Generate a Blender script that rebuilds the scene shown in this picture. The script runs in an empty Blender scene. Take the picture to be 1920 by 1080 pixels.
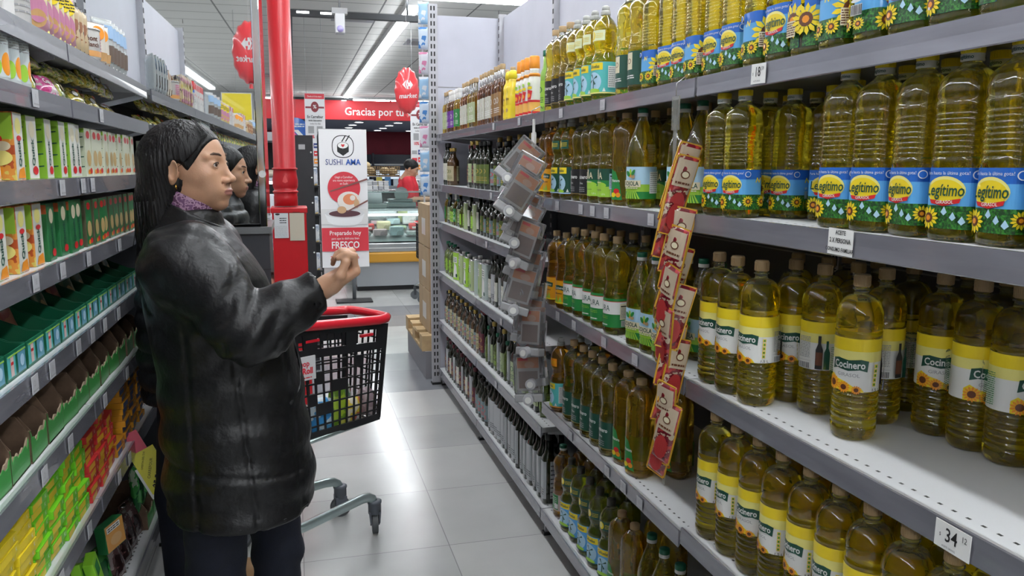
import bpy, bmesh, math, random
import numpy as np
from mathutils import Vector, Matrix
random.seed(7)
PI = math.pi
scn = bpy.context.scene
col = scn.collection

# ------------------------------------------------------------------ camera, world, light, exposure
FPX, VP, ROLL = 1500.0, (550.0, 312.0), math.radians(0.2)
def _camera():
    x, y = VP[0]-960, -(VP[1]-540)
    x, y = x*math.cos(ROLL)-y*math.sin(ROLL), x*math.sin(ROLL)+y*math.cos(ROLL)
    a = Vector((x, y, -FPX)).normalized()            # aisle direction in a level camera frame
    up = Vector((0, -a.z, a.y)).normalized()
    right = a.cross(up)
    M = Matrix((right, a, up))                       # level camera frame -> world
    # the rolled camera's own axes in the level frame
    c, s = math.cos(ROLL), math.sin(ROLL)
    R = Matrix(((c, -s, 0), (s, c, 0), (0, 0, 1)))
    W = M @ R
    cam = bpy.data.cameras.new('camera'); co = bpy.data.objects.new('camera', cam); col.objects.link(co)
    m4 = W.to_4x4(); m4.translation = Vector((0, 0, 1.5)); co.matrix_world = m4
    cam.sensor_width = 36; cam.lens = FPX/1920*36; cam.clip_start = 0.05; cam.clip_end = 200
    scn.camera = co
_camera()
w = bpy.data.worlds.new('world'); scn.world = w; w.use_nodes = True
w.node_tree.nodes['Background'].inputs[0].default_value = (.8, .86, 1, 1)
w.node_tree.nodes['Background'].inputs[1].default_value = 0.3
scn.view_settings.view_transform = 'Standard'; scn.view_settings.look = 'None'
scn.view_settings.gamma = 1; scn.view_settings.exposure = 0.0
scn.view_settings.use_curve_mapping = False
TUBE_POWER = 26.0
scn.cycles.max_bounces = 12; scn.cycles.transmission_bounces = 10; scn.cycles.glossy_bounces = 4
scn.cycles.diffuse_bounces = 3; scn.cycles.transparent_max_bounces = 12
scn.cycles.sample_clamp_indirect = 4.0

# ------------------------------------------------------------------ materials
MATS = {}
def mat(name, c=(.8, .8, .8), r=.5, m=0.0, emis=0, trans=0, ior=1.45, coat=0, noise=0, nscale=20, bump=0, bscale=60,
        stretch=(1, 1, 1), alpha=1, sss=0, spec=.5):
    if name in MATS: return MATS[name]
    M = bpy.data.materials.new(name); M.use_nodes = True; nt = M.node_tree; b = nt.nodes['Principled BSDF']
    b.inputs['Base Color'].default_value = (*c, 1); b.inputs['Roughness'].default_value = r
    b.inputs['Metallic'].default_value = m; b.inputs['IOR'].default_value = ior
    b.inputs['Transmission Weight'].default_value = trans; b.inputs['Coat Weight'].default_value = coat
    b.inputs['Alpha'].default_value = alpha; b.inputs['Specular IOR Level'].default_value = spec
    if sss: b.inputs['Subsurface Weight'].default_value = sss; b.inputs['Subsurface Radius'].default_value = (.02, .008, .004); b.inputs['Subsurface Scale'].default_value = .3
    if emis: b.inputs['Emission Color'].default_value = (*c, 1); b.inputs['Emission Strength'].default_value = emis
    if noise or bump:
        tc = nt.nodes.new('ShaderNodeTexCoord'); mp = nt.nodes.new('ShaderNodeMapping'); mp.inputs['Scale'].default_value = stretch
        nt.links.new(tc.outputs['Object'], mp.inputs[0])
    if noise:
        n = nt.nodes.new('ShaderNodeTexNoise'); n.inputs['Scale'].default_value = nscale; n.inputs['Detail'].default_value = 4
        nt.links.new(mp.outputs[0], n.inputs['Vector'])
        rmp = nt.nodes.new('ShaderNodeValToRGB'); rmp.color_ramp.elements[0].position = .3; rmp.color_ramp.elements[1].position = .7
        rmp.color_ramp.elements[0].color = (*[max(0, v*(1-noise)) for v in c], 1); rmp.color_ramp.elements[1].color = (*[min(1, v*(1+noise)) for v in c], 1)
        nt.links.new(n.outputs['Fac'], rmp.inputs[0]); nt.links.new(rmp.outputs[0], b.inputs['Base Color'])
    if bump:
        n = nt.nodes.new('ShaderNodeTexNoise'); n.inputs['Scale'].default_value = bscale; n.inputs['Detail'].default_value = 3
        nt.links.new(mp.outputs[0], n.inputs['Vector'])
        bp = nt.nodes.new('ShaderNodeBump'); bp.inputs['Strength'].default_value = bump; bp.inputs['Distance'].default_value = .01
        nt.links.new(n.outputs['Fac'], bp.inputs['Height']); nt.links.new(bp.outputs[0], b.inputs['Normal'])
    MATS[name] = M
    return M
def fleck(name, cols, scale=30, r=.4, coat=.3, stretch=(1, 1, 1)):
    """printed packaging art: a voronoi / noise patchwork of the pack's colours"""
    if name in MATS: return MATS[name]
    M = bpy.data.materials.new(name); M.use_nodes = True; nt = M.node_tree; b = nt.nodes['Principled BSDF']
    tc = nt.nodes.new('ShaderNodeTexCoord'); mp = nt.nodes.new('ShaderNodeMapping'); mp.inputs['Scale'].default_value = stretch
    n = nt.nodes.new('ShaderNodeTexNoise'); n.inputs['Scale'].default_value = scale; n.inputs['Detail'].default_value = 3
    rmp = nt.nodes.new('ShaderNodeValToRGB'); cr = rmp.color_ramp; cr.interpolation = 'CONSTANT'
    k = len(cols)
    cr.elements[0].position = 0; cr.elements[0].color = (*cols[0], 1)
    cr.elements[1].position = .34 + .34/(k); cr.elements[1].color = (*cols[1], 1)
    for i in range(2, k):
        e = cr.elements.new(.34 + .34*i/k); e.color = (*cols[i], 1)
    nt.links.new(tc.outputs['Object'], mp.inputs[0]); nt.links.new(mp.outputs[0], n.inputs['Vector'])
    nt.links.new(n.outputs['Fac'], rmp.inputs[0]); nt.links.new(rmp.outputs[0], b.inputs['Base Color'])
    b.inputs['Roughness'].default_value = r; b.inputs['Coat Weight'].default_value = coat
    MATS[name] = M
    return M
def liquid(name, oil, level, clear=(.9, .92, .88), trans=.96, r=.02, ior=1.4):
    """clear bottle filled with liquid up to a height (local z) of the bottle"""
    if name in MATS: return MATS[name]
    M = bpy.data.materials.new(name); M.use_nodes = True; nt = M.node_tree; b = nt.nodes['Principled BSDF']
    tc = nt.nodes.new('ShaderNodeTexCoord'); sp = nt.nodes.new('ShaderNodeSeparateXYZ')
    nt.links.new(tc.outputs['Object'], sp.inputs[0])
    g = nt.nodes.new('ShaderNodeMath'); g.operation = 'GREATER_THAN'; g.inputs[1].default_value = level
    nt.links.new(sp.outputs['Z'], g.inputs[0])
    mx = nt.nodes.new('ShaderNodeMix'); mx.data_type = 'RGBA'
    mx.inputs[6].default_value = (*oil, 1); mx.inputs[7].default_value = (*clear, 1)
    nt.links.new(g.outputs[0], mx.inputs[0]); nt.links.new(mx.outputs[2], b.inputs['Base Color'])
    tr = nt.nodes.new('ShaderNodeMapRange'); tr.inputs['To Min'].default_value = trans; tr.inputs['To Max'].default_value = .96
    nt.links.new(g.outputs[0], tr.inputs['Value']); nt.links.new(tr.outputs[0], b.inputs['Transmission Weight'])
    b.inputs['Roughness'].default_value = r; b.inputs['IOR'].default_value = ior
    b.inputs['Coat Weight'].default_value = .6; b.inputs['Coat Roughness'].default_value = .03; b.inputs['Coat IOR'].default_value = 1.5
    n = nt.nodes.new('ShaderNodeTexNoise'); n.inputs['Scale'].default_value = 24; nt.links.new(tc.outputs['Object'], n.inputs['Vector'])
    bp_ = nt.nodes.new('ShaderNodeBump'); bp_.inputs['Strength'].default_value = .35; bp_.inputs['Distance'].default_value = .01; nt.links.new(n.outputs['Fac'], bp_.inputs['Height']); nt.links.new(bp_.outputs[0], b.inputs['Normal'])
    MATS[name] = M
    return M

# ------------------------------------------------------------------ mesh helpers
class MB:
    def __init__(s): s.v = []; s.f = []; s.m = []; s.mats = []; s.sm = []
    def mi(s, m):
        if m not in s.mats: s.mats.append(m)
        return s.mats.index(m)
    def add(s, vs, fs, m, smooth=False):
        o = len(s.v); s.v += [tuple(v) for v in vs]; k = s.mi(m)
        for f in fs: s.f.append(tuple(i+o for i in f)); s.m.append(k); s.sm.append(smooth)
    def box(s, x0, x1, y0, y1, z0, z1, m, mtx=None, b=0):
        vs = [Vector(p) for p in ((x0,y0,z0),(x1,y0,z0),(x1,y1,z0),(x0,y1,z0),(x0,y0,z1),(x1,y0,z1),(x1,y1,z1),(x0,y1,z1))]
        fs = [(0,3,2,1),(4,5,6,7),(0,1,5,4),(1,2,6,5),(2,3,7,6),(3,0,4,7)]
        if b:
            bm = bmesh.new(); bv = [bm.verts.new(v) for v in vs]
            for f in fs: bm.faces.new([bv[i] for i in f])
            bmesh.ops.bevel(bm, geom=bm.edges[:], offset=b, segments=2, affect='EDGES', profile=.5)
            bm.verts.index_update(); vs = [v.co.copy() for v in bm.verts]; fs = [[v.index for v in f.verts] for f in bm.faces]; bm.free()
        if mtx: vs = [mtx @ v for v in vs]
        s.add(vs, fs, m)
    def cyl(s, p, q, r, m, n=12, r2=None, caps=True, smooth=True):
        p, q = Vector(p), Vector(q); d = (q-p)
        if d.length < 1e-9: return
        d.normalize(); a = d.orthogonal().normalized(); b_ = d.cross(a); r2 = r if r2 is None else r2
        vs = []
        for k, (c, rr) in enumerate(((p, r), (q, r2))):
            for i in range(n):
                t = 2*PI*i/n; vs.append(c + a*(rr*math.cos(t)) + b_*(rr*math.sin(t)))
        s.add(vs, [(i, (i+1) % n, n+(i+1) % n, n+i) for i in range(n)], m, smooth)
        if caps:
            s.add(vs[:n], [tuple(reversed(range(n)))], m); s.add(vs[n:], [tuple(range(n))], m)
    def tube(s, pts, r, m, n=8, smooth=True, closed=False):
        pts = [Vector(p) for p in pts]; N = len(pts); rings = []
        nrm = None
        for i, p in enumerate(pts):
            a = pts[(i-1) % N] if (i > 0 or closed) else pts[i]; b_ = pts[(i+1) % N] if (i < N-1 or closed) else pts[i]
            t = (b_-a).normalized()
            if nrm is None: nrm = t.orthogonal().normalized()
            nrm = (nrm - t*nrm.dot(t)).normalized(); bn = t.cross(nrm)
            rr = r[i] if isinstance(r, (list, tuple)) else r
            rings.append([p + nrm*(rr*math.cos(2*PI*k/n)) + bn*(rr*math.sin(2*PI*k/n)) for k in range(n)])
        vs = [v for R in rings for v in R]; fs = []
        for i in range(N if closed else N-1):
            j = (i+1) % N
            for k in range(n): fs.append((i*n+k, i*n+(k+1) % n, j*n+(k+1) % n, j*n+k))
        if not closed:
            fs.append(tuple(reversed(range(n)))); fs.append(tuple((N-1)*n+k for k in range(n)))
        s.add(vs, fs, m, smooth)
    def lathe(s, prof, m, n=20, c=(0, 0), smooth=True, caps=True):
        vs = []
        for r, z in prof:
            for i in range(n):
                t = 2*PI*i/n; vs.append((c[0]+r*math.cos(t), c[1]+r*math.sin(t), z))
        fs = []
        for k in range(len(prof)-1):
            for i in range(n): fs.append((k*n+i, k*n+(i+1) % n, (k+1)*n+(i+1) % n, (k+1)*n+i))
        if caps:
            fs.append(tuple(reversed(range(n)))); fs.append(tuple((len(prof)-1)*n+i for i in range(n)))
        s.add(vs, fs, m, smooth)
    def loft(s, secs, m, n=28, smooth=True, caps=True):
        """sections (z, rx, ry, exponent)"""
        vs = []
        for z, rx, ry, e in secs:
            for i in range(n):
                t = 2*PI*(i+.5)/n; c, q = math.cos(t), math.sin(t)
                rr = (abs(c/rx)**e+abs(q/ry)**e)**(-1/e); vs.append((rr*c, rr*q, z))
        fs = []
        for k in range(len(secs)-1):
            for i in range(n): fs.append((k*n+i, k*n+(i+1) % n, (k+1)*n+(i+1) % n, (k+1)*n+i))
        if caps:
            fs.append(tuple(reversed(range(n)))); fs.append(tuple((len(secs)-1)*n+i for i in range(n)))
        s.add(vs, fs, m, smooth)
    def ball(s, c, r, m, n=14, h=8, rot=None):
        if not isinstance(r, (list, tuple)): r = (r, r, r)
        vs = []; c = Vector(c)
        for j in range(1, h):
            ph = PI*j/h
            for i in range(n):
                t = 2*PI*i/n; v = Vector((r[0]*math.sin(ph)*math.cos(t), r[1]*math.sin(ph)*math.sin(t), r[2]*math.cos(ph)))
                vs.append(c + (rot @ v if rot else v))
        tp = Vector((0, 0, r[2])); vs.append(c + (rot @ tp if rot else tp)); vs.append(c - (rot @ tp if rot else tp))
        a, b_ = len(vs)-2, len(vs)-1; fs = []
        for j in range(h-2):
            for i in range(n): fs.append((j*n+i, (j+1)*n+i, (j+1)*n+(i+1) % n, j*n+(i+1) % n))
        for i in range(n):
            fs.append((a, i, (i+1) % n)); fs.append((b_, (h-2)*n+(i+1) % n, (h-2)*n+i))
        s.add(vs, fs, m, True)
    def mesh(s, name):
        me = bpy.data.meshes.new(name); me.from_pydata(s.v, [], s.f)
        for m in s.mats: me.materials.append(m)
        me.polygons.foreach_set('material_index', s.m); me.polygons.foreach_set('use_smooth', s.sm); me.update()
        return me
    def build(s, name, parent=None, loc=None, rz=None):
        o = bpy.data.objects.new(name, s.mesh(name)); col.objects.link(o)
        if parent: o.parent = parent
        if loc is not None: o.location = loc
        if rz is not None: o.rotation_euler.z = rz
        return o
def tag(o, label=None, cat=None, group=None, kind=None):
    if label: o['label'] = label
    if cat: o['category'] = cat
    if group: o['group'] = group
    if kind: o['kind'] = kind
    return o
def empty(name, loc=(0, 0, 0), rz=0):
    o = bpy.data.objects.new(name, None); col.objects.link(o); o.location = loc; o.rotation_euler.z = rz
    o.empty_display_size = .05
    return o
def copy_tree(o, parent=None):
    c = o.copy(); col.objects.link(c)
    if parent: c.parent = parent
    for ch in [x for x in o.children]: copy_tree(ch, c)
    return c
ORD = ['first','second','third','fourth','fifth','sixth','seventh','eighth','ninth','tenth','eleventh','twelfth','thirteenth','fourteenth','fifteenth',
       'sixteenth','seventeenth','eighteenth','nineteenth','twentieth'] + ['twenty-'+q for q in ('first','second','third','fourth','fifth','sixth','seventh','eighth','ninth')] + ['thirtieth'] + \
       ['thirty-'+q for q in ('first','second','third','fourth','fifth','sixth','seventh','eighth','ninth')] + ['fortieth'] + ['forty-'+q for q in ('first','second','third','fourth','fifth','sixth','seventh','eighth','ninth')] + ['fiftieth']

# flat printed art: shapes in (u, v) metres, laid on a plane or wrapped round a body
_tc = {}
def text_flat(t, size, bold=0.0, shear=0.0):
    k = (t, size, bold, shear)
    if k in _tc: return _tc[k]
    cu = bpy.data.curves.new('t', 'FONT'); cu.body = t; cu.size = size; cu.align_x = 'CENTER'; cu.align_y = 'CENTER'
    cu.offset = bold*size; cu.shear = shear; cu.resolution_u = 2
    ob = bpy.data.objects.new('t', cu); me = bpy.data.meshes.new_from_object(ob)
    r = ([(v.co.x, v.co.y) for v in me.vertices], [tuple(p.vertices) for p in me.polygons])
    bpy.data.objects.remove(ob); bpy.data.curves.remove(cu); bpy.data.meshes.remove(me)
    _tc[k] = r
    return r
class Art:
    """layers of flat shapes"""
    def __init__(s): s.L = []
    def poly(s, pts, m): s.L.append((list(pts), [tuple(range(len(pts)))], m)); return s
    def rect(s, u0, u1, v0, v1, m): return s.poly([(u0, v0), (u1, v0), (u1, v1), (u0, v1)], m)
    def ell(s, u, v, a, b, m, n=20, rot=0):
        c, q = math.cos(rot), math.sin(rot)
        return s.poly([(u+a*math.cos(2*PI*i/n)*c-b*math.sin(2*PI*i/n)*q, v+a*math.cos(2*PI*i/n)*q+b*math.sin(2*PI*i/n)*c) for i in range(n)], m)
    def text(s, t, u, v, size, m, bold=0, sx=1, rot=0, shear=0):
        vs, fs = text_flat(t, size, bold, shear); c, q = math.cos(rot), math.sin(rot)
        s.L.append(([(u+x*sx*c-y*q, v+x*sx*q+y*c) for x, y in vs], fs, m)); return s
    def flower(s, u, v, r, pet, core, core2=None, n=13):
        vs = []; fs = []
        for i in range(n):
            a = 2*PI*i/n; o = len(vs)
            for rr, da in ((.3, -.2), (.75, -.19), (1, 0), (.75, .19), (.3, .2)): vs.append((u+r*rr*math.cos(a+da), v+r*rr*math.sin(a+da)))
            fs.append(tuple(range(o, o+5)))
        s.L.append((vs, fs, pet)); s.ell(u, v, r*.45, r*.45, core, 12)
        if core2: s.ell(u, v, r*.24, r*.24, core2, 8)
        return s
    def lines(s, u0, u1, v0, v1, n, m, t=.5):
        """rows of tiny print, each broken into words"""
        rnd = random.Random(int((u0+v0)*9999)); vs = []; fs = []
        for i in range(n):
            vv = v1-(v1-v0)*(i+.5)/n; h = (v1-v0)/n*t/2; u = u0
            while u < u1:
                wd = min((u1-u0)*rnd.uniform(.08, .3), u1-u); o = len(vs)
                vs += [(u, vv-h), (u+wd, vv-h), (u+wd, vv+h), (u, vv+h)]; fs.append((o, o+1, o+2, o+3)); u += wd+(u1-u0)*.04
        s.L.append((vs, fs, m)); return s
    def barcode(s, u0, u1, v0, v1, wm, bm_):
        s.rect(u0, u1, v0, v1, wm); rnd = random.Random(3); vs = []; fs = []; u = u0+.001
        while u < u1-.001:
            wd = (u1-u0)*rnd.uniform(.02, .05); o = len(vs)
            vs += [(u, v0+.001), (u+wd, v0+.001), (u+wd, v1-.001), (u, v1-.001)]; fs.append((o, o+1, o+2, o+3)); u += wd+(u1-u0)*rnd.uniform(.02, .05)
        s.L.append((vs, fs, bm_)); return s
    def emit(s, mb, fn, step=.004, gap=.0003, base=0.0, clip=None):
        """fn(u, v, offset) -> 3-D point"""
        for k, (vs, fs, m) in enumerate(s.L):
            us = [p[0] for p in vs]; off = base+gap*(k+1)
            if step and max(us)-min(us) > step*1.2:
                bm = bmesh.new(); bv = [bm.verts.new((a, b_, 0)) for a, b_ in vs]
                for f in fs:
                    try: bm.faces.new([bv[i] for i in f])
                    except ValueError: pass
                u = math.floor(min(us)/step)*step+step
                while u < max(us):
                    bmesh.ops.bisect_plane(bm, geom=bm.verts[:]+bm.edges[:]+bm.faces[:], plane_co=(u, 0, 0), plane_no=(1, 0, 0), dist=1e-6); u += step
                bm.verts.index_update(); V = [(v.co.x, v.co.y) for v in bm.verts]; F = [tuple(v.index for v in f.verts) for f in bm.faces]; bm.free()
            else: V, F = vs, fs
            mb.add([fn(a, b_, off) for a, b_ in V], F, m, False)
def wrapper(rx, ry, e=2.0, n=720):
    """(u, v, off) on a superellipse column; u = 0 faces -Y and grows towards +X"""
    ph = np.linspace(-PI, PI, n+1); c, q = np.cos(ph), np.sin(ph)
    rr = (np.abs(q/rx)**e+np.abs(c/ry)**e)**(-1/e); X = rr*q; Y = -rr*c
    L = np.concatenate([[0], np.cumsum(np.hypot(np.diff(X), np.diff(Y)))]); L -= L[n//2]
    per = L[-1]-L[0]
    def fn(u, v, off):
        u = (u-L[0]) % per + L[0]
        x = np.interp(u, L, X); y = np.interp(u, L, Y); r = math.hypot(x, y)
        return (x*(1+off/r), y*(1+off/r), v)
    fn.per = per
    return fn

# colours shared by many things
white = mat('white_paper', (.82, .82, .80), .5); black = mat('black_print', (.012, .012, .013), .5)
C_ = lambda n, c, r=.4: mat(n, c, r, coat=.25)
yellow = C_('yellow_print', (.87, .66, .02)); red = C_('red_print', (.62, .02, .025)); blue = C_('blue_print', (.02, .14, .55))
sky = C_('sky_blue_print', (.12, .42, .80)); green = C_('green_print', (.02, .22, .05)); dkgreen = C_('dark_green_print', (.01, .07, .045))
lime = C_('lime_print', (.35, .62, .06)); orange = C_('orange_print', (.85, .30, .02)); brown = C_('brown_print', (.12, .035, .012))
cream = C_('cream_print', (.75, .68, .48)); teal = C_('teal_print', (.10, .50, .50)); pink = C_('pink_print', (.75, .08, .30)); purple = C_('purple_print', (.16, .04, .30))
grey_print = C_('grey_print', (.35, .35, .36)); pale_yellow = C_('pale_yellow_print', (.88, .80, .25)); paleblue = C_('pale_blue_print', (.45, .68, .85))
field = fleck('printed_leaves', [(.01, .05, .012), (.02, .12, .02), (.05, .25, .03)], 220)
# ------------------------------------------------------------------ the setting
def struct(name, mb):
    o = mb.build(name); o['kind'] = 'structure'; return o
CEIL = 3.6
def floor_mat():
    M = bpy.data.materials.new('polished_floor_tiles'); M.use_nodes = True; nt = M.node_tree; b = nt.nodes['Principled BSDF']
    g = nt.nodes.new('ShaderNodeNewGeometry'); mp = nt.nodes.new('ShaderNodeMapping'); mp.inputs['Location'].default_value = (-.55/.565, -2.98/.565, 0)
    mp.inputs['Scale'].default_value = (1/.565, 1/.565, 1)
    nt.links.new(g.outputs['Position'], mp.inputs[0])
    br = nt.nodes.new('ShaderNodeTexBrick'); br.offset = 0; br.inputs['Scale'].default_value = 1; br.inputs['Brick Width'].default_value = 1
    br.inputs['Row Height'].default_value = 1; br.inputs['Mortar Size'].default_value = .0035; br.inputs['Bias'].default_value = 0
    br.inputs['Color1'].default_value = (.50, .50, .49, 1); br.inputs['Color2'].default_value = (.40, .405, .40, 1); br.inputs['Mortar'].default_value = (.27, .27, .27, 1)
    nt.links.new(mp.outputs[0], br.inputs['Vector'])
    # a darker strip of tiles across the end of the aisle
    sp = nt.nodes.new('ShaderNodeSeparateXYZ'); nt.links.new(g.outputs['Position'], sp.inputs[0])
    def step(a, b_):
        x = nt.nodes.new('ShaderNodeMath'); x.operation = 'GREATER_THAN'; x.inputs[1].default_value = a; nt.links.new(sp.outputs['Y'], x.inputs[0])
        y = nt.nodes.new('ShaderNodeMath'); y.operation = 'LESS_THAN'; y.inputs[1].default_value = b_; nt.links.new(sp.outputs['Y'], y.inputs[0])
        z = nt.nodes.new('ShaderNodeMath'); z.operation = 'MULTIPLY'; nt.links.new(x.outputs[0], z.inputs[0]); nt.links.new(y.outputs[0], z.inputs[1]); return z
    m1 = step(5.24, 6.37); m2 = step(7.5, 8.63)
    ad = nt.nodes.new('ShaderNodeMath'); ad.operation = 'ADD'; nt.links.new(m1.outputs[0], ad.inputs[0]); nt.links.new(m2.outputs[0], ad.inputs[1])
    dk = nt.nodes.new('ShaderNodeMix'); dk.data_type = 'RGBA'; dk.blend_type = 'MULTIPLY'; dk.inputs[7].default_value = (.50, .51, .56, 1)
    nt.links.new(ad.outputs[0], dk.inputs[0]); nt.links.new(br.outputs['Color'], dk.inputs[6])
    n = nt.nodes.new('ShaderNodeTexNoise'); n.inputs['Scale'].default_value = 3; n.inputs['Detail'].default_value = 8; nt.links.new(g.outputs['Position'], n.inputs['Vector'])
    mr = nt.nodes.new('ShaderNodeMapRange'); mr.inputs['To Min'].default_value = .86; mr.inputs['To Max'].default_value = 1.1; nt.links.new(n.outputs['Fac'], mr.inputs[0])
    mm = nt.nodes.new('ShaderNodeMix'); mm.data_type = 'RGBA'; mm.blend_type = 'MULTIPLY'; mm.inputs[0].default_value = 1
    nt.links.new(dk.outputs[2], mm.inputs[6]); nt.links.new(mr.outputs[0], mm.inputs[7]); nt.links.new(mm.outputs[2], b.inputs['Base Color'])
    r2 = nt.nodes.new('ShaderNodeMapRange'); r2.inputs['To Min'].default_value = .13; r2.inputs['To Max'].default_value = .27; nt.links.new(n.outputs['Fac'], r2.inputs[0])
    nt.links.new(r2.outputs[0], b.inputs['Roughness']); b.inputs['Specular IOR Level'].default_value = .6
    return M
def ceil_mat():
    M = bpy.data.materials.new('ceiling_tiles'); M.use_nodes = True; nt = M.node_tree; b = nt.nodes['Principled BSDF']
    g = nt.nodes.new('ShaderNodeNewGeometry')
    br = nt.nodes.new('ShaderNodeTexBrick'); br.offset = 0; br.inputs['Scale'].default_value = 1; br.inputs['Brick Width'].default_value = 1.22
    br.inputs['Row Height'].default_value = .61; br.inputs['Mortar Size'].default_value = .012; br.inputs['Bias'].default_value = -.3
    br.inputs['Color1'].default_value = (.78, .77, .75, 1); br.inputs['Color2'].default_value = (.70, .69, .67, 1); br.inputs['Mortar'].default_value = (.22, .22, .22, 1)
    nt.links.new(g.outputs['Position'], br.inputs['Vector']); nt.links.new(br.outputs['Color'], b.inputs['Base Color']); b.inputs['Roughness'].default_value = .9
    return M
XW, XE, YS, YN = -7.0, 8.0, -18.0, 34.0
wallm = mat('painted_wall', (.55, .55, .56), .7, noise=.06, nscale=3)
m = MB(); m.box(XW, XE, YS, YN, -.1, 0, floor_mat()); struct('floor', m)
m = MB(); m.box(XW, XE, YS, YN, CEIL, CEIL+.1, ceil_mat()); struct('ceiling', m)
m = MB(); m.box(XW-.1, XW, YS, YN, 0, CEIL, wallm); struct('wall_left', m)
m = MB(); m.box(XE, XE+.1, YS, YN, 0, CEIL, wallm); struct('wall_right', m)
m = MB(); m.box(XW, XE, YS-.1, YS, 0, CEIL, wallm); struct('wall_back', m)
m = MB(); m.box(XW, XE, YN, YN+.1, 0, CEIL, mat('maroon_wall', (.22, .012, .03), .6, noise=.1, nscale=2)); struct('wall_front', m)

# ------------------------------------------------------------------ lamps
tube_m = mat('lit_tube', (.93, .97, 1), .5, emis=TUBE_POWER); fix_m = mat('lamp_housing', (.7, .7, .7), .4)
def lamp_row(x0, y0, x1, y1, name_label, z=CEIL-.08, wd=.17):
    t = empty('ceiling_light', ((x0+x1)/2, (y0+y1)/2, z)); tag(t, name_label, 'ceiling light', 'fluorescent ceiling light rows')
    dx, dy = abs(x1-x0)/2, abs(y1-y0)/2
    a, b_ = (wd/2, dy) if dy > dx else (dx, wd/2)
    m = MB(); m.box(-a, a, -b_, b_, .0, .08, fix_m); m.build('housing', t)
    m = MB()
    L = max(dx, dy)*2; k = max(1, round(L/2.4))
    for i in range(k):
        s0, s1 = -L/2+i*L/k+.03, -L/2+(i+1)*L/k-.03
        if dy > dx: m.box(-wd*.42, wd*.42, s0, s1, -.035, .0, tube_m, b=.01)
        else: m.box(s0, s1, -wd*.42, wd*.42, -.035, .0, tube_m, b=.01)
    m.build('diffuser', t)
    return t
lamp_row(1.56, -16, 1.56, 9.2, 'long fluorescent ceiling light over the oil shelves before the cross lamp')
lamp_row(1.56, 10.5, 1.56, 25.5, 'long fluorescent ceiling light running away to the market balloon')
lamp_row(1.05, 9.9, 7.4, 9.9, 'cross fluorescent ceiling light above the grey gondola panel')
lamp_row(-2.65, -16, -2.65, 14, 'double fluorescent ceiling light glowing behind the clear bags on the top left shelf')
lamp_row(-2.2, 24.5, 5.4, 24.5, 'far cross fluorescent light in front of the red fascia', z=CEIL-.14, wd=.12)
lamp_row(.22, -16, .22, 8.6, 'fluorescent ceiling light right above the aisle')
lamp_row(5.4, -6, 5.4, 8.9, 'fluorescent ceiling light over the next aisle behind the oil shelves')

# ------------------------------------------------------------------ shelving
steel = mat('shelf_grey_paint', (.46, .46, .49), .38, m=.25, noise=.08, nscale=14)
lipm = mat('price_rail_plastic', (.24, .24, .275), .25, m=.35, noise=.15, nscale=9, stretch=(1, .4, 3), coat=.5)
under = mat('shelf_underside', (.30, .30, .31), .5, m=.2)  # darkened to put shade under the shelves into the colour; seams share it
panelm = mat('gondola_back_panel', (.52, .53, .60), .45, noise=.04, nscale=5)
back_shade = mat('gondola_back_shaded', (.09, .09, .10), .6)  # panel below the top shelf, with the interior's shade painted into its colour
def tray_mat():
    M = bpy.data.materials.new('perforated_shelf_tray'); M.use_nodes = True; nt = M.node_tree; b = nt.nodes['Principled BSDF']
    tc = nt.nodes.new('ShaderNodeTexCoord'); sp = nt.nodes.new('ShaderNodeSeparateXYZ'); nt.links.new(tc.outputs['Object'], sp.inputs[0])
    def M_(op, a, bb=None):
        x = nt.nodes.new('ShaderNodeMath'); x.operation = op
        for i, q in enumerate((a, bb)):
            if q is None: continue
            if isinstance(q, (int, float)): x.inputs[i].default_value = q
            else: nt.links.new(q, x.inputs[i])
        return x.outputs[0]
    # slots: 9 x 4 mm every 28 mm along the shelf, one row 35 mm behind the front edge
    fy = M_('ABSOLUTE', M_('SUBTRACT', M_('FRACT', M_('MULTIPLY', sp.outputs['Y'], 1/.028)), .5)); a = M_('LESS_THAN', fy, .15)
    fx = M_('ABSOLUTE', M_('SUBTRACT', M_('ABSOLUTE', sp.outputs['X']), .035)); c = M_('LESS_THAN', fx, .0028)
    k = M_('MULTIPLY', a, c)
    mx = nt.nodes.new('ShaderNodeMix'); mx.data_type = 'RGBA'; mx.inputs[6].default_value = (.68, .69, .70, 1); mx.inputs[7].default_value = (.04, .04, .04, 1)
    nt.links.new(k, mx.inputs[0]); nt.links.new(mx.outputs[2], b.inputs['Base Color']); b.inputs['Roughness'].default_value = .4
    return M
traym = tray_mat(); holes = mat('upright_slots', (.03, .03, .03), .7)
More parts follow.
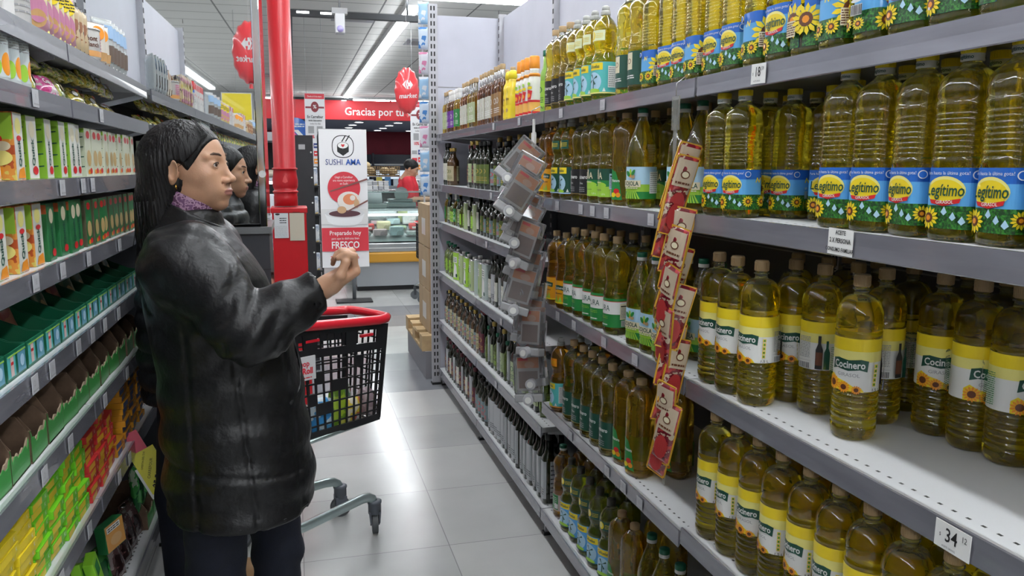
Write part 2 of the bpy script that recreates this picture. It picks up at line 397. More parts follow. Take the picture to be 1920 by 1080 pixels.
def gondola(name_label, side, xf, y0, y1, zs, depth, H, top_h=None, ends=(), lip=.042):
    """side +1: shelves open towards -X.  xf = x of the shelf fronts"""
    s = side; t = empty('shelving_unit', (xf, (y0+y1)/2, 0)); tag(t, name_label, 'shelving unit', 'supermarket shelving units')
    yl, yh = -(y1-y0)/2, (y1-y0)/2
    xb = s*depth
    X = lambda a, b_: (min(a, b_), max(a, b_))
    m = MB(); m.box(*X(xb, xb+s*.02), yl+.001, yh-.001, zs[0]-.01, H, panelm); m.box(*X(xb, xb+s*.02), yl+.001, yh-.001, .05, zs[0]-.01, back_shade)
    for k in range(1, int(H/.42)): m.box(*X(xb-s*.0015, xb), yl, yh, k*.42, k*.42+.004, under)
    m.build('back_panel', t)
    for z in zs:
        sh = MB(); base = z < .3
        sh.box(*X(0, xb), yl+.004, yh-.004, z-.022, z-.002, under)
        sh.box(*X(s*.003, xb), yl+.004, yh-.004, z-.002, z, traym)
        o = sh.build('shelf', t)
        lp = MB()
        yy0, yy1 = yl+.006, yh-.006
        P = [(0, z+.0015), (-s*.005, z+.001), (-s*.005, z-lip*.5), (-s*.006, z-lip), (-s*.004, z-lip-.002), (s*.008, z-.02), (s*.003, z-.001)]
        vs = [(x, y, zz) for y in (yy0, yy1) for x, zz in P]; n = len(P)
        fs = [(i, (i+1) % n, n+(i+1) % n, n+i) for i in range(n)]+[tuple(range(n)), tuple(reversed(range(n, 2*n)))]
        lp.add(vs, fs, lipm); lp.box(*X(-s*.0005, s*.010), yy0, yy1, z-.002, z+.0002, mat('lip_edge', (.7, .7, .72), .3, m=.5))
        lp.build('price_rail', o)
        if not base:
            for yb in (yl+.02, yh-.024):
                br = MB(); br.add([(s*.03, yb, z-.024), (xb, yb, z-.024), (xb, yb, z-.09), (s*.03, yb+.0, z-.035), (s*.03, yb+.003, z-.024), (xb, yb+.003, z-.024), (xb, yb+.003, z-.09), (s*.03, yb+.003, z-.035)],
                       [(0, 1, 2, 3), (7, 6, 5, 4), (0, 3, 7, 4), (2, 1, 5, 6), (3, 2, 6, 7), (0, 4, 5, 1)], steel); br.build('bracket', o)
    for yb in (yl, yh):
        if yb == yh and y1 not in ends and 'hi' not in ends: continue
        u = MB(); yb = yb+.016 if yb < 0 else yb-.016; u.box(*X(xb-s*.03, xb+s*.02), yb-.015, yb+.015, .0, H+.02, steel)
        for k in range(int(H/.05)): u.box(*X(xb-s*.0312, xb-s*.03), yb-.009, yb-.003, .1+k*.05, .125+k*.05, holes); u.box(*X(xb-s*.0312, xb-s*.03), yb+.003, yb+.009, .1+k*.05, .125+k*.05, holes)
        u.build('upright', t)
        f = MB(); f.box(*X(s*.02, xb), yb-.006, yb+.006, .0, zs[-1]-.04, steel); f.box(*X(s*.012, s*.05), yb-.015, yb+.015, 0, .012, black); f.build('foot', t)
    k = MB(); k.box(*X(s*.10, s*.115), yl+.002, yh-.002, 0, zs[-1]-.03, mat('kick_plate', (.10, .10, .10), .6)); k.build('kick_plate', t)
    return t
XR, XL = .93, -.52
RZ = dict(far=[1.71, 1.383, 1.135, .798, .462, .12], mid=[1.71, 1.383, .978, .572, .12], near=[1.71, 1.39, .978, .588, .12])
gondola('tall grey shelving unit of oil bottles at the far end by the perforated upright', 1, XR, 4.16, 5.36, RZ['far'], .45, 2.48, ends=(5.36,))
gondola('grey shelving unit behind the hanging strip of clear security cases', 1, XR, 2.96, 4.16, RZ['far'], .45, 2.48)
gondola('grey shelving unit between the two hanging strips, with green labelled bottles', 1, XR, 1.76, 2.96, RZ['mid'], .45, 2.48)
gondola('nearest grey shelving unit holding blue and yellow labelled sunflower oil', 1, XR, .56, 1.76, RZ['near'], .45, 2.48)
LZ = [1.79, 1.658, 1.47, 1.285, 1.09, .895, .64, .235]
LZn = [1.80, 1.658, 1.47, 1.285, 1.09, .895, .64, .235]
gondola('left shelving unit of soup cartons beside the camera', -1, XL, 1.0, 2.2, LZ, .24, 2.35)
gondola('left shelving unit ending at the mirrored column behind the woman', -1, XL, 2.2, 3.29, LZ, .24, 2.35, ends=(3.29,))
for i, yy in enumerate((-.2, -1.4, -2.6, -3.8, -5.0)):
    gondola('left shelving unit seen only in the mirror, %s behind the camera' % ORD[i], -1, XL, yy, yy+1.2, LZ[:2]+[1.1, .64, .235], .24, 1.9)
# end panel closing the oil shelving, with slotted corner post
t = empty('gondola_end_frame', (XR, 5.39, 0)); tag(t, 'grey gondola end frame with slotted steel post and seamed panel', 'shelf end frame')
m = MB(); m.box(.01, .47, -.012, .012, .08, 2.48, panelm)
m.box(.01, .47, -.0135, -.012, 2.02, 2.026, under); m.build('end_panel', t)
m = MB(); m.box(-.045, .012, -.02, .02, 0, 2.55, steel)
for k in range(52):
    for dx in (-.034, -.014): m.box(dx, dx+.010, -.0212, -.02, .06+k*.048, .088+k*.048, holes)
m.build('slotted_post', t)
m = MB(); m.box(-.05, .03, -.03, .03, 0, .014, black); m.build('foot', t)
# ------------------------------------------------------------------ bottles (built once each, then copied)
oilY = liquid('sunflower_oil', (.94, .80, .05), .262); oilY2 = liquid('sunflower_oil_round', (.92, .75, .03), .272)
oilG = liquid('blended_oil', (.80, .66, .06), .262, trans=.94); oilO = liquid('olive_oil', (.62, .48, .03), .25, trans=.92)
oilA = liquid('corn_oil', (.85, .42, .03), .26, trans=.92); oilB = liquid('grape_oil', (.50, .55, .06), .25, trans=.92)
darkglass = liquid('dark_glass', (.020, .026, .012), .22, clear=(.03, .04, .02), trans=.35); brownv = liquid('vinegar', (.40, .16, .025), .19, clear=(.9, .85, .8), trans=.92)
honeyoil = liquid('golden_oil', (.72, .48, .05), .19, trans=.93)
capY = mat('yellow_cap', (.80, .62, .02), .35, coat=.3); capT = mat('tan_cap', (.42, .29, .15), .45, noise=.1); capG = mat('green_cap', (.01, .13, .07), .35)
capW = mat('white_cap', (.75, .75, .72), .35); capB = mat('black_cap', (.02, .02, .02), .3); capO = mat('orange_cap', (.85, .30, .03), .35)
capC = mat('clear_cap', (.75, .76, .72), .2, trans=.5); capGold = mat('gold_cap', (.55, .40, .12), .3, m=.7); capSil = mat('silver_foil', (.62, .62, .62), .25, m=.8)
def bottle(name, secs, body_m, cap=None, art=None, lab=None, extra=None, n=28):
    """secs: loft sections; cap: list of (profile, material); art on the label column lab=(rx, ry, e)"""
    t = empty(name, (0, 0, -50))
    m = MB(); m.loft(secs, body_m, n=n); m.build('body', t)
    if cap:
        m = MB()
        for prof, cm in cap: m.lathe(prof, cm, n=18)
        if extra: extra(m)
        m.build('cap', t)
    if art:
        m = MB(); art.emit(m, wrapper(*lab)); o = m.build('label', t)
    return t
def capprof(r, z0, z1, r2=None):
    r2 = r2 or r
    return [(r*.98, z0), (r, z0+.001), (r2, z1-.002), (r2*.93, z1)]
# --- ribbed rectangular bottle, blue label with sunflowers
def art_sun():
    a = Art(); U = .128
    a.rect(-U, U, .020, .115, blue); a.rect(-U, U, .052, .092, sky); a.rect(-U, U, .020, .056, field)
    for u0 in (0.0, ):
        a.ell(u0, .0795, .034, .0225, pale_yellow, 26); a.ell(u0, .078, .031, .019, yellow, 26)
        a.text('Pura hasta la última gota!', u0, .1065, .0075, white, rot=0)
        a.poly([(u0-.026, .0655), (u0+.001, .063), (u0+.028, .068), (u0+.026, .061), (u0, .0555), (u0-.022, .059)], red)
        a.text('Legítimo', u0-.001, .0795, .0265, dkgreen, bold=.014, sx=.72, shear=.1); a.text('GIRASOL', u0+.002, .0615, .0075, white, bold=.01, rot=.03)
        a.flower(u0-.024, .036, .0185, yellow, brown, orange); a.flower(u0+.05, .04, .014, yellow, brown, orange)
        for k, (du, dv) in enumerate(((.004, .046), (.018, .038), (.031, .032))):
            a.poly([(u0+du, dv+.009), (u0+du+.005, dv), (u0+du, dv-.005), (u0+du-.005, dv)], paleblue)
        a.ell(u0+.047, .104, .007, .007, white); a.ell(u0+.047, .104, .0055, .0055, blue)
    a.text('N', .072, .09, .016, yellow, bold=.03, shear=.3); a.flower(.085, .04, .014, yellow, brown, orange)
    a.flower(.118, .07, .034, yellow, brown, orange); a.rect(.1, .126, .04, .07, cream); a.lines(.101, .125, .042, .068, 6, brown)
    a.flower(-.118, .068, .03, yellow, brown, orange); a.barcode(-.085, -.062, .048, .066, white, black); a.ell(-.074, .072, .01, .003, white)
    a.flower(-.09, .034, .012, yellow, brown, orange); a.flower(-.066, .033, .011, yellow, brown, orange)
    return a
S_sun = [(0, .034, .029, 3), (.004, .040, .034, 3.4), (.012, .0415, .0355, 3.6), (.018, .0405, .0345, 4), (.117, .0405, .0345, 4), (.121, .0425, .0365, 3.6)]
for k in range(9): z = .128+k*.0085; S_sun += [(z, .0428, .0368, 3.6), (z+.003, .0412, .0352, 3.6), (z+.0055, .0412, .0352, 3.6)]
S_sun += [(.208, .0428, .0368, 3.6), (.216, .0428, .0368, 3.4), (.220, .0412, .0352, 3.4), (.226, .0428, .0366, 3.4), (.247, .0415, .035, 3.2), (.256, .036, .031, 2.8), (.266, .024, .022, 2.2), (.272, .0165, .0165, 2), (.276, .0135, .0135, 2), (.288, .0135, .0135, 2)]
def cap_sun():
    return [(capprof(.0170, .2775, .290), capW), (capprof(.0168, .289, .3035, .0160), capY)]
P = {}
def ex_sun(m):
    a = Art(); a.text('Legítimo', 0, .2835, .0085, dkgreen, bold=.02, sx=.9); a.text('Legítimo', .045, .2835, .0085, dkgreen, bold=.02, sx=.9); a.text('Legítimo', -.045, .2835, .0085, dkgreen, bold=.02, sx=.9)
    a.emit(m, wrapper(.0172, .0172), step=.003)
    for i in range(24):
        t = 2*PI*i/24; m.box(-.0004, .0004, -.0005, .0005, .291, .3025, capY, Matrix.Rotation(t, 4, 'Z') @ Matrix.Translation((0, -.0167, 0)))
P['sun'] = bottle('oil_bottle', S_sun, oilY, cap_sun(), art_sun(), (.0408, .0348, 4.0), ex_sun, n=32)
# --- round ringed bottle, yellow and white label (plain version without the cook)
def art_ring():
    a = Art(); U = .1345
    a.rect(-U, U, .100, .202, white); a.rect(-U, U, .158, .202, pale_yellow); a.rect(-U, U, .178, .202, yellow)
    a.poly([(-.034, .160), (-.02, .163), (0, .160), (.022, .163), (.036, .160), (.034, .139), (.02, .1425), (0, .139), (-.022, .1425), (-.036, .138)], dkgreen)
    a.text('Cocinero', 0, .1505, .0195, white, bold=.022, sx=.80, rot=.02); a.text('GIRASOL', 0, .131, .0095, grey_print, sx=1.1)
    a.poly([(-.044, .100), (-.044, .122), (-.034, .130), (-.02, .122), (-.004, .118), (.01, .110), (.024, .108), (.03, .1)], yellow)
    a.flower(-.03, .112, .0155, orange, brown); a.flower(-.006, .107, .012, orange, brown); a.flower(.016, .104, .009, orange, brown)
    for k in range(5): a.rect(.044, .050, .112+k*.009, .119+k*.009, yellow); a.rect(.0455, .0485, .1135+k*.009, .1175+k*.009, green)
    a.text('1,5 L', .048, .1055, .008, black, bold=.01)
    a.lines(.066, .088, .126, .172, 14, grey_print); a.rect(.064, .090, .12, .1205, grey_print); a.barcode(.066, .088, .103, .117, white, black)
    a.poly([(.098, .104), (.110, .104), (.110, .145), (.1065, .158), (.1065, .175), (.1015, .175), (.1015, .158), (.098, .145)], black); a.rect(.0985, .1095, .112, .14, brown)
    a.poly([(.112, .104), (.122, .104), (.122, .14), (.119, .15), (.119, .165), (.115, .165), (.115, .15), (.112, .14)], dkgreen)
    a.lines(-.088, -.066, .11, .17, 16, green, t=.4); a.lines(-.116, -.094, .122, .168, 12, grey_print); a.text('Cocinero', -.105, .178, .008, dkgreen, bold=.03)
    a.lines(-.116, -.092, .104, .114, 3, grey_print)
    return a
S_ring = [(0, .030, .030, 2), (.003, .036, .036, 2), (.009, .040, .040, 2), (.016, .0415, .0415, 2)]
for k in range(6): z = .020+k*.0128; S_ring += [(z, .0424, .0424, 2), (z+.008, .0424, .0424, 2), (z+.0096, .0408, .0408, 2), (z+.0112, .0408, .0408, 2)]
S_ring += [(.0975, .0424, .0424, 2), (.099, .0415, .0415, 2), (.203, .0415, .0415, 2), (.2045, .0425, .0425, 2), (.214, .0427, .0427, 2), (.2155, .0415, .0415, 2), (.218, .0425, .0425, 2), (.238, .0425, .0425, 2)]
for k in range(1, 9):
    t = k/8*PI/2; S_ring.append((.238+.044*math.sin(t), .0155+.027*math.cos(t), .0155+.027*math.cos(t), 2))
S_ring += [(.284, .0135, .0135, 2), (.292, .0128, .0128, 2), (.2925, .0165, .0165, 2), (.2945, .0165, .0165, 2), (.295, .0128, .0128, 2), (.306, .0128, .0128, 2)]
def ridges(z0, z1, r, cm, n=28):
    def f(m):
        for i in range(n): m.box(-.0004, .0004, -.0006, .0004, z0, z1, cm, Matrix.Rotation(2*PI*i/n, 4, 'Z') @ Matrix.Translation((0, -r, 0)))
    return f
P['ring'] = bottle('oil_bottle', S_ring, oilY2, [(capprof(.0152, .2985, .3215, .0148), capT)], art_ring(), (.0417, .0417, 2), ridges(.3, .318, .0152, capT), n=32)
# --- waisted bottle
def sec_waist(kz=1.0):
    s = [(0, .032, .032, 2), (.004, .038, .038, 2.2), (.012, .0405, .0405, 2.2), (.022, .0400, .0400, 2.2), (.118, .0400, .0400, 2.2), (.122, .0412, .0412, 2.2), (.134, .0400, .0400, 2.1), (.138, .0378, .0378, 2), (.142, .0392, .0392, 2), (.146, .037, .037, 2),
         (.150, .0385, .0385, 2), (.160, .0352, .0352, 2), (.172, .0345, .0345, 2), (.190, .0368, .0368, 2), (.212, .0395, .0395, 2), (.228, .0400, .0400, 2), (.240, .0385, .0385, 2), (.252, .033, .033, 2), (.264, .022, .022, 2), (.272, .0155, .0155, 2), (.280, .0130, .0130, 2), (.294, .0128, .0128, 2)]
    return s
def art_lira(v):
    a = Art(); U = .126
    if v == 0:
        a.rect(-U, U, .024, .116, dkgreen); a.rect(-U, U, .024, .060, lime); a.rect(-U, U, .058, .078, green); a.ell(0, .062, .04, .012, lime)
        a.text('LIRA', 0, .092, .030, cream, bold=.02, sx=.8); a.ell(0, .108, .004, .006, cream); a.lines(-.02, .02, .068, .075, 1, cream); a.text('aceite mezcla', 0, .047, .008, dkgreen); a.text('1,5 L', .03, .033, .008, white)
    else:
        a.rect(-U, U, .024, .116, green); a.rect(-U, U, .066, .106, white); a.rect(-U, U, .1055, .1075, red)
        a.text('LIRA', -.004, .084, .026, dkgreen, bold=.0, sx=.8); a.lines(-.03, .01, .05, .06, 2, lime, .3); a.lines(-.02, .01, .028, .036, 1, white, .5)
    a.rect(.05, .082, .05, .1, paleblue if v == 0 else cream); a.rect(.052, .08, .09, .094, black); a.lines(.052, .08, .054, .088, 7, grey_print); a.barcode(.054, .078, .028, .047, white, black)
    a.barcode(-.09, -.07, .03, .045, white, black); a.lines(-.12, -.06, .05, .1, 8, cream, .3)
    return a
P['lira'] = bottle('oil_bottle', sec_waist(), oilG, [(capprof(.0152, .286, .308), capT)], art_lira(0), (.0402, .0402, 2.2), n=28)
P['liraw'] = bottle('oil_bottle', sec_waist(), oilG, [(capprof(.0152, .286, .308), capT)], art_lira(1), (.0402, .0402, 2.2), n=28)
def art_dark(m0, word, wm=white, sub='Oliva'):
    a = Art(); U = .126; a.rect(-U, U, .024, .116, m0); a.text(word, 0, .088, .019, wm, bold=.015, sx=.85); a.text(sub, 0, .066, .010, wm); a.lines(-.02, .02, .034, .054, 3, grey_print, .35)
    a.rect(.05, .075, .04, .1, paleblue); a.lines(.052, .073, .042, .098, 9, grey_print); a.lines(-.09, -.06, .04, .1, 8, grey_print); a.rect(-U, U, .026, .028, capGold)
    return a
P['dark'] = bottle('oil_bottle', sec_waist(), oilO, [(capprof(.0152, .286, .308), capT)], art_dark(dkgreen, 'Cocinero'), (.0402, .0402, 2.2), n=28)
P['blk'] = bottle('oil_bottle', sec_waist(), oilO, [(capprof(.0152, .286, .308), capT)], art_dark(black, 'Cocinero'), (.0402, .0402, 2.2), n=28)
def art_co():
    a = Art(); a.rect(-.126, .126, .024, .116, dkgreen); a.rect(-.022, .022, .066, .112, cream); a.text('CO', 0, .088, .022, brown, sx=1.1); a.lines(-.03, .03, .04, .052, 2, white, .5); return a
P['co'] = bottle('oil_bottle', sec_waist(), oilG, [(capprof(.0152, .286, .308), capT)], art_co(), (.0402, .0402, 2.2), n=28)
def art_maize():
    a = Art(); a.rect(-.126, .126, .024, .116, C_('orange_label', (.80, .36, .01))); a.poly([(-.03, .094), (0, .098), (.03, .094), (.028, .076), (0, .08), (-.03, .076)], dkgreen)
    a.text('Cocinero', 0, .0865, .014, white, bold=.02, sx=.85); a.lines(-.02, .02, .06, .068, 1, brown); a.poly([(-.02, .026), (-.01, .056), (.0, .03), (.012, .054), (.02, .026)], lime)
    a.rect(.05, .08, .04, .1, white); a.lines(.052, .078, .055, .098, 9, grey_print); a.barcode(-.09, -.06, .03, .06, white, black); a.rect(-.126, .126, .024, .03, yellow); return a
P['maize'] = bottle('oil_bottle', sec_waist(), oilA, [(capprof(.0152, .286, .308), capT)], art_maize(), (.0402, .0402, 2.2), n=28)
# --- pear shouldered bottle with grip and green and white cap
def art_soj():
    a = Art(); U = .138; a.rect(-U, U, .028, .125, paleblue); a.rect(-U, U, .028, .072, lime); a.rect(-U, U, .028, .05, green)
    for k in range(-3, 4): a.poly([(k*.010-.003, .028), (k*.010+.003, .028), (k*.004+.001, .062), (k*.004-.001, .062)], lime)
    a.rect(-.034, .034, .064, .084, cream); a.text('SOJOLA', 0, .0738, .0185, dkgreen, bold=.02, sx=.86); a.lines(-.025, .025, .058, .063, 1, cream, .6)
    a.ell(0, .1, .009, .007, orange); a.ell(.008, .096, .008, .006, capT); a.ell(-.01, .104, .006, .010, green, rot=.6); a.ell(.010, .108, .005, .010, green, rot=-.6); a.ell(0, .110, .004, .009, lime)
    a.rect(.06, .09, .045, .11, white); a.lines(.062, .088, .047, .108, 10, grey_print); a.rect(-.09, -.06, .06, .1, white); a.barcode(-.088, -.062, .032, .052, white, black)
    return a
S_soj = [(0, .034, .032, 2.4), (.004, .042, .038, 2.6), (.012, .0445, .041, 2.6), (.024, .0435, .040, 2.8), (.128, .0435, .040, 2.8), (.132, .0448, .0415, 2.6), (.165, .0445, .041, 2.5), (.185, .0425, .0395, 2.3), (.205, .0375, .0355, 2.1), (.225, .0300, .0295, 2), (.245, .0225, .0225, 2), (.262, .0165, .0165, 2), (.272, .0135, .0135, 2), (.290, .0130, .0130, 2)]
def ex_grip(m): pass
def add_grip(t, x0, z0, z1, body_m):
    m = MB()
    for k in range(11):
        z = z0+(z1-z0)*k/10; m.tube([(x0-.002, -.016, z), (x0+.0025, -.009, z), (x0+.003, 0, z), (x0+.0025, .009, z), (x0-.002, .016, z)], .0013, body_m, n=5)
    m.build('grip', t)
P['soj'] = bottle('oil_bottle', S_soj, oilY, [(capprof(.0160, .2765, .288), capW), (capprof(.0158, .287, .302), capG)], art_soj(), (.0437, .0402, 2.8))
clearp = mat('clear_plastic', (.9, .9, .85), .08, trans=.85, ior=1.2)
add_grip(P['soj'], .042, .14, .19, clearp)
# --- two-lobed bottle with teal and yellow label and clear spout cap
def art_can(c0, c1):
    a = Art(); U = .127; a.rect(-U, U, .022, .118, c0)
    a.ell(0, .058, .030, .030, paleblue, 24); a.rect(-.034, .034, .094, .116, yellow); a.text('Cañuelas', 0, .1045, .0145, dkgreen, bold=.02, sx=.9)
    a.poly([(-.002, .03), (.002, .03), (.0015, .066), (-.0015, .066)], dkgreen)
    for k in range(4):
        t = k*PI/2+.5; c, q = math.cos(t), math.sin(t); a.poly([(0, .066), (c*.018-q*.003, .066+q*.018+c*.003), (c*.018+q*.003, .066+q*.018-c*.003)], dkgreen)
    a.ell(0, .03, .026, .008, lime); a.rect(-U, U, .022, .026, c1); a.poly([(.034, .028), (.044, .028), (.039, .04)], white)
    a.rect(.05, .08, .04, .105, white); a.lines(.052, .078, .042, .103, 10, grey_print); a.barcode(-.09, -.06, .04, .07, white, black)
    return a
S_can = [(0, .031, .031, 2), (.004, .037, .037, 2.2), (.012, .0405, .0405, 2.2), (.020, .0402, .0402, 2.2), (.120, .0402, .0402, 2.2), (.124, .041, .041, 2.2), (.134, .038, .038, 2), (.146, .0325, .0325, 2), (.160, .0318, .0318, 2), (.170, .0355, .0355, 2), (.178, .0382, .0382, 2),
         (.182, .0378, .0378, 2), (.216, .0378, .0378, 2), (.220, .0380, .0380, 2), (.232, .0345, .0345, 2), (.246, .026, .026, 2), (.256, .0165, .0165, 2), (.262, .0135, .0135, 2), (.272, .0130, .0130, 2)]
def cap_can(m):
    m.lathe([(.0150, .262), (.0155, .263), (.0150, .274), (.0135, .276)], capC, n=18); m.lathe([(.0125, .276), (.0120, .288), (.008, .291)], capC, n=16)
def ex_can(c0):
    def f(t):
        a = Art(); a.rect(-.036, .036, .183, .214, c0); a.ell(-.01, .1985, .012, .013, yellow); a.ell(-.012, .2, .009, .010, pale_yellow); a.lines(.006, .03, .19, .206, 3, yellow, .3)
        m = MB(); a.emit(m, wrapper(.0380, .0380, 2)); m.build('neck_label', t)
    return f
P['can'] = bottle('oil_bottle', S_can, oilY, [([(.013, .26), (.013, .262)], capC)], art_can(teal, pale_yellow), (.0404, .0404, 2.2), cap_can); ex_can(mat('clear_film', (.8, .85, .55), .3))(P['can'])
P['cang'] = bottle('oil_bottle', S_can, oilG, [([(.013, .26), (.013, .262)], capC)], art_can(dkgreen, paleblue), (.0404, .0404, 2.2), cap_can); ex_can(dkgreen)(P['cang'])
P['cano'] = bottle('oil_bottle', S_can, oilA, [([(.013, .26), (.013, .262)], capC)], art_can(teal, orange), (.0404, .0404, 2.2), cap_can); ex_can(orange)(P['cano'])
P['canb'] = bottle('oil_bottle', S_can, oilB, [(capprof(.0150, .262, .285), mat('dark_grey_cap', (.06, .06, .05), .4))], art_can(sky, dkgreen), (.0404, .0404, 2.2)); ex_can(dkgreen)(P['canb'])
# --- big flat ribbed grip bottle with a green side label
def art_nat():
    a = Art(); a.poly([(-.032, .02), (.016, .02), (.006, .07), (-.012, .112), (-.032, .122)], green); a.text('Natura', -.012, .083, .0125, white, bold=.02, sx=.95); a.ell(-.008, .048, .012, .009, red); a.ell(.0, .036, .010, .008, orange)
    a.ell(-.02, .036, .010, .008, yellow); a.rect(-.128, -.09, .03, .11, green); a.rect(.1, .128, .03, .11, green); return a
S_nat = [(0, .034, .030, 3), (.004, .042, .037, 3), (.014, .0440, .0385, 3.2)]
for k in range(20): z = .02+k*.0105; S_nat += [(z, .0442, .0385, 3.2), (z+.0035, .0430, .0375, 3.2)]
S_nat += [(.232, .0442, .0385, 3), (.248, .043, .0375, 2.8), (.262, .038, .034, 2.5), (.274, .027, .026, 2.1), (.282, .0175, .0175, 2), (.286, .014, .014, 2), (.298, .0135, .0135, 2)]
P['nat'] = bottle('oil_bottle', S_nat, liquid('golden_oil_flat', (.88, .58, .05), .275, trans=.93), [(capprof(.0165, .288, .306), capT)], art_nat(), (.0443, .0386, 3.2))
# --- orange-amber bottle with green label (beside the dark glass bottles)
def art_amb():
    a = Art(); a.rect(-.11, .11, .03, .10, mat('clear_film2', (.55, .42, .38), .3)); a.rect(-.02, .035, .035, .098, green); a.ell(-.028, .06, .012, .016, red); a.lines(-.015, .03, .05, .09, 5, white, .3); a.rect(.016, .034, .04, .06, white); return a
P['amb'] = bottle('oil_bottle', sec_waist(), oilA, [(capprof(.0150, .286, .296), capW), (capprof(.0148, .295, .308), capG)], art_amb(), (.0402, .0402, 2.2))

# --- slim glass bottles
def slim(name, H, r, e, body, capm, lab_m, neck=.011, capr=None, sq=1.0, lz=(.12, .52), foil=None, text_m=None, caph=.09):
    s = [(0, r*.85, r*.85*sq, e), (.004, r, r*sq, e), (H*.60, r, r*sq, e), (H*.66, r*.93, r*.93*sq, e), (H*.72, r*.62, r*.62*sq, 2), (H*.78, neck*1.1, neck*1.1, 2), (H*.93, neck, neck, 2)]
    caps = [(capprof(capr or neck*1.25, H*(1-caph), H), capm)]
    if foil: caps.append((capprof(neck*1.15, H*.78, H*(1-caph), neck*1.12), foil))
    a = Art(); hw = r*1.25; a.rect(-hw, hw, H*lz[0], H*lz[1], lab_m); tm = text_m or white
    a.lines(-hw*.7, hw*.7, H*(lz[0]+.05), H*(lz[0]+.15), 3, tm, .4); 
    if tm is not black: a.ell(0, H*(lz[0]*.35+lz[1]*.65), hw*.5, H*.05, tm); a.ell(0, H*(lz[0]*.35+lz[1]*.65), hw*.36, H*.038, lab_m)
    else: a.rect(-hw*.9, -hw*.75, H*lz[0], H*lz[1], tm)
    a.rect(hw*1.5, hw*2.3, H*lz[0], H*lz[1], lab_m); a.lines(hw*1.55, hw*2.25, H*lz[0], H*lz[1]-.01, 8, tm, .3)
    return bottle(name, s, body, caps, a, (r*1.01, r*1.01*sq, e), n=20)
wood_dk = C_('label_wine', (.10, .015, .03)); palegrn = C_('label_pale_green', (.42, .50, .28)); offw = C_('label_off_white', (.60, .60, .52)); olive = C_('label_olive', (.10, .14, .03))
gold = C_('label_gold', (.50, .36, .08)); silverl = C_('label_silver', (.42, .44, .46))
P['vin1'] = slim('vinegar_bottle', .27, .025, 5, honeyoil, capT, palegrn, foil=None)
P['vin2'] = slim('vinegar_bottle', .255, .024, 5, brownv, capW, purple, foil=capW)
P['vin3'] = slim('vinegar_bottle', .255, .024, 5, honeyoil, capW, green, foil=capW)
P['vin4'] = slim('vinegar_bottle', .27, .025, 5, brownv, capT, offw, foil=capSil)
P['vin5'] = slim('vinegar_bottle', .275, .027, 5, brownv, capT, C_('label_clear_brown', (.28, .15, .05)), foil=capSil)
P['dg1'] = slim('olive_oil_bottle', .27, .026, 4, darkglass, capB, offw)
P['dg2'] = slim('olive_oil_bottle', .25, .030, 2, darkglass, capB, olive, text_m=gold)
P['dg3'] = slim('olive_oil_bottle', .26, .024, 5, darkglass, capGold, palegrn, text_m=dkgreen)
P['dg4'] = slim('olive_oil_bottle', .285, .026, 5, darkglass, capB, silverl, text_m=black, lz=(.08, .62))
P['dg5'] = slim('olive_oil_bottle', .22, .027, 2.4, darkglass, capB, C_('label_blue_grey', (.18, .26, .28)), text_m=red)
P['dg6'] = slim('olive_oil_bottle', .24, .023, 2, darkglass, mat('wine_cap', (.12, .02, .03), .3), wood_dk, text_m=gold)
P['dg7'] = slim('olive_oil_bottle', .235, .031, 2, liquid('brown_glass', (.16, .08, .02), .2, trans=.5), capGold, C_('label_cream', (.45, .40, .25)), text_m=olive)
P['gg1'] = slim('olive_oil_bottle', .20, .026, 4, liquid('green_oil', (.30, .40, .04), .16, trans=.6), capB, lime, text_m=dkgreen)
P['gg2'] = slim('olive_oil_bottle', .21, .025, 4, liquid('green_oil2', (.14, .22, .03), .16, trans=.5), capG, olive, text_m=lime)
# --- tins
def tin(c, c2, H=.19, a=.045, b_=.034):
    t = empty('olive_oil_tin', (0, 0, -50)); m = MB(); m.loft([(0, a*.97, b_*.97, 6), (.002, a, b_, 6), (H-.002, a, b_, 6), (H, a*.97, b_*.97, 6)], capSil); m.build('body', t)
    A = Art(); U = (a+b_)*1.8; A.rect(-U, U, .006, H-.006, c); A.poly([(-.03, .02), (.03, .02), (.02, H*.5), (-.01, H*.62)], c2); A.rect(-.028, .028, H*.62, H*.82, white); A.lines(-.024, .024, H*.64, H*.8, 3, dkgreen, .5)
    A.ell(.02, .035, .012, .012, dkgreen); m = MB(); A.emit(m, wrapper(a+.0003, b_+.0003, 6)); m.build('label', t)
    m = MB(); m.lathe([(.013, H), (.013, H+.012), (.011, H+.014)], capW if c2 is not dkgreen else capG, n=14, c=(-a*.4, 0)); m.build('cap', t)
    return t
P['tin1'] = tin(lime, white); P['tin2'] = tin(palegrn, lime); P['tin3'] = tin(C_('tin_grey', (.45, .52, .50)), white, H=.2)
